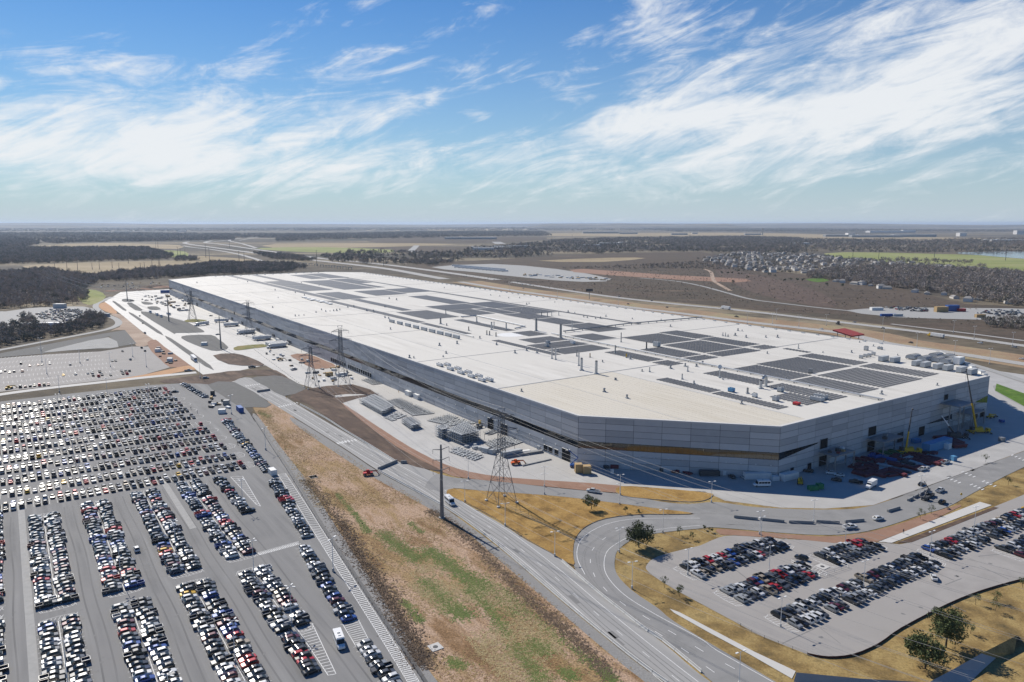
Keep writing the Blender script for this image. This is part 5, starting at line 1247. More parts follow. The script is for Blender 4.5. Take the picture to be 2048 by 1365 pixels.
one('J', 1460, 700, .6, 'pickup', 'white', 'white pickup in sun by the blue box', YZ); one('J', 1280, 862, .75, 'sedan', 'black', 'black sedan on the sunlit apron', YZ)
one('J', 1420, 912, .7, 'pickup', 'white', 'white pickup on the road by the planted median', RD + .05); one('J', 1345, 950, .7, 'pickup', 'black', 'black pickup on the road beside a lift', RD + .05); one('J', 1435, 1000, .7, 'crossover', 'black', 'black crossover on the road by the sign', RD + .05)
one('I', 1440, 785, 1.8, 'crossover', 'grey', 'grey crossover against the shaded wall', YZ); one('I', 1550, 790, 1.7, 'sedan', 'white', 'white sedan against the shaded wall by a white container', YZ)
one('H', 1030, 125, .3, 'pickup', 'white', 'white pickup with ladder rack on the loop road', RD + .05); one('H', 1195, 75, .35, 'crossover', 'white', 'white utility truck by the road barriers', RD + .05)
one('N', 535, 525, ROT_S, 'pickup', 'silver', 'silver pickup on the boulevard edge'); one('N', 960, 893, .35, 'pickup', 'silver', 'silver pickup where access road meets boulevard'); one('N', 1580, 858, .4, 'pickup', 'black', 'black pickup beside the dark soil')
one('N', 1245, 537, 1.0, 'sedan', 'silver', 'silver sedan crossing the yard near the pole'); one('N', 1130, 965, .4, 'crossover', 'silver', 'silver crossover parked on the dark soil'); one('N', 485, 357, 2.0, 'sedan', 'black', 'black sedan in the boulevard by the long median'); one('N', 515, 427, 2.0, 'sedan', 'black', 'black sedan farther down the boulevard by the long median')
one('N', 1180, 355, .6, 'sedan', 'silver', 'silver sedan by the green bed and trailers'); one('N', 1990, 880, 1.0, 'pickup', 'white', 'white pickup in the yard by the red soil'); one('N', 410, 205, .5, 'pickup', 'grey', 'grey pickup on the island at the boulevard head')
for k, x, y, kind, col, lab in (('C', 365, 600, 'pickup', 'black', 'black pickup on the highway nearest the hall'), ('C', 862, 672, 'sedan', 'white', 'white sedan on the highway left of red canopy'), ('C', 1222, 668, 'sedan', 'black', 'black sedan on the far carriageway by yellow truck'), ('C', 1055, 632, 'sedan', 'silver', 'silver sedan behind the dark flatbed'),
        ('C', 1385, 752, 'sedan', 'black', 'black sedan on near carriageway past the canopy'), ('C', 1790, 755, 'crossover', 'white', 'white crossover following the yellow truck'), ('C', 1990, 780, 'crossover', 'silver', 'silver crossover last in line on far carriageway'), ('C', 2035, 848, 'sedan', 'white', 'white sedan on near carriageway past the roof corner'),
        ('B', 755, 345, 'crossover', 'black', 'black van on the highway by the works lot'), ('B', 1065, 388, 'sedan', 'white', 'white car of a pair on the highway'), ('B', 1107, 390, 'crossover', 'white', 'white crossover of a pair on the highway'), ('B', 1070, 410, 'sedan', 'silver', 'silver car on the near carriageway below a white pair'), ('B', 1350, 418, 'crossover', 'black', 'black crossover on the highway beyond the pole sign'), ('B', 1650, 497, 'sedan', 'black', 'black sedan on near carriageway beside the slanting pipe end'), ('B', 1780, 478, 'sedan', 'grey', 'grey sedan on the far carriageway'), ('B', 1865, 515, 'sedan', 'navy', 'navy sedan near the median of the highway'), ('B', 1600, 455, 'sedan', 'black', 'black sedan on far carriageway over the median')):
    one(k, x, y, 2.05, kind, col, lab, RD + .24)

# ---------------------------------------------------------------- cranes and machines
def crane(loc, rz, boom_dir, length, label, col='yellow', boom_r=.55, tip='steel_dark'):
    t = empty('mobile_crane', loc, rz, label, 'crane')
    b = MB(); b.box(-5.5, 5.5, -1.3, 1.3, .7, 1.5, col); b.box(4.2, 5.8, -1.3, 1.3, 1.5, 2.6, col); b.build('carrier', t)
    wheels(t, [(x, sy, .6) for x in (-4.4, -2.8, 2.8, 4.2) for sy in (-1.2, 1.2)], .6, .5)
    b = MB(); b.box(-3.2, 1.6, -1.25, 1.25, 1.55, 3.0, col); b.box(-4.6, -3.2, -1.4, 1.4, 1.6, 3.2, 'steel_dark'); b.build('superstructure', t)
    b = MB(); b.box(.4, 2.2, .5, 1.4, 1.7, 3.2, col); cabm = b.build('cab', t); b = MB(); b.add([(2.22, .55, 2.2), (2.22, 1.35, 2.2), (2.22, 1.35, 3.1), (2.22, .55, 3.1)], [(0, 1, 2, 3)], 'glass_car'); b.build('window', cabm)
    d = Vector(boom_dir).normalized(); o = Vector((-1.8, 0, 2.8)); b = MB()
    b.cyl(o, o + d * length * .42, boom_r, boom_r * .9, 6, col); b.build('boom', t)
    b = MB(); b.cyl(o + d * length * .40, o + d * length * .72, boom_r * .75, boom_r * .65, 6, tip); b.cyl(o + d * length * .7, o + d * length, boom_r * .5, boom_r * .4, 6, tip)
    e = o + d * length; b.cyl(e, e + Vector((.6, 0, -.6)), .35, .3, 6, tip); b.build('boom_extension', t)
    b = MB(); b.bar(e, e + Vector((.3, 0, -length * .35)), .05, 'steel_dark'); b.build('hoist_cable', t)
    b = MB(); b.cyl(o + Vector((1.2, 0, -.6)), o + d * length * .22 + Vector((.3, 0, -.3)), .22, .16, 6, 'steel_grey'); b.build('lift_cylinder', t)
    b = MB()
    for x in (-4.9, 4.9):
        b.box(x - .2, x + .2, -3.4, 3.4, .55, .8, col)
        for sy in (-3.3, 3.3): b.box(x - .35, x + .35, sy - .35, sy + .35, 0, .56, 'steel_dark')
    b.build('outrigger', t)
def toward(p, u, v, dist_along):
    """unit vector from p to the pixel's ray at the same depth"""
    d = ray(u, v); k = p.y / d.y; return (Vector((0, 0, CAM_H)) + d * k) - p
cp = GZ('J', 1710, 470) + Vector((0, 0, YZ)); dv = toward(cp + Vector((0, 0, 2.8)), 1500 + 1640 / 3.737, 740 - 2, 0)
crane(cp, 0, dv, dv.length, 'tall yellow mobile crane with black boom at the far platform')
cp = GZ('J', 1190, 625) + Vector((0, 0, YZ)); dv = toward(cp + Vector((0, 0, 2.8)), 1500 + 1240 / 3.737, 740 + 290 / 3.737, 0)
crane(cp, 0, dv, dv.length, 'shorter yellow mobile crane standing among steel bundles', boom_r=.45)
cp = GZ('J', 1545, 510) + Vector((0, 0, YZ)); dv = toward(cp + Vector((0, 0, 2.8)), 1500 + 1458 / 3.737, 740 + 345 / 3.737, 0)
crane(cp, 0, dv, dv.length, 'black crane with white boom leaning to the wall', 'steel_dark', .55, 'white_paint')
cp = GZ('N', 990, 240) + Vector((0, 0, YZ)); crane(cp, .3, (-.35, 0, 1), 26, 'dark crane at the far end of the hall', 'steel_dark', .4)
def telehandler(loc, rz, label, col='orange'):
    t = empty('telehandler', loc, rz, label, 'machine')
    b = MB(); b.box(-2.4, 2.0, -1.0, 1.0, .6, 1.4, col); b.build('chassis', t); b = MB(); b.box(-.8, .6, .2, 1.0, 1.4, 2.5, col); b.build('cab', t)
    b = MB(); b.bar((-2.2, -.3, 2.2), (3.6, -.3, 1.9), .5, col); b.bar((3.6, -.3, 1.9), (4.6, -.3, .5), .35, col); b.build('boom', t)
    b = MB(); b.box(4.5, 4.7, -1.0, .4, .2, .9, 'steel_dark'); b.box(4.6, 5.8, -.8, -.6, .2, .28, 'steel_dark'); b.box(4.6, 5.8, .0, .2, .2, .28, 'steel_dark'); b.build('fork', t)
    wheels(t, [(1.5, -1.05, .65), (1.5, 1.05, .65), (-1.7, -1.05, .65), (-1.7, 1.05, .65)], .65, .45)
telehandler(GZ('R', 1020, 830) + Vector((0, 0, YZ)), .25, 'orange telehandler parked in the sunlit yard by the dock ramp')
telehandler(GZ('R', 575, 395) + Vector((0, 0, YZ)), .8, 'grey forklift beside the rack rows', 'steel_grey'); telehandler(GZ('J', 375, 850) + Vector((0, 0, YZ)), 1.2, 'yellow lift in shade beside green bins', 'yellow'); telehandler(GZ('M', 830, 690) + Vector((0, 0, YZ)), .3, 'tan excavator working beside the red soil', 'wood_tan')
telehandler(GZ('J', 1800, 360) + Vector((0, 0, YZ)), .4, 'yellow lift standing at the far corner doors', 'yellow'); telehandler(GZ('S', 95, 915) + Vector((0, 0, LOTZ)), 1.0, 'yellow lift standing in the nearly empty car park', 'yellow')
telehandler(GZ('F', 400, 618) + Vector((0, 0, .06)), .3, 'small red mower on the bare earth strip', 'red')
def boom_lift(loc, rz, label, col='blue'):
    t = empty('boom_lift', loc, rz, label, 'boom lift')
    b = MB(); b.box(-1.6, 1.6, -1.0, 1.0, .5, 1.5, col); b.build('base', t); wheels(t, [(1.1, -1.0, .5), (1.1, 1.0, .5), (-1.1, -1.0, .5), (-1.1, 1.0, .5)], .5, .35)
    b = MB(); b.bar((-1.2, 0, 1.5), (2.2, 0, 4.6), .4, col); b.bar((2.2, 0, 4.6), (-2.6, 0, 8.6), .34, col); b.build('boom', t)
    b = MB(); b.box(-3.8, -2.5, -.6, .6, 8.2, 8.3, 'steel_grey')
    for x, y in ((-3.8, -.6), (-3.8, .6), (-2.5, -.6), (-2.5, .6)): b.bar((x, y, 8.3), (x, y, 9.3), .06, 'steel_grey')
    b.bar((-3.8, -.6, 9.3), (-3.8, .6, 9.3), .06, 'steel_grey'); b.bar((-3.8, -.6, 9.3), (-2.5, -.6, 9.3), .06, 'steel_grey'); b.bar((-3.8, .6, 9.3), (-2.5, .6, 9.3), .06, 'steel_grey'); b.build('basket', t)
boom_lift(GZ('R', 1700, 860) + Vector((0, 0, YZ)), 0, 'blue boom lift raised beside the corner door'); boom_lift(GZ('J', 1310, 975) + Vector((0, 0, RD + .05)), .7, 'dark boom lift folded on the road', 'steel_dark')
# crates, containers, bins
def container(loc, rz, L_, W_, H_, mn, label, cat='container', group=None):
    t = empty('container', loc, rz, label, cat, group); b = MB(); b.box(-L_ / 2, L_ / 2, -W_ / 2, W_ / 2, .12, H_, mn); b.build('box', t)
    b = MB(); n = int(L_ / .6)
    for i in range(n): x = -L_ / 2 + (i + .5) * L_ / n; b.box(x - .07, x + .07, -W_ / 2 - .04, W_ / 2 + .04, .2, H_ - .1, mn)
    b.build('rib', t); b = MB()
    for x in (-L_ / 2, L_ / 2):
        for y in (-W_ / 2, W_ / 2): b.box(x - .1, x + .1, y - .1, y + .1, 0, H_ + .03, mn)
    b.build('corner_post', t); return t
for k, x, y, rz, L_, W_, H_, mn, lab in (
    ('I', 1665, 795, .03, 12, 2.6, 3, 'trailer_white', 'long white container against the shaded wall'), ('I', 1825, 808, .1, 3, 2.2, 2.2, 'trailer_white', 'small white cabin by the hall corner'), ('I', 1948, 800, .5, 9, 3, 3.2, 'trailer_white', 'white container angled at the hall corner'),
    ('I', 75, 735, .1, 3.2, 3.0, 4.2, 'wood_tan', 'taller tan wooden crate beside the boom lift'), ('I', 148, 745, .1, 3.6, 3.0, 3.8, 'wood_tan', 'wider tan wooden crate beside the boom lift'), ('I', 1240, 765, .0, 9, 2.4, 2.5, 'steel_dark', 'dark flat container in the shade of the hall'),
    ('I', 375, 750, 0, 1.2, 1.2, 2.2, 'trailer_white', 'white portable toilet in the shade'), ('I', 1372, 762, 0, 1.2, 1.2, 2.2, 'trailer_white', 'white portable toilet beside the dark container'),
    ('J', 1395, 590, .58, 22, 4, 4.4, 'blue_light', 'long light blue container under the crane boom'), ('J', 1470, 590, .58, 3, 3, 3, 'unit_white', 'white box at the end of the long blue container'), ('J', 1520, 680, .3, 2, 2, 2.4, 'blue_light', 'small bright blue box in the sun'), ('J', 1880, 535, .3, 2.2, 2, 2.2, 'steel_grey', 'grey bin on the sunlit apron'),
    ('J', 470, 900, .2, 4, 2.2, 2.0, 'green', 'larger green bin at the edge of the shade'), ('J', 520, 890, .2, 2.4, 2.2, 2.4, 'green', 'smaller green bin beside the larger one'), ('J', 1880, 392, .2, 2, 2, 1.5, 'blue', 'blue tub near the far corner'), ('J', 1240, 545, .4, 4.5, 2.5, 2.2, 'blue_light', 'pale blue tank by the crane'),
    ('D', 1405, 245, -1.0, 8, 2.6, 3.2, 'blue', 'navy truck body parked by the fence corner'), ('D', 1300, 255, .2, 4, 3, 2.6, 'unit_white', 'white cabin with blue base by the barrels'), ('D', 1325, 205, .2, 3.5, 2.6, 3, 'steel_grey', 'grey generator beside the cabins'), ('D', 1245, 150, .2, 2.2, 2.2, 3.2, 'steel_dark', 'dark guard booth by the parked row'),
    ('D', 1595, 612, -.98, 5, 2.6, 2.6, 'unit_white', 'white rounded bus shelter in the walkway row'), ('O', 605, 110, -.98, 6, 3.4, 3.2, 'unit_white', 'white generator box along the wall, farther from tower'), ('O', 695, 145, -.98, 6, 3.4, 3.2, 'unit_white', 'white generator box along the wall, nearer the racks'),
    ('N', 735, 130, .3, 14, 4, 5, 'blue', 'bright blue container stack at the far hall corner'), ('N', 1115, 640, .2, 5, 4, 3, 'unit_white', 'white tank on the gravel island below the pole'), ('N', 660, 705, .2, 4, 3, 3, 'unit_white', 'white crate in the churned earth, upper'), ('N', 780, 800, .2, 4, 3, 3, 'unit_white', 'white crate in the churned earth, lower'), ('N', 145, 360, .3, 11, 5, 4, 'unit_grey', 'grey shed at the bend of the track'),
    ('M', 1180, 800, .6, 5, 3, 3, 'wood_tan', 'tan crate stack below the dock doors'), ('M', 1270, 798, .6, 8, 3, 2.4, 'unit_white', 'pale pallet stack below the dock doors'), ('M', 1210, 825, .6, 4, 2, 2, 'unit_white', 'low pale pallet below the dock doors'), ('S', 615, 85, 0, 14, 8, 6, 'unit_grey', 'grey roofed shed behind the car pound'), ('S', 490, 270, .1, 40, 6, 4, 'trailer_white', 'long white shed roof among the bare trees'),
    ('R', 605, 355, .2, 2.4, 2.4, 2.6, 'yellow', 'yellow cabinet beside the tall yard door'), ('R', 690, 690, -.6, 7, 2.4, 2.4, 'unit_grey', 'grey open skip beside stacked racks'), ('R', 970, 720, .55, 11, 2.5, 2.6, 'unit_grey', 'grey container below the lattice tower'), ('R', 1120, 690, .4, 6, 2, 1.2, 'unit_white', 'low white pallets by the dock ramp'),
    ('d', 310, 830, .1, 16, 6, 4, 'unit_white', 'white shed in the salvage yard'), ('d', 1070, 850, .1, 16, 6, 7, 'wood_tan', 'cream container stack in the salvage yard'), ('d', 1200, 840, .1, 16, 6, 8, 'blue', 'blue container stack in the salvage yard'), ('d', 1310, 845, .1, 9, 5, 4, 'red', 'red container in the salvage yard'), ('d', 450, 900, .1, 20, 3, 3, 'blue', 'blue container by the salvage yard fence'), ('d', 560, 902, .1, 12, 3, 3, 'unit_grey', 'grey container by the salvage yard fence'), ('d', 1530, 915, .1, 12, 4, 4, 'wood_tan', 'cream box body at the salvage yard edge')):
    container(GZ(k, x, y) + Vector((0, 0, YZ)), rz, L_, W_, H_, mn, lab, 'crate' if 'crate' in lab else 'container')
# bundles of maroon steel in the shade
def bundle_proto(mn, n, m_):
    t = empty('steel_bundle'); b = MB()
    for j in range(m_):
        for i in range(n): b.box(-3.2 + R.uniform(-.3, .3), 3.2 + R.uniform(-.3, .3), (i - n / 2) * .5, (i - n / 2) * .5 + .38, .15 + j * .42, .15 + j * .42 + .36, mn)
    b.build('beams', t); b = MB()
    for x in (-2, 0, 2): b.box(x - .1, x + .1, -n * .27, n * .27, 0, .149, 'wood_tan')
    b.build('timber', t); return t
BM = [bundle_proto('maroon', 5, 3), bundle_proto('maroon', 4, 2), bundle_proto('steel_dark', 4, 2), bundle_proto('blue', 4, 3), bundle_proto('green', 6, 2), bundle_proto('unit_grey', 4, 2)]
polyJ = [Zp('J', *p) for p in ((760, 700), (880, 650), (1050, 610), (1250, 600), (1420, 640), (1440, 690), (1260, 740), (1150, 800), (1000, 820), (800, 790))]
seen = []
for (u, v) in scatter(polyJ, 150, R):
    p = G(u, v)
    if any((p - q).length < 3.1 for q in seen): continue
    seen.append(p); x = (u - 1500) * 3.737; y = (v - 740) * 3.737
    mi = 0 if R.random() < .45 else (1 if R.random() < .6 else R.choice((2, 5)))
    if 840 < x < 1080 and y < 690 and R.random() < .7: mi = 3
    if 980 < x < 1160 and y < 640: mi = 4
    nmc = ('maroon', 'maroon', 'dark grey', 'blue', 'green', 'pale grey')[mi]
    place(BM[mi], p + Vector((0, 0, YZ)), ROT_S + R.choice((0, 0, 1.57)) + R.uniform(-.25, .25), '%s bundle of steel beams lying in the shaded apron' % nmc, 'steel bundle', nmc + ' bundles in the shaded yard')
for (x, y) in ((1430, 520), (1460, 530), (1500, 545), (1540, 560), (1560, 580)): place(BM[0], GZ('J', x, y) + Vector((0, 0, YZ)), ROT_S + 1.2, 'maroon bundle of steel beams beside the long blue container', 'steel bundle', 'maroon bundles by the blue container', 1.3)
# ladders of racks in the sunlit yard
def rack_proto(nm, levels, lx, ly, lh, mn):
    t = empty(nm); b = MB()
    for x in (-lx / 2, lx / 2):
        for y in (-ly / 2, ly / 2): b.bar((x, y, 0), (x, y, levels * lh + .3), .13, mn)
    for l in range(levels):
        z = .25 + l * lh
        for y in (-ly / 2, ly / 2): b.bar((-lx / 2, y, z), (lx / 2, y, z), .13, mn)
        for x in (-lx / 2, 0, lx / 2): b.bar((x, -ly / 2, z), (x, ly / 2, z), .12, mn)
    b.build('frame', t)
    for l in range(levels):
        b = MB(); z = .25 + l * lh; b.box(-lx / 2 + .2, lx / 2 - .2, -ly / 2 + .25, ly / 2 - .25, z + .12, z + .2, 'unit_grey'); b.build('shelf', t)
    return t
R5 = rack_proto('steel_rack', 5, 3.6, 1.9, 1.25, 'galv'); R3 = rack_proto('steel_rack', 3, 3.2, 1.8, 1.2, 'galv'); R1 = rack_proto('steel_cradle', 1, 3.4, 1.7, .8, 'steel_grey')
def rack_field(proto, k, quad, nx, ny, label, group, cat, fill=1.0):
    a, b_, c, d = [GZ(k, *p) for p in quad]; dx = (b_ - a); rz = math.atan2(dx.y, dx.x)
    for i in range(nx):
        for j in range(ny):
            if R.random() > fill: continue
            u, v = (i + .5) / nx, (j + .5) / ny; p = (a * (1 - u) + b_ * u) * (1 - v) + (d * (1 - u) + c * u) * v
            place(proto, p + Vector((0, 0, YZ)), rz + math.pi / 2 + R.uniform(-.03, .03), label, cat, group)
rack_field(R3, 'O', ((110, 195), (335, 320), (450, 255), (245, 135)), 20, 5, 'grey three tier steel rack in the long block by the soil strip', 'racks in the long block', 'rack')
rack_field(R1, 'O', ((395, 170), (650, 320), (860, 300), (490, 145)), 20, 6, 'low grey steel cradle in the broad field beside the racks', 'cradles in the broad field', 'cradle', .95)
rack_field(R3, 'O', ((540, 395), (640, 470), (715, 445), (610, 375)), 7, 3, 'grey three tier steel rack in the small middle block', 'racks in the middle block', 'rack')
rack_field(R5, 'O', ((1000, 560), (1150, 615), (1320, 575), (1180, 470)), 8, 6, 'grey five tier steel rack in the tall block', 'racks in the tall block', 'rack')
rack_field(R5, 'O', ((895, 530), (960, 560), (1010, 525), (940, 490)), 4, 3, 'grey five tier steel rack beside the tall block', 'racks beside the tall block', 'rack', .8)
rack_field(R1, 'O', ((800, 370), (1030, 420), (1290, 400), (990, 310)), 13, 8, 'dark low steel cradle between racks and wall', 'cradles between racks and wall', 'cradle', .85)
rack_field(R1, 'O', ((1370, 590), (1500, 680), (1790, 585), (1680, 520)), 7, 10, 'long dark cradle row near the dock ramp', 'cradles near the dock ramp', 'cradle', .95)
rack_field(R1, 'O', ((1385, 495), (1430, 520), (1530, 480), (1480, 460)), 3, 4, 'dark cradle in front of the tall yard doors', 'cradles by the tall doors', 'cradle')
rack_field(R1, 'O', ((1030, 690), (1290, 780), (1380, 740), (1080, 640)), 9, 4, 'grey cradle in the slanting line below the tall block', 'cradles below the tall block', 'cradle', .9)
rack_field(R1, 'O', ((360, 340), (440, 375), (570, 320), (470, 290)), 5, 6, 'pale cradle between the long and middle rack blocks', 'cradles between rack blocks', 'cradle', .7)
rack_field(R1, 'M', ((1420, 830), (1500, 865), (1590, 855), (1490, 815)), 8, 5, 'grey cradle in the patch below the dock doors', 'cradles below the dock doors', 'cradle')
for (x, y) in ((1165, 575), (1195, 585), (1230, 605), (1270, 630), (1300, 650)): container(GZ('R', x, y) + Vector((0, 0, YZ)), ROT_S, 2.2, 1.8, 2.0, 'unit_grey', 'grey cabinet along the wall by the dock doors', 'cabinet', 'cabinets by the dock doors')
b = MB(); ramp = [GZ('R', *p) for p in ((910, 755), (1330, 690), (1335, 672), (900, 735))]; b.prism(ramp, YZ, YZ + 1.1, 'barrier_grey'); tag(b.build('ramp_wall'), 'low grey retaining wall of the dock ramp', 'wall')
b = MB(); ramp = [GZ('R', *p) for p in ((1100, 852), (1440, 775), (1440, 768), (1100, 842))]; b.prism(ramp, YZ, YZ + .5, 'barrier_grey'); tag(b.build('ramp_wall'), 'thin kerb wall of the dock ramp behind the telehandler', 'wall')
# clutter in the upper yard: trucks, lifts and material stacks
for (x, y) in ((540, 165), (570, 160), (605, 172), (640, 165), (680, 185), (510, 195), (550, 205), (600, 200), (660, 215), (700, 225), (720, 240), (745, 255), (770, 235), (800, 225), (790, 260), (815, 275), (880, 190), (850, 175), (760, 170), (740, 155), (905, 210), (930, 240), (870, 300), (900, 305), (940, 300), (960, 235)):
    if R.random() < .45:
        kd, cl = R.choice(('pickup', 'crossover')), R.choice(('white', 'black', 'silver', 'grey')); one('N', x, y, R.choice((ROT_S, ROT_S + 1.57)), kd, cl, '%s %s parked among material stacks in the upper yard' % (cl, kd))
    else: 
        mn, cn = R.choice((('steel_dark', 'black'), ('steel_grey', 'dark grey'), ('unit_grey', 'light grey'), ('wood_tan', 'tan timber'), ('unit_white', 'white'))); container(GZ('N', x, y) + Vector((0, 0, YZ)), ROT_S + R.choice((0, 1.57)), R.uniform(4, 10), R.uniform(2, 3), R.uniform(1.5, 3), mn, cn + ' material stack among vehicles in the upper yard', 'material stack', cn + ' stacks in the upper yard')

# loose material along the dock yard and the dug ground
cl = 0
for k, poly, n, mats_ in (('M', [(640, 590), (900, 620), (1150, 700), (1400, 800), (1300, 850), (1050, 840), (900, 780), (720, 650)], 34, ('unit_grey', 'wood_tan', 'steel_dark', 'unit_white', 'steel_grey')), ('N', [(700, 130), (900, 160), (1000, 230), (960, 310), (850, 290), (600, 230), (500, 180)], 26, ('steel_dark', 'unit_grey', 'wood_tan', 'steel_grey')),
                          ('N', [(590, 610), (700, 660), (900, 800), (850, 845), (760, 820), (640, 720)], 16, ('steel_dark', 'soil_red', 'unit_grey')), ('O', [(1180, 640), (1400, 720), (1500, 690), (1350, 620)], 8, ('steel_dark', 'unit_grey')), ('D', [(1210, 180), (1260, 150), (1340, 210), (1330, 260), (1230, 240)], 12, ('steel_dark', 'unit_white', 'wood_tan')), ('c', [(900, 740), (1250, 780), (1650, 720), (1700, 690), (1400, 690), (1000, 720)], 34, ('steel_dark', 'unit_grey', 'wood_tan', 'unit_white')),
                          ('I', [(190, 690), (800, 730), (1060, 760), (1050, 720), (600, 690), (330, 680)], 26, ('steel_dark', 'unit_grey', 'maroon'))):
    for (x, y) in scatter(poly, n, R):
        mn = R.choice(mats_); nm = {'unit_grey': 'light grey', 'wood_tan': 'tan', 'steel_dark': 'black', 'unit_white': 'white', 'steel_grey': 'dark grey', 'soil_red': 'rusty', 'maroon': 'maroon'}[mn]
        where = {'M': 'in the dock yard by the dotted blocks', 'N': 'on the yard by the boulevard', 'O': 'beside the tall rack block', 'D': 'by the cabins of the car park', 'c': 'on the dug ground beyond the hall', 'I': 'along the shaded end wall'}[k]
        crate_on(GZ(k, x, y) + Vector((0, 0, YZ)), R.uniform(1.2, 4.5), R.uniform(1, 2.4), R.uniform(.6, 1.8), mn, '%s pallet load standing %s' % (nm, where), 'pallet load', '%s pallet loads %s' % (nm, where), R.uniform(-.5, 1.8))

# ---------------------------------------------------------------- towers, poles, wires
def lattice(p, h, base, rz, label, col='tower_steel', w=.16):
    t = empty('lattice_tower', p, rz, label, 'pylon'); b = MB()
    prof = [(0, base), (h * .56, base * .26), (h * .8, base * .22), (h * .93, base * .2)]
    def half(z):
        for (z0, r0), (z1, r1) in zip(prof[:-1], prof[1:]):
            if z <= z1: return r0 + (r1 - r0) * (z - z0) / (z1 - z0)
        return prof[-1][1]
    cor = [(-1, -1), (1, -1), (1, 1), (-1, 1)]
    for c in cor:
        for (z0, r0), (z1, r1) in zip(prof[:-1], prof[1:]): b.bar((c[0] * r0, c[1] * r0, z0), (c[0] * r1, c[1] * r1, z1), w * 1.5, col)
    b.build('leg', t); b = MB(); zs = [0]
    while zs[-1] < h * .92: zs.append(min(h * .93, zs[-1] + max(1.8, half(zs[-1]) * 1.9)))
    for z0, z1 in zip(zs[:-1], zs[1:]):
        r0, r1 = half(z0), half(z1)
        for i in range(4):
            a, c = cor[i], cor[(i + 1) % 4]
            b.bar((a[0] * r0, a[1] * r0, z0), (c[0] * r1, c[1] * r1, z1), w * .75, col); b.bar((c[0] * r0, c[1] * r0, z0), (a[0] * r1, a[1] * r1, z1), w * .75, col); b.bar((a[0] * r1, a[1] * r1, z1), (c[0] * r1, c[1] * r1, z1), w * .75, col)
    b.build('bracing', t); tips = []
    for fz, arm in ((.60, 6.6), (.76, 8.2), (.91, 6.4)):
        z = h * fz; r = half(z); b = MB()
        for sg in (-1, 1):
            tip = Vector((sg * arm, 0, z)); tips.append(tip.copy())
            for c in (-1, 1): b.bar((sg * r, c * r, z), tip, w, col); b.bar((sg * r, c * r, z + 1.6), tip, w, col)
            for f in (.33, .66): b.bar((sg * (r + (arm - r) * f), 0, z), (sg * (r + (arm - r) * f), 0, z + 1.6 * (1 - f)), w * .7, col)
            b.bar(tip, tip - Vector((0, 0, 2.2)), .14, 'steel_dark')
        b.build('crossarm', t)
    b = MB()
    for sg in (-1, 1): b.bar((sg * half(h * .93), 0, h * .93), (sg * 1.9, 0, h), w, col); b.bar((-sg * half(h * .93), 0, h * .93), (sg * 1.9, 0, h), w * .8, col); tips.append(Vector((sg * 1.9, 0, h + 2.0)))
    b.bar((-1.9, 0, h), (1.9, 0, h), w, col); b.build('peak', t); b = MB()
    for c in cor: b.cyl((c[0] * base, c[1] * base, -.1), (c[0] * base, c[1] * base, .6), .75, .7, 10, 'concrete_pale')
    b.build('footing', t)
    M_ = Matrix.Translation(p) @ Matrix.Rotation(rz, 4, 'Z')
    return [M_ @ (q - Vector((0, 0, 2.0))) for q in tips]
LW = math.atan2(LT.y, LT.x)
tw1 = lattice(G(1003, 1005) + Vector((0, 0, .2)), 40.0, 4.6, LW, 'big lattice pylon standing on the tawny grass island')
tw2 = lattice(G(684, 770), 43.0, 4.6, LW, 'lattice pylon by the dock doors, taller of the pair')
tw3 = lattice(G(624, 776), 31.0, 4.2, LW, 'lattice pylon by the dark soil, shorter of the pair')
tw4 = lattice(G(499, 672), 37.0, 4.4, LW, 'lattice pylon beside the docked trailers and green bed')
tw5 = lattice(G(385, 640), 37.0, 4.4, LW, 'lattice pylon on the green bed in the upper yard', w=.2)
def monopole(p, h, label, arms=3, rz=LW, r0=.75, mn='tower_steel', span=3.6):
    t = empty('steel_pole', p, rz, label, 'power pole'); b = MB(); b.cyl((0, 0, 0), (0, 0, h), r0, r0 * .4, 10, mn); b.build('shaft', t); tips = []
    for i in range(arms):
        z = h * (.93 - i * .14); b = MB()
        for sg in (-1, 1): b.cyl((0, 0, z), (sg * span, 0, z + .7), .2, .1, 6, mn); tips.append(Vector((sg * span, 0, z - 1.0))); b.bar((sg * span, 0, z + .6), (sg * span, 0, z - 1.0), .12, 'steel_dark')
        b.build('arm', t)
    b = MB(); b.cyl((0, 0, -.1), (0, 0, .35), 1.3, 1.3, 12, 'concrete_strip'); b.build('footing', t)
    M_ = Matrix.Translation(p) @ Matrix.Rotation(rz, 4, 'Z'); return [M_ @ q for q in tips]
mp1 = monopole(G(884, 1036), 30.0, 'tall steel power pole beside the service road', 3, LW, .85)
mp2 = monopole(GZ('N', 1278, 675), 31.0, 'steel power pole on the second gravel island', 2, LW); mp3 = monopole(GZ('N', 770, 408), 31.0, 'steel power pole on the gravel island with vans', 2, LW); mp4 = monopole(GZ('N', 365, 205), 31.0, 'steel power pole at the boulevard head', 2, LW)
far_poles = []
for i, (x, y, hpx) in enumerate(((800, 605, 125), (690, 590, 100), (565, 575, 75), (1315, 500, 75), (1560, 555, 90), (1630, 560, 110), (1640, 558, 100), (1620, 360, 95), (1597, 350, 80), (1820, 410, 75), (1848, 412, 60), (1895, 410, 55), (1480, 545, 55), (1440, 560, 60), (1220, 560, 60), (945, 560, 60), (1020, 560, 70), (1150, 545, 55))):
    p = GZ('c', x, y); h = min(42, max(12, hpx / 5.12 * dist(p) / FPX)); far_poles.append(monopole(p, h, 'slender power pole beyond the creek trees, %s along the line' % ordinal(i + 1), 1, LW, .7, 'steel_dark', 3))
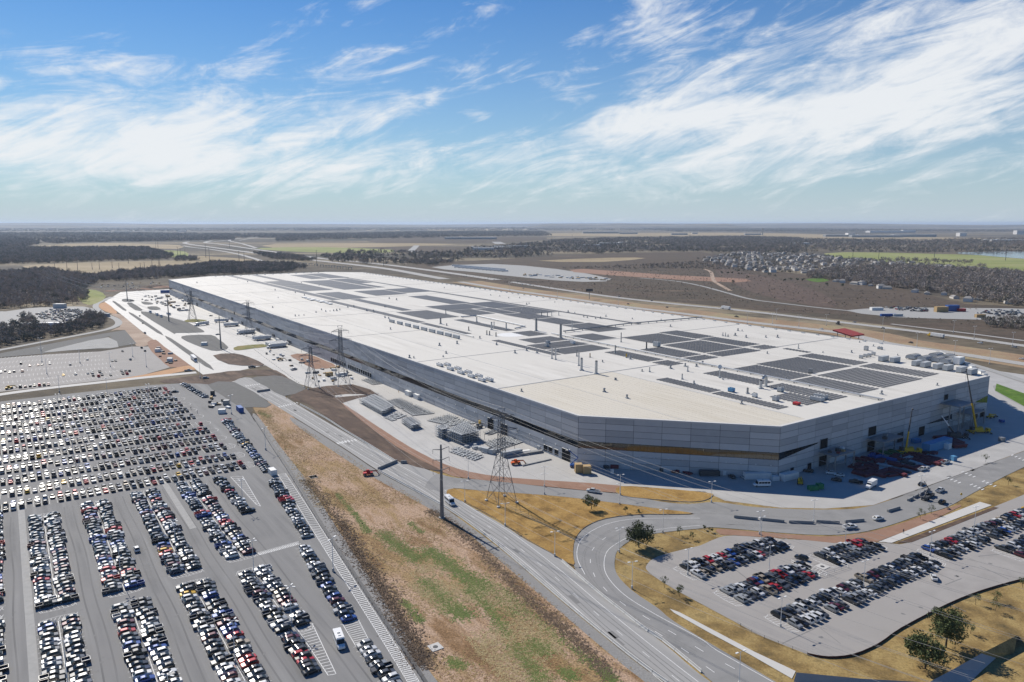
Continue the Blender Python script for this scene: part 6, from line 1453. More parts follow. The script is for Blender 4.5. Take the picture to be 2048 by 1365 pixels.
for i, (k, x, y, hpx) in enumerate((('A', 1228, 290, 120), ('A', 1205, 250, 90), ('A', 1345, 195, 40), ('A', 1400, 275, 60), ('A', 1430, 280, 60), ('A', 1855, 300, 90), ('B', 298, 285, 75), ('B', 708, 255, 40), ('B', 1340, 150, 40), ('C', 1045, 262, 55), ('C', 1197, 260, 65), ('C', 1523, 250, 55), ('C', 1940, 268, 65), ('C', 238, 128, 25))):
    p = GZ(k, x, y); h = min(45, hpx / ZM[k][2] * dist(p) / FPX); monopole(p, h, 'distant power pole, %s from the highway curve' % ordinal(i + 1), 1, LW, .8, 'steel_dark', 3)
def wire(a, b_, sag, label, r=.035):
    pts = [a + (b_ - a) * (i / 22) + Vector((0, 0, -4 * sag * (i / 22) * (1 - i / 22))) for i in range(23)]
    m = MB(); m.tube(pts, r, 'wire', 4); o = m.build('power_line', None, off=a); o.location = a; tag(o, label, 'cable', 'overhead conductors')
ext = S(60, 235)
vt = [q + (S(-10, 0) - S(225, 0)) + Vector((45, 0, 0)) for q in tw1]
for i in range(8):
    wire(tw2[i], tw1[i], 7, 'pale overhead conductor from the dock pylon to the grass island pylon'); wire(tw1[i], vt[i], 7, 'pale overhead conductor from grass island pylon over the small car park')
    wire(tw4[i], tw2[i], 7, 'pale overhead conductor between trailer pylon and dock pylon', .06); wire(tw5[i], tw4[i], 5, 'pale overhead conductor between the two green bed pylons', .07)
far_t = [q + (S(1700, 60) - S(*ST(G(385, 640)))) for q in tw5]
for i in range(6): wire(tw5[i], far_t[i], 14, 'pale overhead conductor running off beyond the hall', .1)
for i in range(6):
    q = mp1[i]; wire(tw3[i], q, 6, 'pale overhead conductor from short pylon to the roadside pole'); wire(q, q + (S(-120, 0)) + Vector((55, -40, -2)), 5, 'pale overhead conductor leaving the roadside pole')
for i in range(4): wire(mp2[i], tw3[i], 6, 'pale overhead conductor from island pole to short pylon', .05); wire(mp3[i], mp2[i], 4, 'pale overhead conductor between the gravel island poles', .06); wire(mp4[i], mp3[i], 4, 'pale overhead conductor from boulevard head pole', .07)
# lamp posts
def lamp_proto(h, heads):
    t = empty('lamp_post'); b = MB(); b.cyl((0, 0, .5), (0, 0, h), .11, .07, 6, 'unit_white'); b.build('pole', t); b = MB(); b.cyl((0, 0, 0), (0, 0, .9), .32, .32, 10, 'concrete_pale'); b.build('base', t)
    for k in range(heads):
        a = 2 * math.pi * k / heads; d = Vector((math.cos(a), math.sin(a), 0)); b = MB(); b.bar((0, 0, h - .05), d * 1.1 + Vector((0, 0, h)), .08, 'unit_white'); b.obox(d * 1.25 + Vector((0, 0, h - .08)), .9, .42, .16, a, 'unit_white'); b.build('lamp_head', t)
    return t
LP2, LP4 = lamp_proto(9.0, 2), lamp_proto(12.0, 4)
for i, (k, x, y) in enumerate((('W', 268, 535), ('W', 1233, 505), ('W', 1370, 1155), ('H', 1108, 470), ('H', 1497, 285), ('H', 1755, 130), ('H', 508, 195), ('H', 1000, 240), ('H', 380, 1040))):
    place(LP2, GZ(k, x, y) + Vector((0, 0, LOTZ)), .5, 'white twin lamp post, %s in the small car park' % ordinal(i + 1), 'lamp post', 'lamp posts of the small car park')
for i, (k, x, y) in enumerate((('G', 908, 110), ('G', 1198, 288), ('G', 1575, 265), ('G', 1830, 150), ('G', 1650, 478), ('F', 965, 775), ('F', 1430, 730), ('F', 1870, 790), ('F', 985, 640), ('F', 1430, 685), ('F', 1200, 915), ('I', 447, 940), ('I', 1258, 1005), ('H', 815, 90), ('H', 500, 160), ('J', 1270, 945))):
    place(LP2, GZ(k, x, y) + Vector((0, 0, RD + .1)), .3, 'white twin lamp post, %s along the loop and service roads' % ordinal(i + 1), 'lamp post', 'lamp posts along the roads')
for i, (s_, t_) in enumerate(((204, 4.0), (258, 22.5), (270, 41.2), (238, 59.4), (174, 22.8), (190, 41.3), (200, 59.6), (158, 4.0), (330, 59), (300, 72), (372, 20), (372, 60), (409, 20), (409, 60), (446, 10), (446, 60), (483, 40), (520, 20), (520, 70), (556, 50))):
    place(LP4, S(s_, t_) + Vector((0, 0, LOTZ)), ROT_S + .78, 'tall pale lamp post with four heads, %s in the big car park' % ordinal(i + 1), 'lamp post', 'four headed lamp posts of the big car park')
for i, (k, x, y) in enumerate((('D', 1555, 470), ('D', 1355, 260), ('V', 1262, 225), ('D', 1172, 50), ('S', 1360, 585), ('S', 1500, 690), ('S', 420, 520), ('S', 610, 950), ('S', 430, 640), ('S', 480, 760), ('S', 820, 650), ('S', 1130, 690))):
    place(LP2, GZ(k, x, y) + Vector((0, 0, LOTZ)), 1.2, 'pale lamp post beside the car park edge, %s of its line' % ordinal(i + 1), 'lamp post', 'lamp posts at the car park edge', 1.3)
for i, (k, x, y) in enumerate((('C', 428, 640), ('C', 598, 615), ('C', 730, 655), ('C', 890, 650), ('C', 1220, 665), ('C', 1225, 745), ('C', 1420, 772), ('C', 1635, 690), ('C', 1640, 822), ('C', 1755, 728), ('C', 1845, 875), ('C', 1980, 768), ('C', 575, 640), ('B', 1258, 455), ('B', 1595, 500), ('B', 995, 420))):
    place(LP2, GZ(k, x, y) + Vector((0, 0, RD)), .4, 'highway lamp post, %s from the canopy' % ordinal(i + 1), 'lamp post', 'lamp posts along the highway', 1.45)
# barriers
def barrier_line(pts, label, step=3.9, group=None, mn='barrier', h=.85, cap=200):
    key = (mn, h, step)
    if key not in BARR:
        b = MB(); L_ = step - .12; prof = [(-.3, 0), (-.3, .12), (-.14, .35), (-.09, h), (.09, h), (.14, .35), (.3, .12), (.3, 0)]; n = len(prof)
        b.add([(-L_ / 2, y, z) for y, z in prof] + [(L_ / 2, y, z) for y, z in prof], [(i, i + 1, i + 1 + n, i + n) for i in range(n - 1)] + [tuple(range(n))[::-1], tuple(range(n, 2 * n))], mn); BARR[key] = b.build('barrier_block')
    for i, (p, hd) in enumerate(along(pts, step, step / 2)):
        if i >= cap: break
        place(BARR[key], Vector((p.x, p.y, RD + .02)), hd, label, 'barrier', group)
BARR = {}
barrier_line(smooth(pxs((757, 943), (839, 987), (891, 1016), (939, 1048), (1001, 1096), (1083, 1166), (1144, 1218), (1260, 1313), (1332, 1366)), 5, False), 'tan concrete barrier block lining the service road by the berm', group='barriers along the berm', step=5.5)
barrier_line(smooth(zpts('G', (1240, 318), (1400, 458), (1500, 540), (1600, 618), (1710, 705), (1850, 800), (2048, 962)), 5, False), 'pale concrete barrier block between service road and loop road', group='barriers between the roads', step=5.5)
barrier_line(smooth(zpts('F', (0, 205), (150, 285), (250, 350), (400, 440), (560, 540)), 3, False), 'tan concrete barrier block between road and dark soil', group='barriers along the dark soil')
for i, (a, b_) in enumerate((((350, 62), (490, 76)), ((505, 76), (645, 90)), ((670, 92), (815, 98)), ((830, 90), (968, 97)), ((998, 92), (1110, 82)), ((1250, 30), (1320, 10)))):
    p, q = GZ('H', *a), GZ('H', *b_); b = MB(); d = (q - p); c = (p + q) / 2; b.obox((0, 0, 0), d.length, .8, .9, math.atan2(d.y, d.x), 'barrier_grey'); b.obox((0, 0, .9), d.length - .3, .5, .15, math.atan2(d.y, d.x), 'barrier_grey'); o = b.build('road_block'); o.location = c + Vector((0, 0, RD + .05)); tag(o, 'long grey road block, %s from the grass island' % ordinal(i + 1), 'barrier', 'long grey road blocks on the loop road')
for i in range(9):
    p, q = GZ('J', 1180 - i * 0 + i * 42, 985 - i * 22), GZ('J', 1215 + i * 42, 968 - i * 22); d = q - p; b = MB(); b.obox((0, 0, 0), d.length, .8, .9, math.atan2(d.y, d.x), 'barrier_grey'); b.obox((0, 0, .9), d.length - .3, .5, .15, math.atan2(d.y, d.x), 'barrier_grey')
    if i > 3: break
    o = b.build('road_block'); o.location = (p + q) / 2 + Vector((0, 0, RD + .05)); tag(o, 'grey road block by the folded boom lift, %s in its line' % ordinal(i + 1), 'barrier', 'grey road blocks by the boom lift')
for k, a, b_, lab in (('F', (458, 588), (568, 542), 'long dark barrier closing the service road'), ('F', (590, 548), (625, 548), 'short dark barrier beside the closed road'), ('D', (1505, 133), (1580, 122), 'dark barrier across the upper service road')):
    p, q = GZ(k, *a), GZ(k, *b_); d = q - p; b = MB(); b.obox((0, 0, 0), d.length, .8, 1.2, math.atan2(d.y, d.x), 'barrier_grey'); b.obox((0, 0, 1.2), d.length - .3, .5, .15, math.atan2(d.y, d.x), 'barrier_grey'); o = b.build('road_block'); o.location = (p + q) / 2 + Vector((0, 0, RD + .02)); tag(o, lab, 'barrier')
for i in range(26):     # row of low blocks in the dock yard
    a, c = GZ('M', 640, 610), GZ('M', 960, 850); p = a + (c - a) * (i / 25)
    b_ = BARR[('barrier', .85, 3.9)]; place(b_, p + Vector((0, 0, YZ)), math.atan2((c - a).y, (c - a).x), 'grey block in the dotted line across the dock yard', 'barrier', 'blocks dotted across the dock yard', .7)
# painted lines on the roads
b = MB(); mr = smooth(pxs((505, 775), (600, 826), (700, 888), (800, 945), (870, 985), (935, 1030), (1010, 1078), (1100, 1150), (1200, 1238), (1330, 1345), (1400, 1400)), 5, False)
ribbon(b, mr, .18, RD + .02, 'paint_white', 4.6); ribbon(b, mr, .18, RD + .02, 'paint_white', -3.4); dashes(b, mr, .16, RD + .02, 'paint_white', 3, 9, .6)
for cx_ in ((215, 432), (1975, 430)):
    pass
for k, x0, y0, dx, dy, n in (('F', 225, 432, 20, -4, 6), ('D', 1440, 96, 13, -2, 8), ('D', 1635, 218, 13, -3, 9), ('D', 1975, 432, 16, -4, 5)):
    for i in range(n):
        p = GZ(k, x0 + i * dx, y0 + i * dy); b.obox((p.x, p.y, RD + .015), 3.4, .5, .005, ROT_S, 'paint_white')
o = b.build('lane_marking', main_road); o['kind'] = 'stuff'
b = MB()
for off in (2.9, 1.5, -.6, -2.1): ribbon(b, [p + Vector((math.sin(i * .9 + off) * .25, math.cos(i * .7) * .25, 0)) for i, p in enumerate(mr)], .32, RD + .008, 'tyre_mark', off)
for i in range(16):
    p, hd = R.choice(along(mr, 3)); b.obox((p.x + R.uniform(-3, 3), p.y + R.uniform(-2, 2), RD + .009), R.uniform(2, 9), R.uniform(.5, 1.8), .004, hd, 'patch_asphalt')
o = b.build('tyre_mark', main_road); o['kind'] = 'stuff'
b = MB(); lr_o = smooth(zpts('G', (1375, 395), (1330, 300), (1340, 215), (1400, 150), (1520, 95), (1700, 68), (2048, 66)), 6, False); lr_i = smooth(zpts('G', (2048, 108), (1830, 128), (1660, 165), (1530, 235), (1490, 300), (1500, 395), (1600, 510), (1780, 625), (2048, 770)) + zpts('H', (250, 840), (560, 1015), (620, 1050)), 5, False)
for pth in (lr_o, lr_i): ribbon(b, pth, .2, RD + .05, 'paint_white')
dashes(b, smooth(zpts('G', (1700, 96), (1560, 140), (1430, 235), (1408, 330), (1450, 430), (1560, 540), (1720, 640), (1900, 745), (2048, 835)) + zpts('H', (230, 880), (450, 1000)), 5, False), .2, RD + .05, 'paint_white', 3, 7)
dashes(b, smooth(zpts('G', (1640, 640), (1850, 770), (2048, 900)) + zpts('H', (180, 930), (300, 1010)), 4, False), .2, RD + .05, 'paint_white', 3, 7)
for (x0, y0) in ((1480, 810), (1590, 765), (1655, 860), (1745, 835), (1960, 640)):
    for i in range(4): p = GZ('J', x0 + i * 28, y0 + i * 12); b.obox((p.x, p.y, RD + .045), 2.6, .5, .005, ROT_S + 1.57, 'paint_white')
o = b.build('lane_marking', loop_road); o['kind'] = 'stuff'
b = MB()
for j, off in enumerate((-4.6, -3.2, 3.4, 4.8)):
    ribbon(b, smooth([p + Vector((math.sin(i * 1.7 + j) * .4, math.cos(i * 1.3 + j) * .4, 0)) for i, p in enumerate(zpts('G', (1700, 96), (1560, 140), (1430, 235), (1408, 330), (1450, 430), (1560, 540), (1720, 640), (1900, 745), (2048, 835)))], 5, False), .3, RD + .037, 'tyre_mark', off * .55)
for (a, c, d) in (((0, 35), (400, 45), (900, 75)), ((300, 100), (700, 130), (1050, 140)), ((0, 100), (500, 105), (1000, 120))): ribbon(b, smooth(zpts('H', a, c, d), 5, False), .35, RD + .037, 'tyre_mark')
for i in range(10): p = GZ('J', R.uniform(1000, 2000), 0); q = R.random(); p = GZ('J', 1000 + 950 * q, 1000 - 370 * q + R.uniform(-20, 20)); b.obox((p.x, p.y, RD + .037), R.uniform(3, 12), R.uniform(.4, 1.4), .004, ROT_S + 1.57, 'patch_asphalt')
o = b.build('tyre_mark', loop_road); o['kind'] = 'stuff'
# fences
def fence(pts, h, label, post_mn, mesh_mn, step=3.0, solid=True):
    p0 = pts[0]; t = empty('fence', p0, 0, label, 'fence'); pr = None
    for p, hd in along(pts, step):
        if pr is None: b = MB(); b.cyl((0, 0, 0), (0, 0, h), .05, .05, 5, post_mn); pr = b.build('post', t); c = pr
        else: c = pr.copy(); COL.objects.link(c)
        c.location = p - p0
    b = MB()
    if solid:
        n = len(pts); b.add([(p.x, p.y, .03) for p in pts] + [(p.x, p.y, h * .9) for p in pts], [(i, i + 1, i + 1 + n, i + n) for i in range(n - 1)], mesh_mn)
    else:
        for z in (h * .35, h * .65, h * .95): b.tube([Vector((p.x, p.y, z)) for p in pts], .025, mesh_mn, 4)
    b.build('fabric' if solid else 'rail', t, off=p0)
mat('silt_fabric', (.10, .03, .025), .9, (.05, .022, .02), .4)
fence(smooth(zpts('H', (2300, 370), (2048, 424), (1800, 494), (1600, 574), (1330, 714), (1200, 804), (1050, 869), (900, 884), (780, 864)), 3, False), .7, 'dark red silt fence round the edge of the small car park', 'steel_dark', 'silt_fabric')
fence(smooth(zpts('H', (780, 866), (500, 756), (370, 686)), 3, False), 1.0, 'thin wire fence along the tawny slope of small car park', 'steel_dark', 'steel_dark', 4, False)
fence(smooth(pxs((500, 828), (520, 858), (545, 898), (578, 948), (640, 1052), (700, 1143), (760, 1236), (830, 1340), (880, 1420)), 3, False), 1.1, 'dark rail fence between gravel strip and striped walkway', 'steel_dark', 'steel_dark', 3, False)
b = MB(); ribbon(b, smooth(pxs((505, 832), (525, 858), (551, 898), (585, 949), (646, 1052), (706, 1143), (766, 1236), (836, 1340), (886, 1420)), 3, False), .9, RD + .05, 'steel_dark'); tag(b.build('gutter'), 'dark drain gutter beside the rail fence', None, None, 'structure')
# manholes with pale collars
for k, x, y, lab, z in (('V', 2300, 1000, 'square pale manhole in red earth', .1), ('G', 500, 820, 'square pale manhole ringed by red earth', .08), ('F', 78, 628, 'small square manhole on the bare earth strip', .08), ('H', 868, 350, 'round manhole in pale square at the fenced plot', LOTZ), ('D', 1833, 627, 'square manhole on the earth strip near the walkway', .08)):
    if k == 'V': continue
    p = GZ(k, x, y); t = empty('manhole', p, .6, lab, 'manhole'); b = MB(); s_ = 1.7; b.box(-s_, s_, -s_, s_, 0, z + .12, 'concrete_pale'); b.build('collar', t); b = MB(); b.cyl((0, 0, z + .1), (0, 0, z + .17), .7, .7, 14, 'steel_dark'); b.build('cover', t)
# plot of scaffolding round the round manhole
t = empty('fenced_plot', GZ('H', 850, 340), .5, 'square of low steel fencing round the manhole plot', 'fencing'); b = MB()
for x in (-7, -3.5, 0, 3.5, 7):
    for y in (-6, 6): b.bar((x, y, 0), (x, y, 1.2), .07, 'galv')
for y in (-6, 6):
    for z in (.5, 1.2): b.bar((-7, y, z), (7, y, z), .07, 'galv')
for x in (-7, 7):
    for z in (.5, 1.2): b.bar((x, -6, z), (x, 6, z), .07, 'galv')
b.build('panels', t)
# paved concrete bank at the bottom corner
t = empty('paved_bank', GZ('H', 1100, 1010), 0, 'sloped concrete bank, pale on one side, shaded on the other', 'embankment'); lo = t.location.copy()
def bank(name, low, high, mn, hgt):
    b = MB(); L_ = [GZ('H', *p) for p in low]; Hh = [GZ('H', *p, hgt) for p in high]; n = len(L_); bk = [Vector((p.x, p.y, 0)) + (p - q).normalized() * 6 for p, q in zip(Hh, L_)]
    vs = [(p.x, p.y, RD) for p in L_] + [tuple(p) for p in Hh] + [(p.x, p.y, .02) for p in bk]
    b.add(vs, [(i, i + 1, i + 1 + n, i + n) for i in range(n - 1)], mn); b.add(vs, [(i + n, i + 1 + n, i + 1 + 2 * n, i + 2 * n) for i in range(n - 1)], 'grass_verge'); b.build(name, t, off=lo)
mat('bank_concrete', (.3, .31, .32), .6, (.36, .37, .375), .2)
bank('lower_slope', [(700, 1024), (1100, 1070), (1500, 1090)], [(716, 966), (1100, 1003), (1500, 1026)], 'bank_concrete', 2.2)
bank('upper_slope', [(1640, 1090), (1735, 1024), (1800, 960), (1900, 870), (2012, 752)], [(1420, 1075), (1500, 1020), (1640, 945), (1800, 855), (2008, 749)], 'bank_concrete', 2.6)
# canopy, signs and people
t = empty('canopy', S(*ST(on_t(1695, 690, 585)), 0), ROT_S, 'red roofed canopy on posts between hall and highway', 'canopy')
cb = on_t(1695, 664, 585); zt = cb.z; b = MB(); b.add([(-9, -9, zt - 1.5), (9, -9, zt + 1.5), (9, 9, zt + 1.5), (-9, 9, zt - 1.5), (-9, -9, zt - 2.6), (9, -9, zt + .4), (9, 9, zt + .4), (-9, 9, zt - 2.6)], [(0, 1, 2, 3), (0, 4, 5, 1), (1, 5, 6, 2), (2, 6, 7, 3), (3, 7, 4, 0), (7, 6, 5, 4)], 'canopy_red'); b.build('roof', t)
for x in (-6, 6):
    for y in (-6, 6): b = MB(); b.cyl((x, y, 0), (x, y, zt - .5), .35, .35, 8, 'steel_grey'); b.build('post', t)
for k, x, y, lab in (('B', 1435, 468, 'billboard sign on a post beside the highway'),):
    p = GZ(k, x, y); t = empty('billboard', p, .4, lab, 'sign'); b = MB(); b.cyl((0, 0, 0), (0, 0, 12), .5, .4, 8, 'steel_grey'); b.build('post', t); b = MB(); b.box(-6, 6, -.3, .3, 12, 16, 'steel_dark'); b.build('panel', t)
p = GZ('J', 1575, 970); t = empty('warning_sign', p + Vector((0, 0, RD)), 0, 'yellow diamond warning sign on the road median', 'sign'); b = MB(); b.cyl((0, 0, 0), (0, 0, 2.4), .05, .05, 6, 'galv'); b.build('post', t); b = MB(); b.add([(0, -.06, 1.7), (.6, -.06, 2.3), (0, -.06, 2.9), (-.6, -.06, 2.3), (0, .02, 1.7), (.6, .02, 2.3), (0, .02, 2.9), (-.6, .02, 2.3)], [(0, 1, 2, 3), (7, 6, 5, 4), (0, 4, 5, 1), (1, 5, 6, 2), (2, 6, 7, 3), (3, 7, 4, 0)], 'yellow'); b.build('plate', t)
def person(k, x, y, label, shirt='cloth_dark', z=LOTZ):
    """one skinned figure in mid stride"""
    J = dict(pel=(0, 0, .95), che=(0, 0, 1.35), nec=(0, 0, 1.52), hea=(0, .01, 1.68), ls=(-.19, 0, 1.44), le=(-.25, -.06, 1.16), lh=(-.24, .08, .92), rs=(.19, 0, 1.44), re=(.25, .05, 1.16), rh=(.24, .2, .96), lk=(-.1, .16, .52), lf=(-.1, .08, .06), lt=(-.1, .26, .03), rk=(.1, -.02, .5), rf=(.1, -.24, .08), rt=(.1, -.08, .03), lp=(-.1, 0, .9), rp=(.1, 0, .9), hc=(0, .02, 1.78))
    E_ = [('pel', 'che'), ('che', 'nec'), ('nec', 'hea'), ('hea', 'hc'), ('che', 'ls'), ('ls', 'le'), ('le', 'lh'), ('che', 'rs'), ('rs', 're'), ('re', 'rh'), ('pel', 'lp'), ('lp', 'lk'), ('lk', 'lf'), ('lf', 'lt'), ('pel', 'rp'), ('rp', 'rk'), ('rk', 'rf'), ('rf', 'rt')]
    rr = dict(pel=.15, che=.17, nec=.065, hea=.10, ls=.075, rs=.075, le=.05, re=.05, lh=.045, rh=.045, lp=.09, rp=.09, lk=.065, rk=.065, lf=.05, rf=.05, lt=.04, rt=.04, hc=.08)
    ks = list(J); me = bpy.data.meshes.new('person'); me.from_pydata([J[q] for q in ks], [(ks.index(a), ks.index(b_)) for a, b_ in E_], []); me.materials.append(MATS[shirt])
    o = bpy.data.objects.new('person', me); COL.objects.link(o); o.modifiers.new('skin', 'SKIN'); o.modifiers.new('sub', 'SUBSURF').levels = 1
    for i, q in enumerate(ks): me.skin_vertices[0].data[i].radius = (rr[q], rr[q] * (.75 if q in ('che', 'pel') else 1)); me.skin_vertices[0].data[i].use_root = (q == 'pel')
    o.location = GZ(k, x, y) + Vector((0, 0, z)); o.rotation_euler = (0, 0, R.uniform(0, 6)); tag(o, label, 'person')
def safe_person(*a, **k):
    try: person(*a, **k)
    except Exception as ex: print('person', ex)
me_ok = True
safe_person('D', 1390, 440, 'person in dark clothes walking across the car park aisle'); safe_person('D', 1155, 255, 'person in dark clothes standing by the far row ends'); safe_person('D', 1118, 232, 'second person in dark clothes by the far row ends')
safe_person('H', 1342, 155, 'person walking along the pale footpath', z=RD + .06); safe_person('F', 577, 135, 'worker in orange vest walking beside the hall wall', shirt='vest', z=YZ); safe_person('D', 1675, 168, 'worker walking on the upper service road', shirt='vest', z=RD + .02)

# ---------------------------------------------------------------- vegetation
def flakes(b, pts, size, mn, rng):
    """small leaf- or twig-sized faces at the given points"""
    vs = []; fs = []
    for p in pts:
        a = Vector((rng.uniform(-1, 1), rng.uniform(-1, 1), rng.uniform(-1, 1))); c = Vector((rng.uniform(-1, 1), rng.uniform(-1, 1), rng.uniform(-.4, 1)))
        if a.length < .1 or c.length < .1: continue
        a.normalize(); c.normalize(); s = size * rng.uniform(.6, 1.35); k = len(vs)
        vs += [p - a * s * .5, p + a * s * .5, p + c * s]; fs.append((k, k + 1, k + 2))
    b.add(vs, fs, mn)
def crown_pts(n, clumps, rx, rz, zc, rng, squash=.5):
    out = []; cs = []
    for _ in range(clumps):
        while True:
            p = Vector((rng.uniform(-1, 1), rng.uniform(-1, 1), rng.uniform(-.75, 1)))
            if .25 < p.length < 1: break
        cs.append((Vector((p.x * rx, p.y * rx, zc + p.z * rz)), rng.uniform(.28, .5) * rx))
    for i in range(n):
        c, r = cs[i % clumps]; d = Vector((rng.gauss(0, 1), rng.gauss(0, 1), rng.gauss(0, .8)))
        d.normalize(); out.append(c + d * r * rng.uniform(.35, 1.0) ** .6)
    return out
def tree(p, h, rx, label, leaf='leaf_oak', n=900, clumps=16, size=.45, limbs=6, name='oak_tree', trunk_r=None, group=None, seed=1):
    rng = random.Random(seed); t = empty(name, p, rng.uniform(0, 6), label, 'tree', group); b = MB(); r = trunk_r or h * .028; zc = h * .62
    top = Vector((rng.uniform(-.3, .3), rng.uniform(-.3, .3), h * .42)); b.cyl((0, 0, -.1), top, r, r * .7, 7, 'bark')
    for i in range(limbs):
        a = 6.283 * i / limbs + rng.uniform(-.4, .4); e = Vector((math.cos(a) * rx * .6, math.sin(a) * rx * .6, zc + rng.uniform(-.05, .3) * h)); m_ = (top + e) / 2 + Vector((0, 0, h * .05))
        b.cyl(top - Vector((0, 0, h * .08)), m_, r * .55, r * .35, 5, 'bark', False); b.cyl(m_, e, r * .35, r * .1, 5, 'bark', False)
        for _ in range(3): b.cyl(m_, e + Vector((rng.uniform(-1, 1), rng.uniform(-1, 1), rng.uniform(-.3, 1))) * rx * .4, r * .22, r * .06, 4, 'bark', False)
    b.build('trunk', t); b = MB(); flakes(b, crown_pts(n, clumps, rx, h * .36, zc, rng), size, leaf, rng); b.build('crown', t); return t
tree(GZ('G', 1690, 235) + Vector((0, 0, .1)), 8.5, 4.6, 'dark dense oak standing alone inside the loop road bend', n=4200, clumps=30, size=.5, seed=3)
tree(GZ('F', 1705, 820) + Vector((0, 0, .2)), 6.0, 2.9, 'thin grey green oak on the tawny island by the road', 'leaf_olive', 1700, 18, .38, seed=4)
tree(GZ('H', 1590, 820), 10.5, 5.0, 'large olive green oak on the slope, the airier of two', 'leaf_olive', 5200, 34, .46, seed=5)
tree(GZ('H', 1470, 945), 8.5, 4.6, 'rounded olive green oak beside the paved bank', 'leaf_olive', 4800, 30, .46, seed=6)
for i, (k, x, y, h) in enumerate((('H', 1735, 740, 4.2), ('H', 1765, 570, 3.6), ('H', 1890, 555, 4), ('H', 1878, 610, 4), ('H', 2040, 470, 3.5), ('H', 30, 525, 4), ('G', 1840, 470, 3.6), ('G', 1928, 520, 3.6), ('H', 108, 190, 3), ('H', 30, 165, 3.2), ('F', 1905, 840, 2.8), ('F', 1985, 850, 2.2), ('H', 1440, 70, 4.2), ('H', 1505, 40, 3.8), ('J', 1760, 690, 4), ('J', 1930, 860, 4), ('H', 215, 145, 2.2), ('H', 178, 132, 2))):
    tree(GZ(k, x, y) + Vector((0, 0, .12)), h, h * .38, 'young sapling with thin dark leaves, %s planted round the small car park' % ordinal(i + 1), 'leaf_olive', 260, 8, .26, 4, 'sapling', .06, 'young saplings', 20 + i)
tree(GZ('C', 1797, 318), 17, 10, 'lone bare tree standing in the bright green meadow', 'twig_grey', 500, 16, 1.6, seed=41, name='bare_tree'); tree(GZ('C', 2020, 480), 12, 8, 'dark evergreen at the edge of the bare wood', 'leaf_oak', 500, 14, 1.5, seed=42, name='evergreen_tree')
for i in range(15):
    tree(GZ('C', 1225 + i * 36 + R.uniform(-8, 8), 276 + i * 1.0 + R.uniform(-2, 3)), R.uniform(13, 18), R.uniform(8, 11), 'broad bare tree in the row across the green meadow', 'twig_grey', 260, 12, 2.0, 5, 'bare_tree', .35, 'row of bare trees in the meadow', 60 + i)
for i, (x, y) in enumerate(((280, 348), (312, 352), (340, 347), (385, 352), (342, 398), (428, 378), (560, 360), (590, 365), (650, 390), (680, 385), (720, 392), (752, 390), (895, 422), (982, 424), (375, 340))):
    tree(GZ('C', x, y), R.uniform(5, 8), R.uniform(3, 4), 'small dark cedar dotted on the brown scrubland', 'leaf_oak', 130, 6, 1.2, 3, 'cedar_tree', .15, 'cedars on the scrubland', 90 + i)
# woods that read as one mass: instanced crowns
PCOL = bpy.data.collections.new('tree_shapes')
def proto_tree(nm, mn, h, rx, n, size, seed, trunk=True):
    rng = random.Random(seed); b = MB(); flakes(b, crown_pts(n, 9, rx, h * .4, h * .6, rng), size, mn, rng)
    if trunk: b.cyl((0, 0, -.5), (0, 0, h * .5), .25, .15, 4, 'bark', False)
    o = b.build(nm, None, linked=False); PCOL.objects.link(o)
proto_tree('a0', 'twig_grey', 10, 4.4, 130, 1.2, 1); proto_tree('a1', 'twig_dark', 9, 4.6, 170, 1.4, 2); proto_tree('a2', 'twig_brown', 9, 4.2, 120, 1.2, 3); proto_tree('a3', 'twig_grey', 12, 5.2, 150, 1.3, 4); proto_tree('a4', 'twig_dark', 8, 4.8, 150, 1.4, 5)
def gn_group():
    g = bpy.data.node_groups.new('scatter_trees', 'GeometryNodeTree'); g.interface.new_socket('Geometry', in_out='INPUT', socket_type='NodeSocketGeometry'); g.interface.new_socket('Geometry', in_out='OUTPUT', socket_type='NodeSocketGeometry')
    N = g.nodes; L = g.links; gi = N.new('NodeGroupInput'); go = N.new('NodeGroupOutput'); ip = N.new('GeometryNodeInstanceOnPoints'); ci = N.new('GeometryNodeCollectionInfo')
    ci.inputs['Collection'].default_value = PCOL; ci.inputs['Separate Children'].default_value = True; ci.inputs['Reset Children'].default_value = True
    def attr(nm, ty):
        n = N.new('GeometryNodeInputNamedAttribute'); n.data_type = ty; n.inputs['Name'].default_value = nm; return n.outputs[0]
    ip.inputs['Pick Instance'].default_value = True
    L.new(gi.outputs[0], ip.inputs['Points']); L.new(ci.outputs[0], ip.inputs['Instance']); L.new(attr('pick', 'INT'), ip.inputs['Instance Index']); L.new(attr('rot', 'FLOAT_VECTOR'), ip.inputs['Rotation']); L.new(attr('size', 'FLOAT_VECTOR'), ip.inputs['Scale']); L.new(ip.outputs[0], go.inputs[0]); return g
GNG = gn_group()
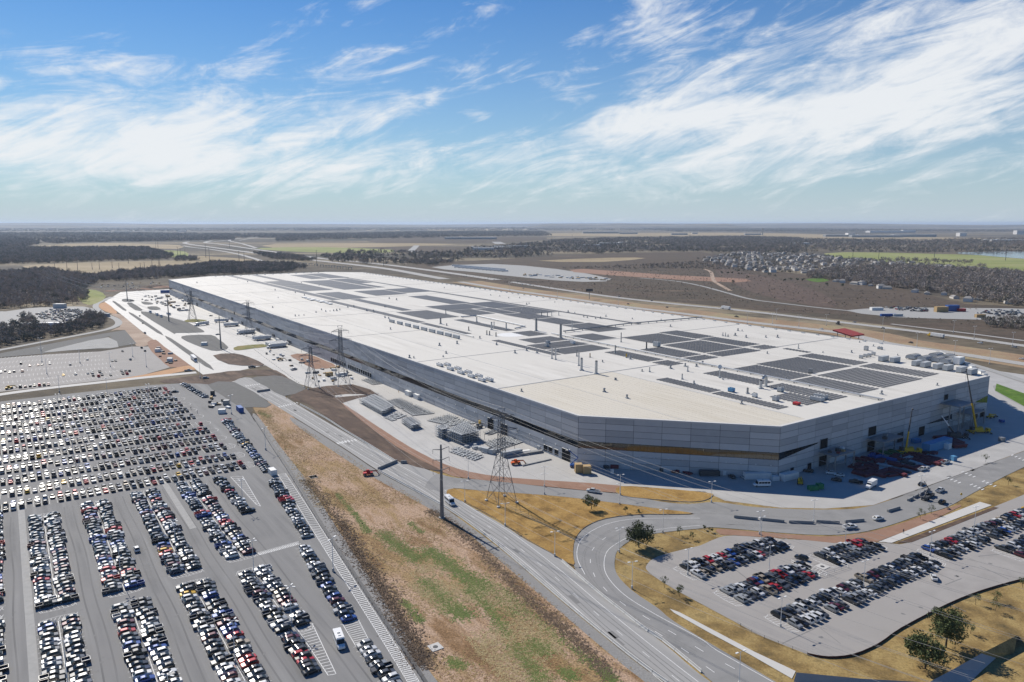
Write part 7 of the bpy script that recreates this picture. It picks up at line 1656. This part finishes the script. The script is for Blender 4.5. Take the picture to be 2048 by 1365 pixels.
def wood(name, label, zone, spacing, scale=(.8, 1.2), mix=(0, 1, 2, 3, 4), cap=5000, flat=1.0, gaps=.0):
    P = zone; A = abs(sum(P[i].x * P[(i + 1) % len(P)].y - P[(i + 1) % len(P)].x * P[i].y for i in range(len(P)))) / 2
    n = min(cap, int(A / spacing ** 2)); pts = scatter([(p.x, p.y) for p in P], n, R)
    if gaps:
        ph = R.uniform(0, 9); pts = [q for q in pts if math.sin(q[0] * .021 + ph) + math.sin(q[1] * .017 + ph * 2) + math.sin((q[0] + q[1]) * .008) > gaps - 1.2]
    me = bpy.data.meshes.new(name); me.from_pydata([(x, y, 0) for x, y in pts], [], []); n = len(pts)
    a = me.attributes.new('size', 'FLOAT_VECTOR', 'POINT'); sc = NR.uniform(scale[0], scale[1], n); v = np.stack((sc, sc, sc * flat * NR.uniform(.85, 1.15, n)), 1).astype(np.float32); a.data.foreach_set('vector', v.ravel())
    a = me.attributes.new('rot', 'FLOAT_VECTOR', 'POINT'); v = np.zeros((n, 3), dtype=np.float32); v[:, 2] = NR.uniform(0, 6.28, n); a.data.foreach_set('vector', v.ravel())
    a = me.attributes.new('pick', 'INT', 'POINT'); a.data.foreach_set('value', NR.choice(mix, n).astype(np.int32))
    o = bpy.data.objects.new(name, me); COL.objects.link(o); o.modifiers.new('scatter', 'NODES').node_group = GNG
    tag(o, label, 'woodland', None, 'stuff')
D_ = (1, 4, 0, 2)
for k, pts, sp, sc, mix, lab, kw in (
    ('c', ((-300, 380), (0, 345), (700, 345), (1500, 345), (1640, 385), (1780, 420), (1720, 460), (1300, 470), (700, 490), (0, 510), (-300, 520)), 11, (1.0, 1.5), D_, 'dark dense wood across the tan pasture', {}),
    ('c', ((1780, 455), (1850, 440), (2000, 450), (2040, 470), (1800, 478)), 11, (.9, 1.3), D_, 'small dark copse beside the pasture', {}),
    ('c', ((-200, 620), (60, 600), (300, 580), (460, 570), (700, 600), (900, 640), (1200, 600), (1450, 575), (1900, 540), (2048, 525), (2400, 505), (2350, 545), (2048, 575), (1750, 640), (1400, 670), (1000, 690), (870, 760), (900, 900), (640, 940), (300, 950), (-300, 1010)), 9, (.75, 1.25), (0, 1, 2, 3, 2), 'bare brown creek wood beyond the boulevard', {}),
    ('S', ((-250, 540), (-250, 330), (200, 250), (220, 180), (300, 165), (380, 250), (500, 290), (700, 260), (850, 200), (900, 130), (1060, 180), (1090, 230), (1020, 285), (700, 360), (300, 425), (0, 480)), 5.0, (.45, .8), (0, 1, 2, 1), 'dark bare thicket in front of the car pound', {}),
    ('B', ((-60, 220), (100, 207), (400, 210), (720, 215), (760, 190), (1000, 170), (1300, 140), (1500, 132), (2100, 122), (2600, 130), (2600, 215), (2048, 208), (1750, 205), (1500, 218), (1200, 228), (900, 248), (600, 272), (300, 282), (0, 262)), 12, (1.0, 1.6), D_, 'long dark riverside wood behind the highway', dict(cap=9000, gaps=.1)),
    ('C', ((-50, 140), (400, 128), (900, 145), (1500, 150), (2300, 135), (2300, 212), (1900, 222), (1400, 225), (1000, 216), (500, 222), (0, 215)), 13, (1.0, 1.6), D_, 'long dark wood below the airfield', dict(cap=7000, gaps=.1)),
    ('C', ((900, 330), (1300, 305), (1750, 330), (2300, 355), (2300, 560), (1850, 520), (1600, 470), (1300, 430), (1000, 395), (780, 370), (800, 345)), 9.5, (.8, 1.3), (0, 2, 3, 0, 1), 'bare grey wood with scattered houses', dict(cap=5500)),
    ('C', ((130, 262), (400, 222), (800, 233), (1100, 262), (1400, 283), (1800, 318), (1780, 337), (1000, 335), (700, 347), (400, 322)), 21, (.6, .9), (0, 1, 3), 'small trees between the estate houses', {}),
    ('C', ((-400, 320), (0, 300), (400, 330), (800, 410), (1400, 470), (1800, 560), (1500, 545), (1000, 545), (600, 500), (0, 430), (-400, 400)), 17, (.16, .4), (0, 1, 2), 'low brush scattered over the scrubland', dict(cap=6000, flat=.7)),
    ('C', ((-400, 430), (0, 470), (450, 545), (900, 590), (1400, 620), (2300, 700), (2300, 640), (1800, 620), (1200, 600), (800, 560), (300, 480), (0, 420), (-300, 400)), 13, (.16, .36), (0, 1, 2), 'low dark brush along the highway edge', dict(cap=6000, flat=.7)),
    ('C', ((1800, 625), (2048, 612), (2300, 625), (2300, 680), (2048, 678), (1850, 660)), 7, (.5, .8), (1, 0, 4), 'dark brush clump beside the slip road', {}),
    ('B', ((1250, 300), (1700, 280), (2048, 260), (2400, 280), (2400, 320), (2048, 300), (1600, 300)), 12, (.35, .6), (0, 1, 2), 'dark brush on the low rise behind works lot', {}),
    ('B', ((560, 330), (900, 370), (1400, 430), (2048, 500), (2048, 420), (1600, 380), (1200, 370), (800, 335)), 14, (.14, .3), (0, 1, 2), 'low brush between works lot and highway', dict(cap=4000, flat=.7)),
    ('c', ((-300, 225), (0, 225), (350, 270), (420, 300), (200, 335), (0, 335), (-300, 350)), 16, (1.2, 1.9), D_, 'dark blue wood on the far left rise', {}),
    ('c', ((420, 270), (900, 262), (1500, 258), (2048, 250), (2400, 235), (2400, 262), (1900, 268), (1000, 285), (500, 296)), 20, (1.3, 2.0), D_, 'far wood line beyond the tan field', dict(gaps=.4)),
    ('B', ((-300, 110), (0, 108), (400, 98), (800, 92), (1180, 94), (1230, 118), (900, 122), (500, 130), (0, 140), (-300, 150)), 22, (1.4, 2.2), D_, 'far dark wood belt beyond the ploughed fields', dict(cap=6000)),
    ('C', ((-200, 82), (700, 82), (1500, 88), (2300, 92), (2300, 104), (1500, 100), (800, 100), (0, 100)), 34, (2.0, 3.2), D_, 'far dark wood belt beyond the control tower', dict(cap=6000, flat=.7)),
    ('A', ((-300, 110), (500, 108), (1000, 112), (1700, 118), (2048, 112), (2048, 128), (1500, 140), (1000, 152), (500, 150), (-300, 168)), 24, (1.5, 2.4), D_, 'far dark wood belt beyond the highway curve', dict(cap=6000, gaps=.3)),
    ('A', ((-300, 75), (1000, 78), (2048, 75), (2048, 95), (1000, 100), (-300, 98)), 40, (2.2, 3.4), D_, 'distant dark wood belt below the horizon', dict(cap=6000, flat=.7, gaps=.4)),
    ('B', ((-200, 72), (900, 70), (2048, 72), (2048, 88), (900, 88), (-200, 90)), 40, (2.2, 3.4), D_, 'distant dark wood belt beyond the airfield', dict(cap=6000, flat=.7, gaps=.4)),
    ('A', ((1150, 300), (1250, 282), (1500, 285), (1700, 290), (1800, 310), (1650, 340), (1300, 350), (1000, 372), (940, 350)), 8.5, (.7, 1.15), (0, 1, 2, 1, 4), 'dark creek wood right behind the far end of the hall', {}),
    ('A', ((1480, 225), (1700, 235), (1850, 265), (1800, 275), (1600, 262)), 12, (.8, 1.2), D_, 'dark copse under the highway bridge', {}),
    ('B', ((0, 220), (300, 250), (560, 285), (700, 262), (400, 262), (200, 235)), 12, (.8, 1.2), D_, 'dark trees along the creek by the highway', {})):
    wood('woodland' if 'brush' not in lab and 'thicket' not in lab else 'brush', lab, zpts(k, *pts), sp, sc, mix, **kw)
# ragged grass and weeds on the berm, as real blades
def tufts(name, label, items):
    Vs = []; Fs = []; Ms = []; mats_ = []
    for pts, mn, (h0, h1), w in items:
        if mn not in mats_: mats_.append(mn)
        mi = mats_.index(mn)
        for (x, y) in pts:
            for _ in range(3):
                a = R.uniform(0, 6.28); h = R.uniform(h0, h1); l = w * R.uniform(.6, 1.5); ca, sa = math.cos(a), math.sin(a); ox, oy = R.uniform(-.35, .35), R.uniform(-.35, .35); k = len(Vs)
                Vs += [(x + ox - sa * l * .5, y + oy + ca * l * .5, .05), (x + ox + sa * l * .5, y + oy - ca * l * .5, .05), (x + ox + ca * l, y + oy + sa * l, .05 + h)]; Fs.append((k, k + 1, k + 2)); Ms.append(mi)
    me = bpy.data.meshes.new(name); me.from_pydata(Vs, [], Fs)
    for m_ in mats_: me.materials.append(MATS[m_])
    me.polygons.foreach_set('material_index', Ms); o = bpy.data.objects.new(name, me); COL.objects.link(o); tag(o, label, 'grass', None, 'stuff')
mat('blade_green', (.105, .155, .035), .9, (.17, .205, .06), .3); mat('blade_gold', (.28, .19, .08), .9, (.38, .28, .13), .12); mat('blade_straw', (.36, .28, .14), .9, (.43, .35, .19), .15); mat('blade_dark', (.12, .085, .058), .9, (.19, .135, .09), .2)
BERM = [(p.x, p.y) for p in pxs((530, 835), (548, 812), (600, 852), (690, 908), (755, 952), (840, 1000), (885, 1035), (1000, 1115), (1140, 1240), (1260, 1335), (1340, 1400), (960, 1450), (890, 1370), (815, 1255), (760, 1165), (700, 1065), (640, 970), (585, 895))]
def gxy(k, *pts): return [(p.x, p.y) for p in zpts(k, *pts)]
def noisy(pts, f, lo):
    return [q for q in pts if math.sin(q[0] * f + 1) + math.sin(q[1] * f * 1.3 + 2) + math.sin((q[0] * .6 - q[1]) * f * .8) + R.uniform(-.9, .9) > lo]
def streak(k, path, n, sig):
    P = smooth(zpts(k, *path), 5, False) if len(path) > 1 else zpts(k, *path) * 2; out = []
    for _ in range(n):
        f = R.random() * (len(P) - 1); i = min(int(f), len(P) - 2); c = P[i] + (P[i + 1] - P[i]) * (f - i); w = sig * (.35 + .65 * math.sin(3.14 * R.uniform(.02, .98))); out.append((c.x + R.gauss(0, w), c.y + R.gauss(0, w)))
    return out
gold = noisy(scatter(BERM, 16000, R), .16, -.1); straw = noisy(scatter(gxy('G', (430, 330), (800, 380), (1000, 560), (1200, 740), (1300, 900), (1200, 1040), (900, 1040), (620, 700), (300, 420)), 7000, R), .2, -.6); rust = noisy(scatter(BERM, 9000, R), .11, .6)
lefts = streak('G', [(-260, -160), (-60, 90), (60, 290), (200, 500), (330, 740), (430, 920)], 5200, 2.6); rights = streak('G', [(470, 20), (640, 130), (840, 330), (1050, 540), (1280, 740), (1530, 1000)], 3600, 2.0); tops = streak('D', [(1520, 240), (1620, 360), (1760, 580), (1900, 800)], 2600, 3.0)
green = []
for path, n, sg in (([(190, 150), (260, 210), (330, 260), (400, 310)], 1500, 2.3), ([(450, 250), (560, 320), (680, 410), (790, 480)], 2000, 2.6), ([(700, 480), (800, 580), (930, 750)], 900, 1.6), ([(430, 430), (520, 510), (600, 590), (680, 640)], 1400, 2.2), ([(960, 810), (1050, 920), (1130, 1020)], 900, 1.8), ([(1060, 790), (1150, 850)], 500, 2.0), ([(590, 900), (650, 930)], 260, 1.5), ([(310, 550), (420, 670)], 320, 1.0), ([(1480, 950), (1540, 1020)], 260, 1.2), ([(1260, 960), (1300, 1000)], 260, 1.4), ([(20, 30), (110, 150)], 420, 1.0), ([(-80, -80), (10, 20)], 260, .9), ([(350, 90), (420, 150)], 160, 1.0), ([(900, 480), (1150, 700), (1450, 940)], 500, 1.5), ([(760, 430), (900, 560), (1000, 640)], 420, 3.0)):
    green += streak('G', path, n, sg)
green += streak('D', [(1520, 250), (1580, 275)], 260, 1.5)
mat('blade_rust', (.2, .115, .06), .9, (.29, .175, .095), .15)
tufts('dry_grass', 'tufts of golden and green grass over the earth berm', [(gold, 'blade_gold', (.03, .15), .3), (straw, 'blade_straw', (.03, .14), .33), (rust, 'blade_rust', (.03, .15), .32), (green, 'blade_green', (.03, .13), .34)])
tufts('weeds', 'dark dead weeds along both edges of the berm', [(lefts, 'blade_dark', (.05, .3), .36), (rights, 'blade_dark', (.04, .2), .33), (tops, 'blade_gold', (.05, .2), .34)])

# ---------------------------------------------------------------- houses and far buildings
def house_proto(L_, W_, H_, wall, roofm):
    b = MB(); b.box(-L_ / 2, L_ / 2, -W_ / 2, W_ / 2, 0, H_, wall); o = b.build('house', linked=False)
    b = MB(); e = .5; r = H_ + W_ * .28; v = [(-L_ / 2 - e, -W_ / 2 - e, H_), (L_ / 2 + e, -W_ / 2 - e, H_), (L_ / 2 + e, W_ / 2 + e, H_), (-L_ / 2 - e, W_ / 2 + e, H_), (-L_ / 2 + W_ * .25, 0, r), (L_ / 2 - W_ * .25, 0, r)]
    b.add(v, [(0, 1, 5, 4), (2, 3, 4, 5), (1, 2, 5), (3, 0, 4), (3, 2, 1, 0)], roofm); rf = b.build('roof', linked=False); return o, rf
mat('house_roof2', (.24, .225, .21), .9, (.3, .285, .265), .02); mat('house_white', (.62, .6, .57), .8)
HP = [house_proto(15, 11, 4.5, 'house_wall', 'house_roof'), house_proto(13, 12, 6, 'house_white', 'house_roof2'), house_proto(17, 10, 3.5, 'house_wall', 'house_roof2')]
def put_house(p, rz, hp, label, group, sc=1.0):
    o = bpy.data.objects.new('house', hp[0].data); COL.objects.link(o); o.location = p; o.rotation_euler = (0, 0, rz); o.scale = (sc,) * 3; tag(o, label, 'house', group)
    c = bpy.data.objects.new('roof', hp[1].data); COL.objects.link(c); c.parent = o
est = [(p.x, p.y) for p in zpts('C', (130, 262), (400, 222), (800, 233), (1100, 262), (1400, 283), (1800, 318), (1780, 337), (1400, 333), (1000, 335), (700, 347), (500, 337), (300, 300))]
xs = [q[0] for q in est]; ys = [q[1] for q in est]; cand = []
y = min(ys); r_ = 0
while y < max(ys):
    x = min(xs) + (r_ % 2) * 9
    while x < max(xs):
        if inside(x, y, est): cand.append((x, y, r_))
        x += 19
    y += 26 if r_ % 2 else 34; r_ += 1
R.shuffle(cand)
for i, (x, y, r_) in enumerate(cand[:290]):
    hp = i % 3; put_house(Vector((x + R.uniform(-2, 2), y + R.uniform(-3, 3), 0)), R.choice((0, 0, 1.57)) + R.uniform(-.1, .1), HP[hp], ('beige house with dark brown hipped roof in the dense estate', 'white two storey house with grey roof in the dense estate', 'long low beige house with grey roof in the dense estate')[hp], ('brown roofed', 'white two storey', 'long low')[hp] + ' estate houses', R.uniform(.85, 1.05))
for i, (x, y) in enumerate([(950, 392), (985, 398), (1060, 408), (1100, 410), (1150, 416), (1210, 432), (1245, 434), (1410, 455), (1480, 465), (1580, 470), (1640, 490), (1720, 508), (1780, 500), (1960, 520), (1570, 385), (1590, 390), (1790, 430), (1940, 385), (1660, 450), (1880, 395), (1500, 345), (1350, 380)]):
    put_house(GZ('C', x, y), R.uniform(0, 3), HP[1 if i % 2 else 2], 'pale house half hidden among the bare trees, %s from the meadow lawn' % ordinal(i + 1), 'houses among the bare trees', R.uniform(.6, 1.0))
def block(p, sx, sy, sz, mn, name, label, cat='building', group=None, rz=0.0):
    t = empty(name, p, rz, label, cat, group); b = MB(); b.box(-sx / 2, sx / 2, -sy / 2, sy / 2, 0, sz, mn); b.build('wall', t); b = MB(); b.box(-sx / 2 - .4, sx / 2 + .4, -sy / 2 - .4, sy / 2 + .4, sz, sz + .8, 'unit_white' if mn != 'house_wall' else 'unit_grey'); b.build('roof', t)
p = GZ('C', 518, 120); t = empty('control_tower', p, 0, 'tall airport control tower on the tan airfield', 'tower'); b = MB(); b.cyl((0, 0, 0), (0, 0, 52), 6, 4.6, 12, 'concrete_strip'); b.build('shaft', t); b = MB(); b.cyl((0, 0, 52), (0, 0, 58), 5, 9, 12, 'concrete_strip'); b.cyl((0, 0, 64), (0, 0, 66), 9.5, 8.5, 12, 'steel_grey'); b.build('gallery', t); b = MB(); b.cyl((0, 0, 58), (0, 0, 64), 8, 9, 12, 'glass_dark'); b.build('cab', t); b = MB(); b.cyl((0, 0, 66), (0, 0, 75), .5, .2, 6, 'steel_dark'); b.build('mast', t)
p = GZ('c', 1858, 120); t = empty('water_tower', p, 0, 'slender distant tower standing above the horizon', 'tower'); b = MB(); b.cyl((0, 0, 0), (0, 0, 118), 7, 5, 10, 'steel_grey'); b.build('shaft', t); b = MB(); b.cyl((0, 0, 118), (0, 0, 132), 9, 13, 12, 'steel_grey'); b.build('tank', t)
n_ = 0
for k, x, y, sx, sy, sz, mn in (('C', 980, 128, 300, 60, 16, 'steel_grey'), ('C', 1180, 132, 420, 60, 18, 'steel_grey'), ('C', 1400, 130, 360, 60, 22, 'steel_grey'), ('C', 1250, 104, 500, 120, 20, 'house_white'), ('C', 1370, 103, 160, 60, 30, 'house_white'), ('C', 1030, 128, 60, 60, 30, 'house_white'), ('C', 1680, 126, 60, 60, 30, 'house_white'), ('C', 1880, 152, 160, 40, 10, 'house_white'), ('C', 1960, 155, 250, 50, 10, 'house_white'), ('C', 2020, 115, 90, 60, 40, 'house_white'), ('C', 740, 172, 120, 30, 8, 'house_white'), ('C', 460, 118, 160, 40, 14, 'steel_grey'), ('C', 30, 118, 160, 40, 16, 'steel_grey'), ('C', 120, 112, 60, 40, 12, 'house_wall'),
        ('B', 780, 135, 380, 60, 14, 'steel_grey'), ('B', 1500, 103, 420, 80, 20, 'steel_grey'), ('B', 1650, 106, 200, 60, 16, 'steel_grey'), ('B', 880, 188, 160, 30, 9, 'house_wall'), ('B', 1000, 183, 160, 30, 10, 'house_wall'), ('B', 850, 195, 90, 30, 9, 'house_white'), ('B', 950, 190, 90, 30, 9, 'house_white'), ('B', 1550, 165, 120, 40, 9, 'house_wall'), ('B', 1640, 160, 90, 40, 9, 'house_white'), ('B', 1450, 175, 90, 40, 9, 'house_wall'),
        ('c', 390, 110, 380, 100, 24, 'house_white'), ('c', 558, 106, 220, 80, 18, 'house_white'), ('c', 860, 196, 130, 40, 12, 'house_white'), ('c', 980, 186, 340, 60, 14, 'house_white'), ('c', 1090, 190, 120, 40, 10, 'house_white'), ('c', 1260, 180, 200, 40, 10, 'house_wall'), ('c', 1610, 188, 130, 40, 10, 'house_white'), ('c', 1855, 172, 120, 40, 12, 'house_white'), ('c', 1400, 190, 90, 40, 9, 'house_wall'), ('c', 1700, 205, 90, 40, 9, 'house_wall'), ('c', 1500, 215, 120, 40, 9, 'house_wall'), ('c', 2000, 215, 120, 40, 9, 'house_white'), ('c', 1900, 205, 90, 40, 9, 'house_wall'), ('c', 1045, 272, 60, 20, 9, 'house_white')):
    n_ += 1; block(GZ(k, x, y), sx, sy, sz, mn, 'far_building', '%s flat building far out on the plain, %s counted from the control tower' % ('white' if mn == 'house_white' else ('grey' if mn == 'steel_grey' else 'beige'), ordinal(n_)), group='far flat buildings')
# works lot behind the factory
for i in range(26):
    place(TRL, GZ('B', 690 + (i % 13) * 22 + (i // 13) * 14, 284 + (i % 13) * 1.9 + (i // 13) * 9), .15, 'white trailer parked in rows on the works lot', 'trailer', 'trailers on the works lot')
for i in range(40):
    x = R.uniform(1060, 1540); y = 330 + (x - 1060) * .06 + R.uniform(-4, 8); container(GZ('B', x, y), R.uniform(0, 3), R.uniform(5, 14), 2.5, R.uniform(1.5, 3), R.choice(('unit_white', 'unit_grey', 'wood_tan')), 'pale pipe and timber stack on the works lot', 'material stack', 'material stacks on the works lot')
# highway bridge piers
b = None
for i in range(14):
    u, v = 1620 + i * 33, 268 + i * 3.2; p = GZ('A', u, v + 12); t = empty('bridge_pier', p, 0, 'concrete pier under the far highway bridge', 'pier', 'piers of the highway bridge'); b = MB(); b.box(-6, 6, -.8, .8, 5.6, 6.8, 'concrete_strip'); b.build('cap', t)
    for x in (-4, 4): b = MB(); b.cyl((x, 0, 0), (x, 0, 5.6), .7, .7, 8, 'concrete_strip'); b.build('column', t)
# dirt mounds and debris at the far end
mound = [((230, 110), 9, 2.2), ((430, 100), 12, 3), ((520, 95), 10, 2.5), ((640, 70), 16, 4), ((720, 75), 12, 3)]
for i, ((x, y), r0, hh) in enumerate(mound):
    b = MB(); n = 18; p = GZ('N', x, y); vs = [(0, 0, hh)]
    for ring in (.35, .7, 1.0):
        for j in range(n): a = 6.283 * j / n; rr = r0 * ring * R.uniform(.85, 1.15); vs.append((math.cos(a) * rr * 1.8, math.sin(a) * rr, hh * (1 - ring ** 1.3) * R.uniform(.8, 1.15) if ring < 1 else -.1))
    fs = [(0, 1 + j, 1 + (j + 1) % n) for j in range(n)]
    for q in range(2): fs += [(1 + q * n + j, 1 + (q + 1) * n + j, 1 + (q + 1) * n + (j + 1) % n, 1 + q * n + (j + 1) % n) for j in range(n)]
    b.add(vs, fs, 'soil_dark' if i % 2 else 'soil_red'); o = b.build('dirt_mound'); o.location = p + Vector((0, 0, YZ)); tag(o, 'mound of dug earth beyond the boulevard, %s from the track' % ordinal(i + 1), 'dirt mound')
# ---------------------------------------------------------------- haze
b = MB(); b.box(-59000, 59000, -2500, 61000, -1.5, 160, 'steel_grey'); hz = b.build('haze')
hm = bpy.data.materials.new('air'); hm.use_nodes = True; hn = hm.node_tree; hn.nodes.clear(); ho = hn.nodes.new('ShaderNodeOutputMaterial'); pv = hn.nodes.new('ShaderNodeVolumePrincipled')
pv.inputs['Color'].default_value = (.66, .80, 1.0, 1); pv.inputs['Density'].default_value = 3.4e-5; pv.inputs['Anisotropy'].default_value = .2; hn.links.new(pv.outputs[0], ho.inputs['Volume'])
hz.data.materials.clear(); hz.data.materials.append(hm); tag(hz, 'thin blue air haze over the whole plain', None, None, 'stuff')
